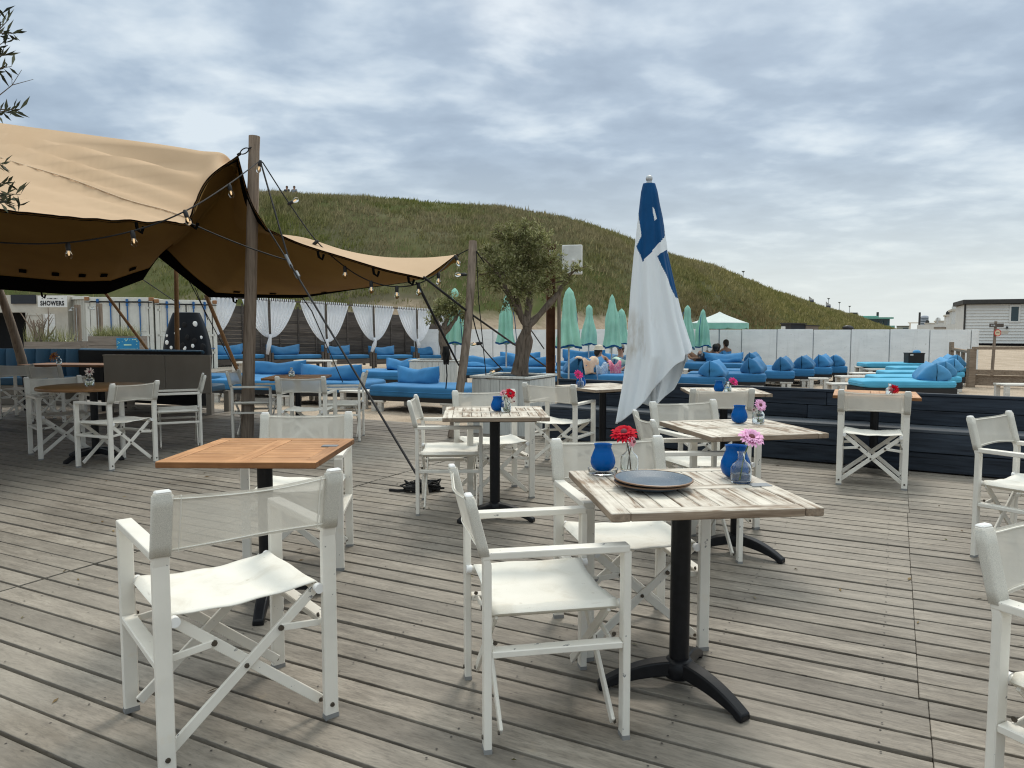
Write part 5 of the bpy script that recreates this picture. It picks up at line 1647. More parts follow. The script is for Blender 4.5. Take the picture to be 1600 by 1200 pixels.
# ------------------------------------------------------------------ white windbreak fence
t = NT('white_panel'); v = t.coords()
n = t.noise(t.coords((1.2, 1.2, 4)), 1.2, 6, .65)
c = t.ramp(n, [(.3, (.72, .735, .735)), (.65, (.83, .84, .835))])
sp_ = t.noise(v, 14, 5, .6); c = t.mix(t.ramp(sp_, [(.62, 0), (.74, .5)]), c, (.34, .31, .26))
stk = t.noise(t.coords((6, 6, .5)), 1, 5, .65); c = t.mix(t.ramp(stk, [(.55, 0), (.75, .25)]), c, (.42, .42, .39))
t.base(c); t.set(.6, 0, .3); M['panel'] = t.mat
FP = V((*S2(1330, 27.4), 0)); fd = V((1.22, -.43, 0))
t_ = thing('windbreak_fence', 'long white panelled windbreak fence across the back of the beach', 'fence', FP)
fd2 = fd
for k in range(-14, 4):
    a = fd * k; b = fd * (k + 1)
    if k == 3: b = fd * 3.2
    dd = (b - a).normalized(); L = (b - a).length
    rz = math.atan2(dd.y, dd.x)
    c = (a + b) / 2
    top = 1.325 - FP.z + .012 * math.sin(k * 2.1)
    ph = 1.78
    mb = MB(); mb.box((c.x, c.y, top - ph / 2), (L - .035, .045, ph), rz + R(.8 * math.sin(k * 1.7))); mb.build('panel', M['panel'], t_, bevel=.004)
    q = a + V((-dd.y, dd.x, 0)) * .06
    mb = MB(); mb.box((q.x, q.y, top - .95), (.09, .07, 1.84), rz); mb.build('fence_post', M['polegrey'], t_)
    

# ------------------------------------------------------------------ mint parasols
def closed_mint(px, ytop, ybot, Y, label, wtop=9, seed=0):
    x = at(px, 515, Y).x; zt = at(px, ytop, Y).z; zb = at(px, ybot, Y).z; zg = sand_z(x, Y)
    root = thing('closed_beach_parasol', label, 'parasol', (x, Y, zg), R(seed * 40), 'closed mint parasols on the beach')
    Hh = zt - zb
    mb = MB()
    def fn(u, v):
        a = 2 * math.pi * u
        q = v
        r = (.055 + .13 * (q ** .5) + .115 * max(0, q - .25) + .02 * math.sin(q * 9 + seed * 2)) * (1 + .10 * math.sin(seed * 2.3))
        a_ = a + .5 * q * math.sin(seed * 1.7)
        r *= 1.0 + (.20 + .05 * math.sin(seed)) * math.cos(8 * a_) * min(1, q * 2.5) + .10 * math.sin(3 * a + seed) + .04 * math.sin(13 * a + seed + 3 * q)
        if q < .08: r *= max(.15, (q / .08) ** .5)
        if .17 < q < .23: r *= 1.07
        hem = .035 * math.sin(3 * a + seed * 2) * q
        return (r * math.cos(a), r * math.sin(a) * .95, zt - zg - Hh * q + hem)
    mb.grid(fn, 48, 26, closed_u=True)
    o = mb.build('canopy', M['mint'], root, smooth=180)
    mb = MB()
    mb.tube([(.05 * math.cos(-1.5), -.155, zt - zg - Hh * .15), (.0, -.25, zt - zg - Hh * .5), (.02, -.31, zt - zg - Hh * .97)], .012, 5)
    mb.grid(lambda u, v: tuple(V(fn(u, .965 + .035 * v)) * 1.0 + V((math.cos(2 * math.pi * u), math.sin(2 * math.pi * u), 0)) * .006), 48, 3, closed_u=True)
    mb.build('trim', M['umbblue'], o, smooth=180)
    mb = MB(); mb.tube([(0, 0, -.1), (0, 0, zt - zg - .04)], .024, 10); mb.build('pole', M['polegrey'], root, smooth=50)
closed_mint(711, 450, 538, 20.5, 'closed mint parasol mostly behind the small olive tree', seed=1)
closed_mint(791, 460, 537, 21.5, 'closed mint parasol just left of the big olive trunk', seed=2)
closed_mint(889, 449, 543, 19.0, 'largest closed mint parasol, right beside the rusty post', seed=3)
closed_mint(920, 476, 539, 25.5, 'smaller closed mint parasol second to the right of the rusty post', seed=4)
closed_mint(956, 460, 543, 21.0, 'closed mint parasol over the seated person, left of the white parasol', seed=5)
closed_mint(971, 482, 539, 26.5, 'far closed mint parasol almost touching the white parasol on its left', seed=6)
closed_mint(1074, 477, 545, 25.5, 'closed mint parasol just right of the white parasol canvas', seed=7)
closed_mint(1098, 483, 542, 26.0, 'closed mint parasol standing in front of the open pale parasol', seed=8)
x, y = S2(1124, 27.3)
root = thing('open_beach_parasol', 'open pale parasol with a mint valance at the white fence', 'parasol', (x, y, SAND))
ap = at(1124, 487, y).z - SAND; ed = at(1124, 505, y).z - SAND
mb = MB(); Rr_ = 1.08
def fn(u, v):
    a = 2 * math.pi * u; k = round(u * 8 - .5) ; seg = (u * 8) % 1
    r = Rr_ * v * (1 - .055 * (math.sin(math.pi * seg)))
    return (r * math.cos(a), r * math.sin(a), ap + (ed - ap) * (v ** .85) - .02 * math.sin(math.pi * seg) * v * (1 - v))
mb.grid(fn, 64, 12, closed_u=True); o = mb.build('canopy', M['mintwhite'], root, smooth=40, solid=.004)
mb = MB()
def fv(u, v):
    a = 2 * math.pi * u; seg = (u * 8) % 1
    r = Rr_ * (1.004 - .055 * math.sin(math.pi * seg))
    return (r * math.cos(a), r * math.sin(a), ed - .19 * v - .02 * math.sin(math.pi * seg) * v + (.03 if seg < .08 or seg > .92 else 0) * v)
mb.grid(fv, 96, 4, closed_u=True); mb.build('valance', M['mint'], o, solid=.004)
mb = MB(); mb.tube([(0, 0, -.1), (0, 0, ap - .02)], .025, 10); mb.build('pole', M['polegrey'], root, smooth=50)
mb = MB()
for k in range(8):
    a = 2 * math.pi * k / 8; mb.tube([(0, 0, ap - .06), (Rr_ * .97 * math.cos(a), Rr_ * .97 * math.sin(a), ed - .02)], .009, 5)
mb.build('ribs', M['polegrey'], root)

# ------------------------------------------------------------------ slatted pergola with white curtains
PA = at(318, 515, 26.0); PBb = at(692, 515, 33.0)
PA = V((PA.x, 26.0, 0)); PBv = V((PBb.x, 33.0, 0))
pd = (PBv - PA); pL = pd.length; pdn = pd.normalized(); prz = math.atan2(pdn.y, pdn.x)
perg = thing('slatted_pergola', 'long grey-brown slatted timber pergola with benches below the dune', 'pergola', PA, prz)
pback = V((-pdn.y, pdn.x, 0))
M['slat'] = m_wood('weathered_slat', (.055, .045, .040), (.135, .115, .10), 0, 16, 2, .9, .5, .4)
def pzt(x): return 2.47 - .36 * x / pL        # top height falls along the run
def pzf(x): return -.06 - .26 * x / pL
posts_t = [.02, .228, .449, .6557, .862, 1.05]
DEP = 1.25
for k, q in enumerate(posts_t):
    x = q * pL
    mb = MB(); mb.box((x, 0, (pzt(x) + pzf(x) - .35) / 2), (.10, .09, pzt(x) - pzf(x) + .35)); mb.build('post', M['slat'], perg)
    mb = MB(); mb.box((x + .3, DEP, (pzt(x) - .2) / 2), (.10, .09, pzt(x) + .2)); mb.build('rear_post', M['slat'], perg)
for k in range(len(posts_t) - 1):
    x0, x1 = posts_t[k] * pL, posts_t[k + 1] * pL
    mb = MB(); mb.bar((x0 - .05, 0, pzt(x0) + .03), (x1 + .05, 0, pzt(x1) + .03), .09, .06); mb.build('front_beam', M['slat'], perg)
    mb = MB(); ns = 14
    for s in range(ns):
        f0 = pzf(x0) + .15 + (pzt(x0) - pzf(x0) - .35) * (s + .5) / ns; f1 = pzf(x1) + .15 + (pzt(x1) - pzf(x1) - .35) * (s + .5) / ns
        mb.bar((x0 + .15, DEP - .06, f0), (x1 + .15, DEP - .06, f1), .022, .150, r=rng.random())
    for s in (0, 1, 2): 
        xx = x0 + (x1 - x0) * s / 3 + .2; mb.box((xx, DEP - .095, (pzt(xx) + pzf(xx)) / 2), (.06, .03, pzt(xx) - pzf(xx) - .2), r=rng.random())
    mb.build('slat_wall', M['slat'], perg)
    mb = MB(); mb.box(((x0 + x1) / 2, .45, pzf((x0 + x1) / 2) + .30), (x1 - x0 - .16, .9, .06)); mb.box(((x0 + x1) / 2, .02, pzf((x0 + x1) / 2) + .20), (x1 - x0 - .16, .04, .14))
    for s in (-1, 1): mb.box(((x0 + x1) / 2 + s * ((x1 - x0) / 2 - .12), .0, pzf((x0 + x1) / 2) + .30), (.07, .08, .60))
    mb.build('bench_frame', M['slat'], perg)
CUR = m_cloth('white_voile', (.86, .88, .91), .9, .04, 2, 0, .45); M['voile'] = CUR
names_bay = ['leftmost', 'second', 'third', 'fourth', 'fifth', 'sixth']
def world_perg(x, y, z): return PA + pdn * x + pback * y + V((0, 0, z))
ci = 0
for k, q in enumerate(posts_t):
    x = q * pL
    for s in (-1, 1):
        if (k == 0 and s < 0) or (k == len(posts_t) - 1 and s > 0): continue
        nb = posts_t[k + s] * pL
        W = abs(nb - x) / 2 - .12
        zt = pzt(x) + .0; zk = [1.05, 1.02, .82, .86, .80, .8][k] - .0
        root = thing('curtain', '%s curtain tied to the %s post of the pergola' % ('white left-hand' if s < 0 else 'white right-hand', names_bay[k]), 'curtain', world_perg(x, -.03, 0), prz, 'white curtains of the pergola')
        mb = MB()
        def fn(u, v, s=s, W=W, x=x):
            # u from post to mid-bay, v from rail to knot
            wv = W * (1 - v) ** .62 if True else 0
            wv = wv * .96 + .04
            xx = s * (.05 + u * wv)
            ztop = pzt(x + s * u * W)
            zz = ztop + (zk - ztop) * v
            zz += .25 * u * math.sin(math.pi * v) * (-.25)
            pl = .045 * math.sin(u * 38 + 2 * v) * (1 - .55 * v)
            return (xx, -.05 + pl - .06 * v, zz)
        mb.grid(fn, 60, 26); c = mb.build('cloth', M['voile'], root, smooth=180)
        if s < 0 or k == 0:
            mb = MB(); L_ = [.5, .62, .22, .45, .28, .3][k]; dx = [0, -.14, -.02, -.16, .02, 0][k]
            mb.tube([(0, -.10, zk + .12), (0, -.12, zk), (dx * .3, -.12, zk - L_ * .4), (dx, -.12, zk - L_)], [.07, .06, .085, .06], 10); mb.v = [tuple(V(p) + V((.02 * math.sin(p[2] * 30), .02 * math.cos(p[2] * 25), 0))) for p in mb.v]
            mb.build('knotted_tail', M['voile'], root, smooth=180)
        mb = MB()
        for r_ in range(int(W / .085)):
            xx = s * (.06 + r_ * .085); mb.box((xx, -.03, pzt(x + xx) + .055), (.03, .02, .09))
        mb.build('hook_tape', M['voile'], c)
        ci += 1
for k in range(len(posts_t) - 1):
    x0, x1 = posts_t[k] * pL, posts_t[k + 1] * pL; xm = (x0 + x1) / 2
    root = thing('bench_cushion', 'blue seat cushion and back roll in the %s bay of the pergola' % names_bay[k], 'cushion', world_perg(xm, .42, pzf(xm) + .335), prz, 'blue cushions in the pergola')
    o = cushion_grid(x1 - x0 - .30, .85, .16).build('seat_cushion', M['blue'], root, smooth=60)
    o = bolster_mesh((x1 - x0) * .55, .5, .38, k).build('bolster', M['blue'], root, smooth=70); o.rotation_euler = (0, 0, R(90)); o.location = (-(x1 - x0) * .16, .12, .155)

# ------------------------------------------------------------------ containers and shower hut
M['contwhite'] = m_paint_chipped('container_white', (.70, .69, .63), (.16, .07, .03), .72, .6, 4)
M['contside'] = m_paint_chipped('container_side', (.50, .49, .44), (.16, .07, .03), .72, .6, 4)
M['rodblue'] = m_plain('blue_lock_rod', (.02, .12, .33), .5)
M['hutwall'] = m_plain('cream_board', (.50, .47, .41), .75, 0, .12, 3)
M['hutdark'] = m_plain('dark_fascia', (.018, .022, .03), .6)
M['doorwhite'] = m_plain('white_door', (.74, .74, .72), .6, 0, .05)
M['dark'] = m_plain('dark_interior', (.006, .006, .007), .9)
def container(px0, px1, Y0, Y1, ztop, label, corr_left):
    a = V((*S2(px0, Y0), 0)); b = V((*S2(px1, Y1), 0))
    d = (b - a); W = d.length; rz = math.atan2(d.y, d.x)
    zb = SAND - .02
    root = thing('shipping_container', label, 'container', (a.x, a.y, zb), rz, 'white shipping containers behind the tent')
    Hc = ztop - zb
    # frame
    mb = MB()
    for x in (.06, W - .06): mb.box((x, .06, Hc / 2), (.12, .12, Hc))
    mb.box((W / 2, .055, Hc - .07), (W - .24, .10, .13)); mb.box((W / 2, .055, .08), (W - .24, .10, .15))
    mb.build('frame', M['contwhite'], root, bevel=.006)
    L = 6.0
    for x in (.03, W - .03):
        mb = MB(); n = 26; vs = []; 
        for k in range(n * 4 + 1):
            ph = k % 4; off = (.0, .0, .035, .035)[ph] * (1 if x < 1 else -1)
            y = .12 + (L - .2) * k / (n * 4)
            vs += [(x + off, y, .12), (x + off, y, Hc - .05)]
        mb.add(vs, [(2 * i, 2 * i + 2, 2 * i + 3, 2 * i + 1) for i in range(n * 4)]); mb.build('side_wall', M['contside'], root)
    mb = MB(); mb.box((W / 2, L / 2 + .05, Hc - .03), (W - .02, L - .15, .04)); mb.box((W / 2, L, Hc / 2), (W, .05, Hc - .1)); mb.build('roof', M['contside'], root)
    for s in (0, 1):
        x0 = .13 + s * (W - .26) / 2; x1 = x0 + (W - .26) / 2 - .02
        mb = MB(); mb.box(((x0 + x1) / 2, .05, Hc / 2), (x1 - x0, .05, Hc - .34))
        # raised ribs of the door leaf
        for z0, z1 in ((.22, .80), (.92, 1.50), (1.62, Hc - .24)): mb.box(((x0 + x1) / 2, .020, (z0 + z1) / 2), (x1 - x0 - .14, .018, z1 - z0))
        dr = mb.build('door', M['contwhite'], root, bevel=.012)
        mb = MB()
        for z in (.30, .9, 1.5, Hc - .35):
            xx = x0 - .02 if s == 0 else x1 + .02
            mb.box((xx, .015, z), (.12, .03, .07))
        mb.build('hinge', M['contwhite'], dr)
        for f in (.28, .72):
            xr = x0 + (x1 - x0) * f
            mb = MB(); mb.tube([(xr, -.025, .12), (xr, -.025, Hc - .06)], .020, 8); mb.box((xr, -.025, Hc - .18), (.07, .05, .22)); mb.box((xr, -.025, .2), (.07, .05, .14))
            rd = mb.build('lock_rod', M['rodblue'], dr)
            mb = MB(); mb.box((xr + .14, -.04, 1.05), (.30, .02, .03)); mb.build('handle', M['rodblue'], rd)
    mb = MB(); mb.bar((.0, -.055, Hc - .17), (W, -.055, Hc - .17), .025, .03); mb.build('top_bar', M['black'], root)
    mb = MB(); mb.box((W / 2, .035, Hc / 2), (.022, .04, Hc - .3)); mb.build('door_seal', M['dark'], root)
    mb = MB()
    for x in (.05, W - .05):
        for z in (.06, Hc - .06): mb.box((x, .04, z), (.14, .14, .12))
    mb.build('corner_casting', m_plain('rust_casting', (.30, .15, .07), .8), root, bevel=.01)
    return root
container(135, 240, 24.0, 24.4, 2.38, 'white shipping container with blue lock rods behind the grass planter', True)
container(243.5, 339, 24.4, 25.4, 2.32, 'white shipping container with blue lock rods behind the black pod', False)
# shower hut
hx0, hx1 = S2(-120, 24.6)[0], S2(107, 24.6)[0]
hut = thing('shower_hut', 'cream boarded shower hut with a dark fascia at the far left', 'hut', (hx0, 24.6, SAND))
W = hx1 - hx0; zt = at(60, 461, 24.6).z - SAND
mb = MB()
def hx(px): return S2(px, 24.6)[0] - hx0
dz0 = at(20, 488, 24.6).z - SAND
mb.box((hx(41) / 2 + (hx(107)) / 2, .05, zt / 2), (W - hx(41), .1, zt)); mb.box((hx(41) / 2, .05, (zt + dz0) / 2), (hx(41), .1, zt - dz0)); mb.box((hx(-60) / 2, .05, dz0 / 2 - .01), (hx(-60), .1, dz0 - .02))
mb.box((W / 2, 1.6, zt - .03), (W, 3.0, .06)); mb.box((W - .05, 1.6, (zt - .06) / 2), (.1, 3.0, zt - .06)); mb.box((W / 2, 3.1, (zt - .06) / 2), (W, .08, zt - .06))
mb.build('wall', M['hutwall'], hut)
mb = MB(); mb.box(((hx(21) + hx(59)) / 2, -.03, zt - .14), (hx(59) - hx(21), .06, .30)); mb.build('fascia', M['hutdark'], hut)
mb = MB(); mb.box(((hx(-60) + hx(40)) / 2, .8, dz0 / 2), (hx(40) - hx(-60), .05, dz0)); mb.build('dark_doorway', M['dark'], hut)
mb = MB()
for k in range(14): mb.box(((hx(70) + hx(87)) / 2, -.01 + .004 * (k % 2), .1 + k * .155), (hx(87) - hx(70), .04, .150))
mb.build('white_door', M['doorwhite'], hut)
mb = MB()
for k in range(9):
    zz = .15 + k * .25
    if zz < zt - .3: mb.box(((hx(41) + hx(69)) / 2, -.008, zz), (hx(69) - hx(41), .018, .012))
mb.build('board_line', M['contside'], hut)
def text_mesh(name, s, size, mat, parent=None, depth=.004, bold=0.0, font_space=1.0):
    cu = bpy.data.curves.new(name, 'FONT'); cu.body = s; cu.size = size; cu.extrude = depth; cu.align_x = 'CENTER'; cu.align_y = 'CENTER'; cu.offset = bold; cu.space_character = font_space
    tmp = bpy.data.objects.new(name, cu); COL.objects.link(tmp)
    dg = bpy.context.evaluated_depsgraph_get(); me = bpy.data.meshes.new_from_object(tmp.evaluated_get(dg))
    bpy.data.objects.remove(tmp); bpy.data.curves.remove(cu)
    me.name = name; me.materials.clear(); me.materials.append(mat)
    o = bpy.data.objects.new(name, me); COL.objects.link(o)
    if parent: o.parent = parent
    o.rotation_euler = (R(90), 0, 0)
    return o
sg = at(82, 471.5, 24.3)
sign = thing('showers_sign', 'white SHOWERS sign in black capitals above the hut door', 'sign', sg)
sw = 45 * 24.3 / F; shh = 17 * 24.3 / F
mb = MB(); mb.box((0, 0, 0), (sw, .03, shh)); mb.build('board', M['doorwhite'], sign, bevel=.004)
M['ink'] = m_plain('black_ink', (.012, .012, .014), .7)
o = text_mesh('lettering', 'SHOWERS', .2, M['ink'], sign, .003, .008, 1.12); o.location = (0, -.019, -.055)
kx = .78 / max(.01, o.dimensions.x); kz = .16 / max(.01, o.dimensions.y); o.scale = (kx, kz, 1)
mb = MB()
for k, w in enumerate((.02, .02, .05, .035, .02, .03, .045, .02)): mb.box((-.15 + k * .045, -.018, .105), (w * .8, .004, .035))
mb.box((-.32, -.018, .11), (.03, .004, .02)); mb.box((.33, -.018, .11), (.03, .004, .02)); mb.build('small_print', M['ink'], sign)
for s in (-1, 1):
    mb = MB(); mb.box((s * .3, .15, shh / 2 - .1), (.03, .3, .03)); mb.build('bracket', M['polegrey'], sign)
# corrugated wall piece between hut and container
cx0, cx1 = S2(106, 25.2), S2(136, 24.2)
cw = thing('corrugated_wall', 'grey corrugated wall between the hut and the container', 'wall', (cx0[0], cx0[1], SAND), math.atan2(cx1[1] - cx0[1], cx1[0] - cx0[0]))
Lc = math.hypot(cx1[0] - cx0[0], cx1[1] - cx0[1]); n = 7
mb = MB(); vs = []
for k in range(n * 4 + 1):
    off = (0, 0, .05, .05)[k % 4]; vs += [(Lc * k / (n * 4), off, 0), (Lc * k / (n * 4), off, 2.68)]
mb.add(vs, [(2 * i, 2 * i + 2, 2 * i + 3, 2 * i + 1) for i in range(n * 4)]); mb.build('sheet', M['contside'], cw, solid=.01)
mb = MB(); mb.box((Lc / 2, .02, 2.72), (Lc, .14, .09)); mb.build('top_rail', M['contwhite'], cw)
mb = MB(); mb.box((-15.6, 27.0, -.22), (12.4, 9.6, .41)); o = mb.build('yard_paving', m_plain('yard_paving', (.22, .20, .17), .9, 0, .2, 2)); tag(o, kind='structure')
# outdoor shower posts
for px, Y, yt, l in ((122.5, 22.5, 475, 'wooden outdoor shower post left of the white container door'), (156.5, 22.0, 473, 'wooden outdoor shower post in front of the first blue lock rod')):
    x, y = S2(px, Y); h = at(px, yt, Y).z - SAND
    root = thing('outdoor_shower', l, 'shower', (x, y, SAND - .02), 0, 'outdoor shower posts')
    mb = MB(); mb.box((0, 0, h / 2), (.13, .13, h)); mb.build('post', M['poletim'], root, bevel=.008)
    mb = MB(); mb.tube(catmull([V((-.06, -.05, h - .10)), V((-.12, -.08, h - .08)), V((-.15, -.1, h - .16))], 8), .012, 6); mb.lathe([(.01, .02), (.06, 0), (.055, -.02), (.01, -.022)], 14, (-.15, -.1, h - .17)); mb.build('shower_head', M['polegrey'], root, smooth=50)
    mb = MB(); mb.tube([(0, -.07, .2), (0, -.075, h - .1)], .010, 6); mb.build('pipe', M['polegrey'], root)
    mb = MB(); mb.box((.10, -.08, 1.02 + .0), (.16, .02, .03)); mb.build('valve_lever', M['polegrey'], root)
x, y = S2(143, 21.5)
mb = MB(); mb.tube(catmull([V((-.14, 0, -.2)), V((-.10, 0, .55)), V((-.02, 0, .95)), V((.07, 0, 1.03)), V((.15, 0, .95)), V((.2, 0, .75)), V((.2, 0, .2))], 20), .022, 8)
o = mb.build('bent_pipe', M['rust'], smooth=60); o.location = (x, y, SAND + .05); tag(o, 'bent brown pipe arch beside the grass planter', 'pipe')
# grass planter with the blue sign
x, y = S2(184, 20.0)
gp = thing('grass_planter', 'brown-grey planter box topped with grass behind the banquette', 'planter', (x, y, SAND))
w = 70 * 20 / F; h = at(184, 525, 20).z - SAND
M['planterbrown'] = m_wood('brown_grey_board', (.14, .12, .10), (.27, .235, .205), 0, 10, 2, .85, .2, .3)
mb = MB()
for k in range(6): mb.box((0, -.35, h * (k + .5) / 6), (w, .04, h / 6 - .006), r=rng.random()); mb.box((0, .35, h * (k + .5) / 6), (w, .04, h / 6 - .006), r=rng.random())
for s in (-1, 1): mb.box((s * (w / 2 - .02), 0, h / 2), (.04, .66, h - .01))
mb.build('box', M['planterbrown'], gp)
mb = MB(); mb.box((0, 0, h - .06), (w - .1, .66, .02)); mb.build('soil', M['soil'], gp)
def tuft(name, parent, n, cx, w, d, z, hmin, hmax, wid, mat, seed, spread=.25):
    r_ = np.random.default_rng(seed); verts = np.zeros((n * 3, 3), np.float32); rn = r_.random(n)
    for k in range(n):
        b = np.array([cx + r_.uniform(-w / 2, w / 2), r_.uniform(-d / 2, d / 2), z]); L = r_.uniform(hmin, hmax); a = r_.random() * 6.28
        s_ = np.array([math.cos(a), math.sin(a), 0]) * wid
        verts[3 * k] = b - s_; verts[3 * k + 1] = b + s_; verts[3 * k + 2] = b + np.array([r_.normal(0, spread) * L, r_.normal(0, spread) * L, L])
    return raw_mesh(name, verts, 3, M[mat], rn, parent)
tuft('grass', gp, 900, -.05, w * .85, .6, h - .06, .12, .42, .008, 'olive', 4, .4)
p = at(200, 540, 19.55)
bs = thing('bar_sign', 'bright blue board with a pale pattern leaning on the grass planter', 'sign', (p.x, 19.55, SAND))
zc = p.z - SAND
M['signblue'] = m_plain('sign_blue', (.01, .20, .42), .5, 0, .08)
M['signpale'] = m_plain('sign_mark', (.45, .68, .55), .6)
mb = MB(); mb.box((0, 0, zc - .02), (.60, .025, .44)); mb.build('board', M['signblue'], bs, bevel=.004)
mb = MB(); rr = random.Random(2)
for k in range(26):
    xx = rr.uniform(-.27, .27); zz = zc + rr.uniform(.10, .18) if k < 14 else zc + rr.uniform(-.2, .08)
    if k >= 14: xx = rr.choice((-1, 1)) * rr.uniform(.22, .28)
    mb.box((xx, -.015, zz), (rr.uniform(.01, .035), .005, rr.uniform(.01, .03)), 0)
mb.box((0, -.015, zc + .02), (.20, .005, .035)); mb.box((0, -.015, zc - .10), (.40, .005, .03))
mb.build('pattern', M['signpale'], bs)
mb = MB(); mb.bar((-.2, .02, zc), (-.22, .15, -.02), .03, .03); mb.bar((.2, .02, zc), (.22, .15, -.02), .03, .03); mb.build('stand', M['polegrey'], bs)
# dry shrub in a low bed
x, y = S2(62, 20.5)
a_, b_ = S2(36, 20.0), S2(124, 20.0)
rb = thing('raised_bed', 'low grey walled planting bed in front of the shower hut', 'planting bed', ((a_[0] + b_[0]) / 2, 20.6, SAND))
L = b_[0] - a_[0]; hb = at(80, 534, 20.0).z - SAND
mb = MB(); mb.box((0, -.55, hb / 2), (L, .1, hb)); mb.box((0, .55, hb / 2), (L, .1, hb)); mb.box((-L / 2 + .05, 0, hb / 2), (.1, 1.0, hb - .004)); mb.box((L / 2 - .05, 0, hb / 2), (.1, 1.0, hb - .004)); mb.build('bed_wall', M['planterbrown'], rb)
mb = MB(); mb.box((0, 0, hb - .06), (L - .2, 1.0, .05)); mb.build('soil', M['soil'], rb)
sh = thing('dry_shrub', 'bare brown shrub with a few buds in front of the shower hut', 'shrub', (x, y, SAND + hb - .08))
mb = MB(); rr = random.Random(6)
for k in range(11):
    a = rr.uniform(.25, 2.9); L = rr.uniform(.45, .95); d = V((math.cos(a) * .75, rr.uniform(-.3, .3), abs(math.sin(a)) + .4)).normalized()
    b0 = V((rr.uniform(-.15, .15), rr.uniform(-.1, .1), .1)); e = b0 + d * L; m_ = b0.lerp(e, .5) + V((rr.uniform(-.08, .08), 0, -.05 * math.cos(a)))
    P = catmull([b0, m_, e], 8); mb.tube(P, [.03 - .003 * q for q in range(8)], 6)
    for q in range(3):
        s0 = P[3 + q]; mb.tube([s0, s0 + V((rr.uniform(-.2, .2), rr.uniform(-.1, .1), rr.uniform(.1, .28)))], [.012, .005], 5)
mb.build('branches', M['poletim'], sh, smooth=60)
tuft('grass', sh, 260, .3, 1.3, .4, 0.02, .25, .62, .008, 'olive', 8)
# parked bicycle beside the hut
x, y = S2(104, 22.8)
bk = thing('bicycle', 'dark bicycle with a white bag parked against the corrugated wall', 'bicycle', (x, y, -.01), R(8))
for s in (-.52, .52):
    mb = MB(); pts = [V((s + .33 * math.cos(2 * math.pi * k / 28), 0, .35 + .33 * math.sin(2 * math.pi * k / 28))) for k in range(29)]; mb.tube(pts, .018, 6)
    for k in range(10):
        a = 2 * math.pi * k / 10; mb.tube([(s, 0, .35), (s + .32 * math.cos(a), 0, .35 + .32 * math.sin(a))], .003, 4)
    mb.build('wheel', M['black'], bk, smooth=60)
mb = MB()
for a, b in (((-.52, .35), (-.12, .33)), ((-.12, .33), (-.24, .88)), ((-.24, .82), (.34, .86)), ((-.12, .33), (.36, .78)), ((.52, .35), (.33, .95)), ((-.52, .35), (-.22, .80))): mb.tube([(a[0], 0, a[1]), (b[0], 0, b[1])], .018, 8)
mb.build('frame', M['iron'], bk, smooth=60)
mb = MB(); mb.tube([(.33, -.26, 1.02), (.34, 0, .98), (.33, .26, 1.02)], .014, 6); mb.build('handlebar', M['iron'], bk); mb = MB(); mb.sphere((-.25, 0, .92), .10, 10, 6, (1.3, .7, .4)); mb.build('saddle', M['black'], bk, smooth=180)
mb = MB(); mb.sphere((0, 0, 0), .20, 14, 9, (1, .5, 1)); mb.v = [tuple(V(p) * (1 + .2 * noise.noise(V(p) * 7))) for p in mb.v]; o = mb.build('white_bag', M['doorwhite'], smooth=180); o.location = (x + .12, y - .16, .80); tag(o, 'crumpled white bag hanging on the parked bicycle', 'bag')
# black perforated pod
x, y = S2(292, 19.0)
pod = thing('perforated_pod', 'tall glossy black pod with round holes behind the grey bench', 'pod', (x, y, SAND - .02))
zt = at(292, 487, 19).z - SAND; wmax = 75 * 19 / F / 2
M['podblack'] = m_plain('glossy_black_shell', (.005, .006, .008), .35, 0, .3, 3, .2)
mb = MB()
def fn(u, v):
    a = 2 * math.pi * u
    if v < .9: q = v / .9; r = wmax * (.78 + .24 * math.sin(min(1, q / .55) * math.pi / 2)) if q < .45 else wmax * (1.02 - .47 * ((q - .45) / .55) ** 1.9); zz = zt * q
    else: q = (v - .9) / .1; r = wmax * .55 * (1 - q) ; zz = zt + .01 * q
    sq = (abs(math.cos(a)) ** 3 + abs(math.sin(a)) ** 3) ** (-1 / 3) * .94
    return (r * math.cos(a) * sq, r * math.sin(a) * sq * .55, zz)
mb.grid(fn, 64, 40, closed_u=True); mb.build('shell', M['podblack'], pod, smooth=50)
rr = random.Random(12); spots = [(-.1, .62, .022, 1), (.2, .60, .035, 1), (-.2, .58, .03, 1), (.05, .575, .04, 1), (-.33, .72, .025, 1), (.36, .70, .03, 1), (-.05, .80, .018, 1), (.30, .86, .05, 1), (.11, .70, .05, 0), (.24, .66, .05, 0), (.36, .58, .07, 0), (.02, .60, .06, 0), (.17, .50, .04, 1), (-.05, .40, .05, 1), (.24, .42, .05, 0), (-.30, .64, .04, 1), (-.36, .5, .03, 1), (-.28, .36, .02, 1), (.05, .85, .05, 0), (-.15, .75, .02, 1), (-.1, .25, .03, 1), (.3, .3, .05, 0)]
for sx, sz, r_, wh in spots:
    q = sz / .98; r = wmax * (1.02 - .47 * max(0, (q - .45) / .55) ** 1.9); xx = sx * 2 * r * .9 / .8
    c = max(-.95, min(.95, xx / (.94 * r))); yy = -.55 * r * .94 * (1 - abs(c) ** 3) ** (1 / 3) - .012
    mb = MB(); mb.sphere((xx, yy, sz * zt), r_ * 1.25, 12, 6, (1, .35, 1.2)); mb.build('pale_hole' if wh else 'dark_hole', M['doorwhite' if wh else 'dark'], pod, smooth=180)

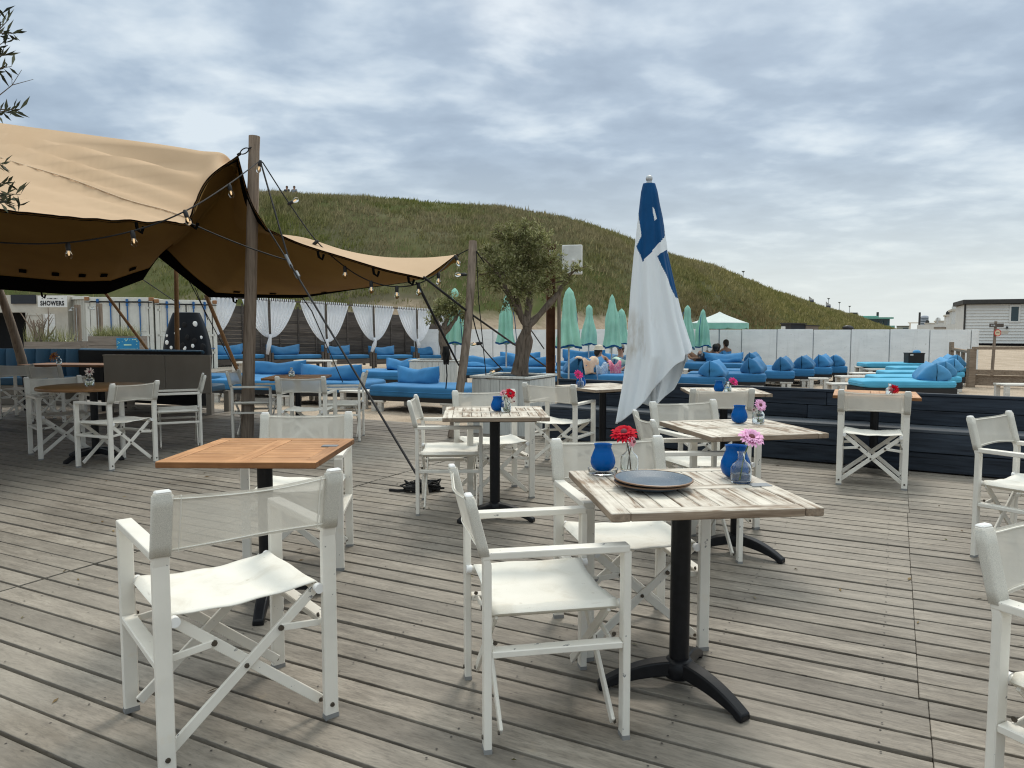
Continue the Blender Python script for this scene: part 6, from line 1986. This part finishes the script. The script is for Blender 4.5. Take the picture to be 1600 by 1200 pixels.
# ------------------------------------------------------------------ banquette and grey bench under the tent
M['leather'] = m_plain('navy_upholstery', (.028, .095, .17), .55, 0, .15, 3, .4)
M['greypanel'] = m_plain('taupe_panel', (.30, .265, .22), .65, 0, .1, 2)
a = V((*S2(-130, 13.7), 0)); b = V((*S2(125, 13.4), 0))
bq = thing('banquette', 'navy upholstered banquette with vertical channels at the far left', 'banquette', a, math.atan2(b.y - a.y, b.x - a.x))
L = (b - a).length; zt = .97; n = 11
mb = MB()
for k in range(n):
    w = L / n
    mb.grid(lambda u, v, k=k, w=w: (w * (k + u), -.06 * (math.sin(math.pi * u) ** .35) - .02 * math.sin(math.pi * v), .42 + (zt - .42) * v), 9, 8)
mb.box((L / 2, .05, zt / 2), (L, .08, zt - .004)); mb.build('backrest', M['leather'], bq, smooth=50)
o = cushion_grid(L, .55, .14).build('seat', M['leather'], bq, smooth=60); o.location = (L / 2, -.32, .34)
mb = MB(); mb.box((L / 2, -.30, .17), (L - .02, .46, .33)); mb.build('plinth', M['greypanel'], bq)
# return wing of the banquette, running back to the right
c0 = b; c1 = V((*S2(316, 12.15), 0))
wg = thing('banquette_wing', 'long dark return of the banquette with a blue top edge behind the grey bench', 'banquette', c0, math.atan2(c1.y - c0.y, c1.x - c0.x))
L = (c1 - c0).length
mb = MB(); mb.box((L / 2, 0, .50), (L, .10, .90)); mb.build('backrest', M['dark'], wg)  # navy back in shadow, the shade put into a near-black colour
mb = MB(); mb.tube([(0, 0, .945), (L, 0, .945)], .035, 8); mb.build('top_edge', M['leather'], wg, smooth=60)
# grey bench seen from behind
a = V((*S2(160, 11.6), 0)); b = V((*S2(328, 11.35), 0))
gb = thing('grey_bench', 'taupe wooden bench seen from behind under the tent, on square legs', 'bench', a, math.atan2(b.y - a.y, b.x - a.x))
L = (b - a).length
mb = MB(); mb.box((L * .29, 0, .62), (L * .575, .03, .57)); mb.box((L * .79, .002, .62), (L * .415, .03, .57)); mb.build('back_panel', M['greypanel'], gb, bevel=.004)
mb = MB(); mb.box((L / 2, .01, .915), (L, .07, .025)); mb.build('top_rail', M['greypanel'], gb)
for x in (.05, L - .05):
    for y in (.03, .55):
        mb = MB(); mb.box((x, y, .165), (.085, .085, .33)); mb.build('leg', M['greypanel'], gb)
mb = MB(); mb.bar((.09, .03, .12), (L - .09, .03, .12), .03, .03); mb.build('stretcher', M['greypanel'], gb)
o = cushion_grid(L - .1, .5, .12).build('seat', M['leather'], gb, smooth=60); o.location = (L / 2, .30, .34)

# ------------------------------------------------------------------ right: timber fence, sign post, cabins
M['fencewood'] = m_wood('sandy_timber', (.15, .105, .07), (.33, .255, .19), 0, 12, 2.5, .9, .3, .4)
fx = S2(1520, 21.5); 
wf = thing('timber_fence', 'sandy brown timber rail fence at the right beside the daybeds', 'fence', (fx[0], fx[1], SAND))
z_top = at(1520, 545, 21.5).z - SAND; z_low = at(1520, 580, 21.5).z - SAND
mb = MB(); mb.box((0, 0, z_top / 2 - .1), (.20, .16, z_top + .2)); mb.build('corner_post', M['fencewood'], wf, bevel=.01)
e = V((*S2(1640, 20.6), 0)) - V((*fx, 0)); g = V((*S2(1489, 23.2), 0)) - V((*fx, 0))
mb = MB(); mb.bar((0, 0, z_top + .02), (e.x, e.y, z_top + .04), .16, .08); mb.build('top_rail', M['fencewood'], wf)
mb = MB(); mb.bar((.1, -.03, z_low - .02), (e.x, e.y - .03, z_low - .02), .06, .15); mb.build('low_rail', M['fencewood'], wf)
mb = MB(); mb.bar((.1, .04, z_low - .26), (e.x, e.y + .04, z_low - .26), .03, .30); mb.build('kick_board', M['fencewood'], wf)
mb = MB(); mb.bar((0, 0, z_top - .10), (g.x, g.y, z_top - .04), .14, .07); mb.build('top_rail', M['fencewood'], wf)
mb = MB(); mb.bar((0, .02, z_low - .05), (g.x, g.y, z_low + .06), .06, .13); mb.build('low_rail', M['fencewood'], wf)
for q in (.42, .68, 1.0):
    mb = MB(); mb.bar((g.x * q, g.y * q, -.1), (g.x * q, g.y * q, z_top - .10), .08, .08); mb.build('upright', M['fencewood'], wf)
mb = MB(); mb.bar((g.x * .88, g.y * .88 + .15, -.1), (g.x * .88, g.y * .88 + .15, z_top + .17), .10, .10); mb.build('upright', M['fencewood'], wf)
mb = MB(); mb.bar((e.x, e.y, -.1), (e.x, e.y, z_top), .12, .12); mb.build('upright', M['fencewood'], wf)
# sign post
Yp = 25.5
pb_ = at(1550, 577, Yp); x = pb_.x; z0 = sand_z(x, Yp)
sp = thing('sign_post', 'leaning wooden post with a dark cross-board and a round red-rimmed sign', 'sign post', (x, Yp, z0))
top = at(1556, 502, Yp) - V((x, Yp, z0))
mb = MB(); mb.tube([(0, 0, -.2), top], [.055, .045], 10); mb.build('post', M['poletim'], sp, smooth=50)
c = at(1555, 508.5, Yp) - V((x, Yp, z0))
mb = MB(); mb.box((c.x, -.07, c.z), (.48, .03, .13)); cb = mb.build('cross_board', M['slat'], sp)
mb = MB()
for k in range(3): mb.box((c.x - .18 + k * .05, -.088, c.z), (.03, .004, .05))
mb.build('faded_letters', M['polegrey'], cb)
c = at(1556.5, 520, Yp) - V((x, Yp, z0))
mb = MB(); mb.lathe([(.005, 0), (.125, 0), (.125, .02), (.005, .02)], 24); d = mb.build('round_sign', m_plain('sign_red', (.50, .05, .04), .5), sp, smooth=40); d.rotation_euler = (R(90), 0, 0); d.location = (c.x, -.06, c.z)
mb = MB(); mb.lathe([(.005, .0205), (.095, .0205), (.095, .024), (.005, .024)], 24); mb.build('face', m_plain('sign_cream', (.62, .52, .36), .6), d, smooth=40)
mb = MB()
for k in range(4): mb.box((-.04 + .027 * k, 0.005 * (k % 2), .025), (.014, .03, .003))
mb.build('mark', M['ink'], d)
# beach cabin
M['siding'] = m_plain('white_siding', (.60, .61, .60), .6, 0, .05, 2)
M['roofdark'] = m_plain('dark_roof', (.035, .035, .035), .7)
M['pane'] = m_plain('window_glass', (.02, .045, .06), .08, 0, .1)
Yc = 46.0
cx0 = S2(1507, Yc)[0]; zb = at(1550, 536, Yc).z
cab = thing('beach_cabin', 'white sided beach cabin with a dark roof edge at the right', 'cabin', (cx0, Yc, zb), R(-25))
hh = at(1550, 476, Yc).z - zb; W = 6.5
mb = MB(); nb = 13
mb.box((W / 2, 2.5, hh / 2), (W, 4.9, hh))
for k in range(nb):
    z0 = hh * k / nb
    mb.hexa([(0, -.035, z0), (W, -.035, z0), (W, .06, z0), (0, .06, z0), (0, .012, z0 + hh / nb), (W, .012, z0 + hh / nb), (W, .06, z0 + hh / nb), (0, .06, z0 + hh / nb)])
mb.build('wall', M['siding'], cab)
mb = MB(); mb.box((W / 2 - .02, 2.4, hh + .16), (W + .3, 5.4, .28)); mb.build('roof', M['roofdark'], cab, bevel=.03)
mb = MB(); mb.box((W / 2, 2.5, -.12), (W - .1, 4.8, .25)); mb.build('underframe', M['dark'], cab)
wx = 2.58; wz = at(1584, 491, Yc).z - zb
wfm = MB(); 
for s in (-1, 1): wfm.box((wx + s * .235, -.03, wz), (.09, .06, 1.05)); wfm.box((wx, -.03, wz + s * .48), (.38, .06, .09))
w_ = wfm.build('window', M['siding'], cab); mb = MB(); mb.box((wx, -.02, wz), (.38, .03, .87)); mb.build('pane', M['pane'], w_)
mb = MB(); mb.box((-.02, -.02, hh / 2), (.10, .08, hh)); mb.build('corner_trim', M['roofdark'], cab)
mb = MB(); mb.box((2.22, -.04, at(1573, 512, Yc).z - zb), (.10, .08, .14)); mb.build('wall_lamp', M['roofdark'], cab)
mb = MB(); mb.box((2.05, -.02, at(1568, 519, Yc).z - zb), (.5, .03, .2)); mb.build('vent_plate', M['hutwall'], cab)
# receding row of cabin ends
for k, (p0, p1, yt, Y, l) in enumerate(((1487, 1504, 486, 56, 'beach cabin end just behind the white sided cabin'), (1478, 1489, 494, 68, 'third beach cabin end in the receding row'), (1462, 1480, 503, 84, 'farther pale beach cabin in the receding row'), (1446, 1464, 506, 105, 'farthest low pale beach cabin in the receding row'))):
    xa, xb = S2(p0, Y)[0], S2(p1, Y)[0]; z0 = -.3; zt = at(1500, yt, Y).z
    cb2 = thing('beach_cabin', l, 'cabin', (xa, Y, z0), R(-28), 'row of beach cabins')
    w = (xb - xa) + 1.2
    mb = MB(); mb.box((w / 2, 2, (zt - z0) / 2), (w, 4, zt - z0)); mb.build('wall', M['siding'], cb2)
    mb = MB(); mb.box((w / 2, 2, zt - z0 + .08), (w + .2, 4.2, .14)); mb.build('roof', M['hutwall'], cb2)
    mb = MB(); mb.box((w * .4, -.02, (zt - z0) * .55), (w * .25, .03, (zt - z0) * .25)); mb.build('window', M['pane'], cb2)
    mb = MB(); mb.sphere((.2, .1, zt - z0 + .25), .26, 12, 8, (1, .5, 1.1)); mb.build('roof_vent', M['siding' if k % 2 == 0 else 'roofdark'], cb2, smooth=60)
# low white wall strip before them
xa, xb = S2(1434, 60)[0], S2(1506, 50)[0]
lw = thing('low_wall', 'pale boundary wall below the row of beach cabins', 'wall', (xa, 60, -.4), math.atan2(-10, xb - xa))
L = math.hypot(xb - xa, 10); hz_ = at(1470, 507, 55).z + .4
mb = MB(); mb.box((L / 2, 0, hz_ / 2), (L, .12, hz_)); mb.build('wall_panel', M['siding'], lw)
mb = MB(); mb.box((L * .55, -.09, hz_ - .25), (L * .25, .05, .12)); mb.build('ledge', M['planterbrown'], lw)
# tower block, mast and crane far away
def far_box(name, label, cat, p0, p1, yt, Y, mat, extra=None):
    xa, xb = S2(p0, Y)[0], S2(p1, Y)[0]; zt = at(1400, yt, Y).z
    root = thing(name, label, cat, ((xa + xb) / 2, Y, -.5)); w = xb - xa; h = zt + .5
    return root, w, h
r_, w, h = far_box('apartment_tower', 'distant grey apartment tower with a rounded top', 'tower', 1438.5, 1449.5, 493, 240, None)
mb = MB(); mb.lathe([(w * .5, 0), (w * .5, h * .93), (w * .44, h * .97), (w * .25, h), (.02, h)], 20); mb.build('wall', m_plain('far_concrete', (.34, .37, .42), .8), r_, smooth=40)
for k in range(5):
    mb = MB(); mb.lathe([(w * .505, h * (.50 + .085 * k)), (w * .505, h * (.54 + .085 * k))], 20); mb.build('window', M['pane'], r_, smooth=40)
r_, w, h = far_box('chimney_mast', 'thin brown mast left of the distant tower', 'mast', 1435, 1437.2, 488, 150, None)
mb = MB(); mb.box((0, 0, h / 2), (w, w, h)); mb.build('shaft', M['roofdark'], r_)
r_, w, h = far_box('construction_crane', 'distant construction crane with its jib pointing right', 'crane', 1421, 1422.3, 504.5, 300, None)
mb = MB(); mb.box((0, 0, h / 2), (w, w, h)); mb.build('mast', m_plain('crane_paint', (.5, .42, .3), .7), r_)
mb = MB(); mb.box((S2(1427, 300)[0] - S2(1421.6, 300)[0], 0, h), (S2(1434, 300)[0] - S2(1417, 300)[0], .3, .35)); mb.build('jib', m_plain('crane_paint', (.5, .42, .3), .7), r_)
r_, w, h = far_box('far_house', 'small dark flat-roofed block at the end of the promenade', 'building', 1405, 1416, 510, 220, None)
mb = MB(); mb.box((0, 0, h / 2), (w, 3, h)); mb.build('wall', m_plain('far_green', (.22, .24, .20), .8), r_); mb = MB(); mb.box((0, 0, h + .1), (w * 1.08, 3.2, .2)); mb.build('roof', M['roofdark'], r_); mb = MB(); mb.box((0, -1.52, h * .8), (w * .7, .05, h * .1)); mb.build('window', M['pane'], r_)
r_, w, h = far_box('figure_post', 'short pale post standing above the low wall', 'post', 1463.5, 1465, 497, 62, None)
mb = MB(); mb.box((0, 0, h / 2), (w, w, h)); mb.sphere((0, 0, h), w * .9, 8, 6); mb.build('shaft', M['polegrey'], r_)
# pavilion with the green roof beyond the dune
Yv = 155.0; xa, xb = S2(1337, Yv)[0], S2(1394, Yv)[0]
pv = thing('pavilion', 'glass pavilion with a green roof at the far end of the dune', 'pavilion', (xa, Yv, -.3)); W = xb - xa
z1 = at(1360, 498, Yv).z + .3; z0 = at(1360, 516, Yv).z + .3
mb = MB(); mb.box((W * .5, 4, z1 / 2), (W * .92, 7, z1)); mb.build('wall', m_plain('teal_glass', (.03, .09, .12), .2), pv)
mb = MB(); mb.box((W * .48, 3.6, z1 + .14), (W * 1.02, 8.4, .34)); mb.box((W * .40, 3.6, z1 + .45), (W * .5, 6, .3)); mb.build('roof', m_plain('copper_green', (.17, .40, .33), .6), pv)
for k in range(4):
    f = MB(); f.box((W * (.42 + .14 * k), .44, z1 * .72), (W * .10, .08, z1 * .36)); f.build('window', M['pane'], pv)
mb = MB(); mb.box((W * .10, 3, z1 + .6), (1.3, 1.3, 1.5)); mb.box((W * .78, 3, z1 + .8), (.35, .35, 1.3)); mb.build('chimney', M['roofdark'], pv)
mb = MB(); mb.box((W * .92, -.2, z1 * .55), (W * .24, .5, z1 * .16)); mb.build('balcony', m_plain('copper_green', (.17, .40, .33), .6), pv)
# lamps and flags along the ridge
def ridge_z(px, py, Y): return at(px, py, Y)
for px, yt, yb, Y, l in ((1161, 426, 438, 102, 'lamp post alone on the dune crest above the open parasol'), (1311, 474, 490, 125, 'lamp post on the lower end of the dune, nearer the flags'), (1327, 480, 495, 129, 'lamp post on the lower end of the dune next to the pavilion'), (1294, 468, 486, 122, 'lamp post just behind the right-hand flag')):
    b = at(px, yb + 3, Y); h = at(px, yt, Y).z - b.z
    r_ = thing('street_lamp', l, 'street lamp', b, 0, 'lamp posts along the dune crest')
    mb = MB(); mb.tube([(0, 0, 0), (0, 0, h)], [.07, .05], 6); mb.build('pole', M['polegrey'], r_)
    mb = MB(); mb.lathe([(.04, 0), (.22, .18), (.24, .22), (.04, .26)], 10, (0, 0, h)); mb.build('lamp_head', M['steelplate'], r_)
def m_flag():
    t = NT('tricolour'); tcn = t.new('ShaderNodeTexCoord'); sp_ = t.new('ShaderNodeSeparateXYZ'); t.link(tcn.outputs['Object'], sp_.inputs[0])
    c = t.new('ShaderNodeValToRGB'); c.color_ramp.interpolation = 'CONSTANT'; el = c.color_ramp.elements; el.new(.5)
    for e, (p, col) in zip(el, ((0, (.02, .03, .10)), (.333, (.6, .58, .56)), (.666, (.22, .14, .12)))): e.position = p; e.color = (*col, 1)
    t.link(t.math('DIVIDE', sp_.outputs[2], 1.1), c.inputs[0]); t.base(c.outputs[0]); return t.mat
M['flag'] = m_flag()
for px, yt, Y, l in ((1264, 464, 117, 'left one of the two striped flags on the dune crest'), (1290.5, 472, 121, 'right one of the two striped flags on the dune crest')):
    p = at(px, yt + 9, Y); b = at(px, yt + 20, Y)
    r_ = thing('flag', l, 'flag', p, 0, 'flags on the dune crest')
    mb = MB(); mb.grid(lambda u, v: (u * .75, .15 * math.sin(u * 6), v * .95 - .42 * u + .05 * math.sin(u * 7)), 12, 6); mb.build('cloth', M['flag'], r_, solid=.02)
    mb = MB(); mb.tube([(0, 0, b.z - p.z), (0, 0, 1.05)], .04, 6); mb.build('pole', M['polegrey'], r_)
# ridge fence stakes are a row of little posts
for k in range(14):
    px = 1205 + k * 7.4; i = np.interp(px, [p[0] for p in ridge_px], [p[1] for p in ridge_px]); Y = np.interp(px, [p[0] for p in ridge_px], [p[2] for p in ridge_px])
    b = at(px, i + 3, Y); mb = MB(); mb.tube([(0, 0, 0), (0, 0, .7)], .05, 5); o = mb.build('stake', M['poletim']); o.location = b
    tag(o, 'small wooden stake in the row along the dune crest', 'stake', 'stakes along the dune crest')
# roofs that show just above the white fence
for p0, p1, yt, Y, mat, nm, l in ((1228, 1250, 505.5, 44, 'hutdark', 'beach_hut', 'dark hut roof showing just above the white fence'), (1250.5, 1270, 508.5, 44, 'planterbrown', 'beach_hut', 'low brown hut roof right of the dark one above the fence'), (1220.5, 1227, 510, 42, 'lamp', 'barrel', 'white barrel top left of the dark hut roof above the fence')):
    xa, xb = S2(p0, Y)[0], S2(p1, Y)[0]; zt = at(1240, yt, Y).z
    r_ = thing(nm, l, 'hut' if nm == 'beach_hut' else 'barrel', ((xa + xb) / 2, Y, SAND))
    w = xb - xa; h = zt - SAND
    if nm == 'barrel':
        mb = MB(); mb.lathe([(w * .42, 0), (w * .47, h * .5), (w * .5, h - .05), (w * .46, h), (.02, h)], 18); mb.build('body', M[mat], r_, smooth=50); continue
    mb = MB(); mb.box((0, 0, h / 2), (w, 1.6, h)); mb.build('wall', M[mat], r_)
    mb = MB(); mb.hexa([(-w / 2 - .05, -.9, h - .02), (w / 2 + .05, -.9, h - .06), (w / 2 + .05, .9, h - .06), (-w / 2 - .05, .9, h - .02), (-w / 2 - .05, -.9, h + .04), (w / 2 + .05, -.9, h), (w / 2 + .05, .9, h), (-w / 2 - .05, .9, h + .04)]); mb.build('roof', M['roofdark'], r_)
p = at(1326, 512, 32); mb = MB(); mb.sphere((0, 0, 0), .26, 12, 8, (1, .6, .5)); mb.v = [tuple(V(q) * (1 + .3 * noise.noise(V(q) * 6))) for q in mb.v]
o = mb.build('dark_sack', M['black'], smooth=180); o.location = (p.x, 32, p.z - .02); tag(o, 'dark rounded sack top just above the white fence', 'sack')
mb = MB(); mb.box((0, 0, -.9), (.5, .4, 1.5)); s_ = mb.build('stack', M['planterbrown'], o)
# ------------------------------------------------------------------ people
def person(label, loc, rz, J, mats, hat=None, hair='hair', skin='skin', group='people on the beach', sc=1.0):
    """J: joint positions (metres, local). One continuous body surface grown from the skeleton; clothing and hair as children"""
    root = thing('person', label, 'person', loc, rz, group)
    verts = []; edges = []; rad = []
    def add(p, r, parent=None):
        verts.append(V(p) * sc); rad.append(r * sc)
        if parent is not None: edges.append((parent, len(verts) - 1))
        return len(verts) - 1
    pel = add(J['pelvis'], .13); waist = add(V(J['pelvis']).lerp(V(J['chest']), .5), .115, pel); ch = add(J['chest'], .135, waist)
    nk = add(V(J['chest']).lerp(V(J['head']), .52), .058, ch); hd0 = add(V(J['head']) - V(J['headup']) * .05, .078, nk); hd = add(V(J['head']) + V(J['headup']) * .03, .092, hd0); add(V(J['head']) + V(J['headup']) * .095, .068, hd)
    add(V(J['head']) + V(J['face']) * .105 - V(J['headup']) * .01, .014, hd)
    for s in ('l', 'r'):
        sh = add(J['sh' + s], .058, ch); el = add(J['el' + s], .042, sh); wr = add(J['wr' + s], .028, el)
        d = (V(J['wr' + s]) - V(J['el' + s])).normalized(); side, up = frame_from(d)
        pm = add(V(J['wr' + s]) + d * .06, .030, wr)
        for k, (off, L) in enumerate(((-.030, .075), (-.010, .088), (.010, .083), (.028, .065))):
            f1 = add(V(J['wr' + s]) + d * .10 + side * off, .0095, pm); f2 = add(V(J['wr' + s]) + d * (.10 + L * .55) + side * off * 1.1 - up * .012, .0085, f1); add(V(J['wr' + s]) + d * (.10 + L) + side * off * 1.1 - up * .035, .007, f2)
        th = add(V(J['wr' + s]) + d * .055 + side * -.045, .011, pm); add(V(J['wr' + s]) + d * .09 + side * -.06 - up * .01, .009, th)
        hp = add(J['hp' + s], .095, pel); kn = add(J['kn' + s], .062, hp); an = add(J['an' + s], .040, kn); add(J['to' + s], .036, an)
    me = bpy.data.meshes.new('body'); me.from_pydata([tuple(v) for v in verts], edges, []); me.materials.append(M[skin])
    o = bpy.data.objects.new('body', me); COL.objects.link(o); o.parent = root
    md = o.modifiers.new('skin', 'SKIN'); md.use_smooth_shade = True
    for k, sv in enumerate(me.skin_vertices[0].data):
        sv.radius = (rad[k], rad[k]); sv.use_root = (k == 0)
    sb = o.modifiers.new('sub', 'SUBSURF'); sb.levels = 1; sb.render_levels = 2
    def cloth(name, pts, rads, mat):
        mb = MB(); mb.tube(catmull([V(p) * sc for p in pts], 14), list(np.interp(np.linspace(0, 1, 14), np.linspace(0, 1, len(rads)), [q * sc for q in rads])), 14); return mb.build(name, M[mat], o, smooth=180)
    if mats.get('top'):
        cloth('shirt', [V(J['pelvis']) - V((0, 0, .02)), V(J['pelvis']).lerp(V(J['chest']), .5), J['chest'], V(J['chest']).lerp(V(J['head']), .36)], [.165, .155, .175, .085], mats['top'])
        for s in ('l', 'r'): cloth('sleeve', [V(J['chest']).lerp(V(J['sh' + s]), .5), J['sh' + s], V(J['sh' + s]).lerp(V(J['el' + s]), .7)], [.09, .085, .06], mats['top'])
    if mats.get('shorts'):
        for s in ('l', 'r'): cloth('shorts', [V(J['pelvis']).lerp(V(J['hp' + s]), .3), J['hp' + s], V(J['hp' + s]).lerp(V(J['kn' + s]), .6)], [.15, .125, .095], mats['shorts'])
    h = V(J['head']); up = V(J['headup']).normalized(); fc = V(J['face']).normalized()
    if hair:
        mb = MB(); mb.sphere((h + up * .045 - fc * .022) * sc, .108 * sc, 16, 12, (.98, 1.0, 1.02)); 
        mb.sphere((h - up * .02 - fc * .06) * sc, .085 * sc, 12, 8, (1, .9, 1.2)); mb.build('hair', M[hair], o, smooth=180)
    if hat:
        mb = MB(); c = (h + up * .07) * sc
        mb.lathe([(.165 * sc, -.015), (.17 * sc, 0), (.122 * sc, .012), (.118 * sc, .06 * sc), (.105 * sc, .105 * sc), (.05 * sc, .125 * sc), (.005, .128 * sc)], 24, tuple(c)) if hat != 'cap' else mb.lathe([(.112 * sc, -.02), (.115 * sc, 0), (.11 * sc, .05 * sc), (.07 * sc, .085 * sc), (.005, .09 * sc)], 24, tuple(c))
        if hat == 'cap': mb.box(tuple(c + fc * .14 * sc), (.14, .12, .012))
        mb.build('sun_hat' if hat != 'cap' else 'cap', M['straw' if hat != 'cap' else 'planterbrown'], o, smooth=50)
    mb = MB(); sd = fc.cross(up)
    for s in (-1, 1): mb.sphere((h + fc * .082 + sd * s * .033 + up * .01) * sc, .011 * sc, 8, 6)
    mb.build('eye', M['ink'], o, smooth=180)
    mb = MB()
    for s in (-1, 1): mb.sphere((h + sd * s * .088 - up * .01) * sc, .024 * sc, 8, 6, (.5, .7, 1.2))
    mb.build('ear', M[skin], o, smooth=180)
    return root
def pose_sit(lean=0.0, legs=.42):
    """sitting, facing local +y, seat at z=0"""
    b = lean
    return dict(pelvis=(0, 0, .12), chest=(0, -.08 - b * .4, .50), head=(0, -.05 - b * .55, .80), headup=V((0, 0, 1)), face=V((0, 1, 0)),
        shl=(-.19, -.08 - b * .42, .57), shr=(.19, -.08 - b * .42, .57), ell=(-.26, .06 - b * .3, .34), elr=(.26, .06 - b * .3, .34), wrl=(-.18, .28, .26), wrr=(.18, .28, .26),
        hpl=(-.10, .04, .10), hpr=(.10, .04, .10), knl=(-.12, legs, .14), knr=(.12, legs, .14), anl=(-.12, legs + .04, -.28), anr=(.12, legs + .04, -.28), tol=(-.12, legs + .16, -.33), tor=(.12, legs + .16, -.33))
def pose_lounge(knees=True):
    """reclining on a mattress, feet to local +y, back raised, mattress at z=0"""
    k = .42 if knees else .08
    return dict(pelvis=(0, 0, .11), chest=(0, -.36, .34), head=(0, -.55, .58), headup=V((0, -.45, .9)), face=V((0, .85, .5)),
        shl=(-.19, -.40, .36), shr=(.19, -.40, .36), ell=(-.30, -.2, .18), elr=(.30, -.2, .18), wrl=(-.22, .02, .2), wrr=(.22, .02, .2),
        hpl=(-.10, .04, .10), hpr=(.10, .04, .10), knl=(-.12, .42, k), knr=(.12, .44, k * .9), anl=(-.12, .70, .08), anr=(.12, .74, .08), tol=(-.12, .82, .14), tor=(.12, .86, .14))
MT = SAND + .56
x, y = S2(940, 20.2); person('person in a cream sun hat and pale blue shirt sitting left of the towels', (x, y, MT - .30), R(-70), pose_sit(.05), {'top': 'shirtblue', 'shorts': 'shirtgrey'}, 'hat', 'hair')
x, y = S2(969, 21.5); person('person in a brown cap and dark blue shirt sitting at the parasol edge', (x, y, MT - .28), R(150), pose_sit(.0), {'top': 'shirtblue', 'shorts': 'shirtdark'}, 'cap', 'hair')
x, y = S2(940, 22.2); person('person lying behind the towels with only dark hair showing', (x, y, MT - .12), R(180), pose_lounge(False), {'shorts': 'shirtdark'}, None, 'hairdark', 'skin2')
x, y = S2(1093, 26.2); person('person reclining with tanned knees raised below the closed mint parasol', (x, y, MT - .1), R(-120), pose_lounge(True), {'shorts': 'shirtdark'}, None, 'hair', 'skin2')
x, y = S2(1107, 26.5); person('black-haired person reclining left among the heads above the rolls', (x, y, MT - .10), R(10), pose_lounge(), {'shorts': 'shirtdark'}, None, 'hairdark', 'skin')
x, y = S2(1115, 27.0); person('brown-haired person reclining in the middle of the heads above the rolls', (x, y, MT - .10), R(0), pose_lounge(), {'shorts': 'shirtgrey'}, None, 'hair', 'skin2')
x, y = S2(1133, 27.2); person('person sitting upright at the right of the heads by the open parasol', (x, y, MT - .20), R(20), pose_sit(.0), {'shorts': 'shirtdark'}, None, 'hair', 'skin2')
for px, py, l, tp in ((447.5, 304, 'person in dark clothes sitting on the dune crest, left of the pair', 'shirtdark'), (459, 304, 'person in grey clothes sitting on the dune crest, right of the pair', 'shirtgrey')):
    p = at(px, py + 2, 66); person(l, (p.x, p.y, p.z - .05), R(170), pose_sit(.1, .35), {'top': tp, 'shorts': 'shirtdark'}, None, 'hair', 'skin2', 'people sitting on the dune crest')
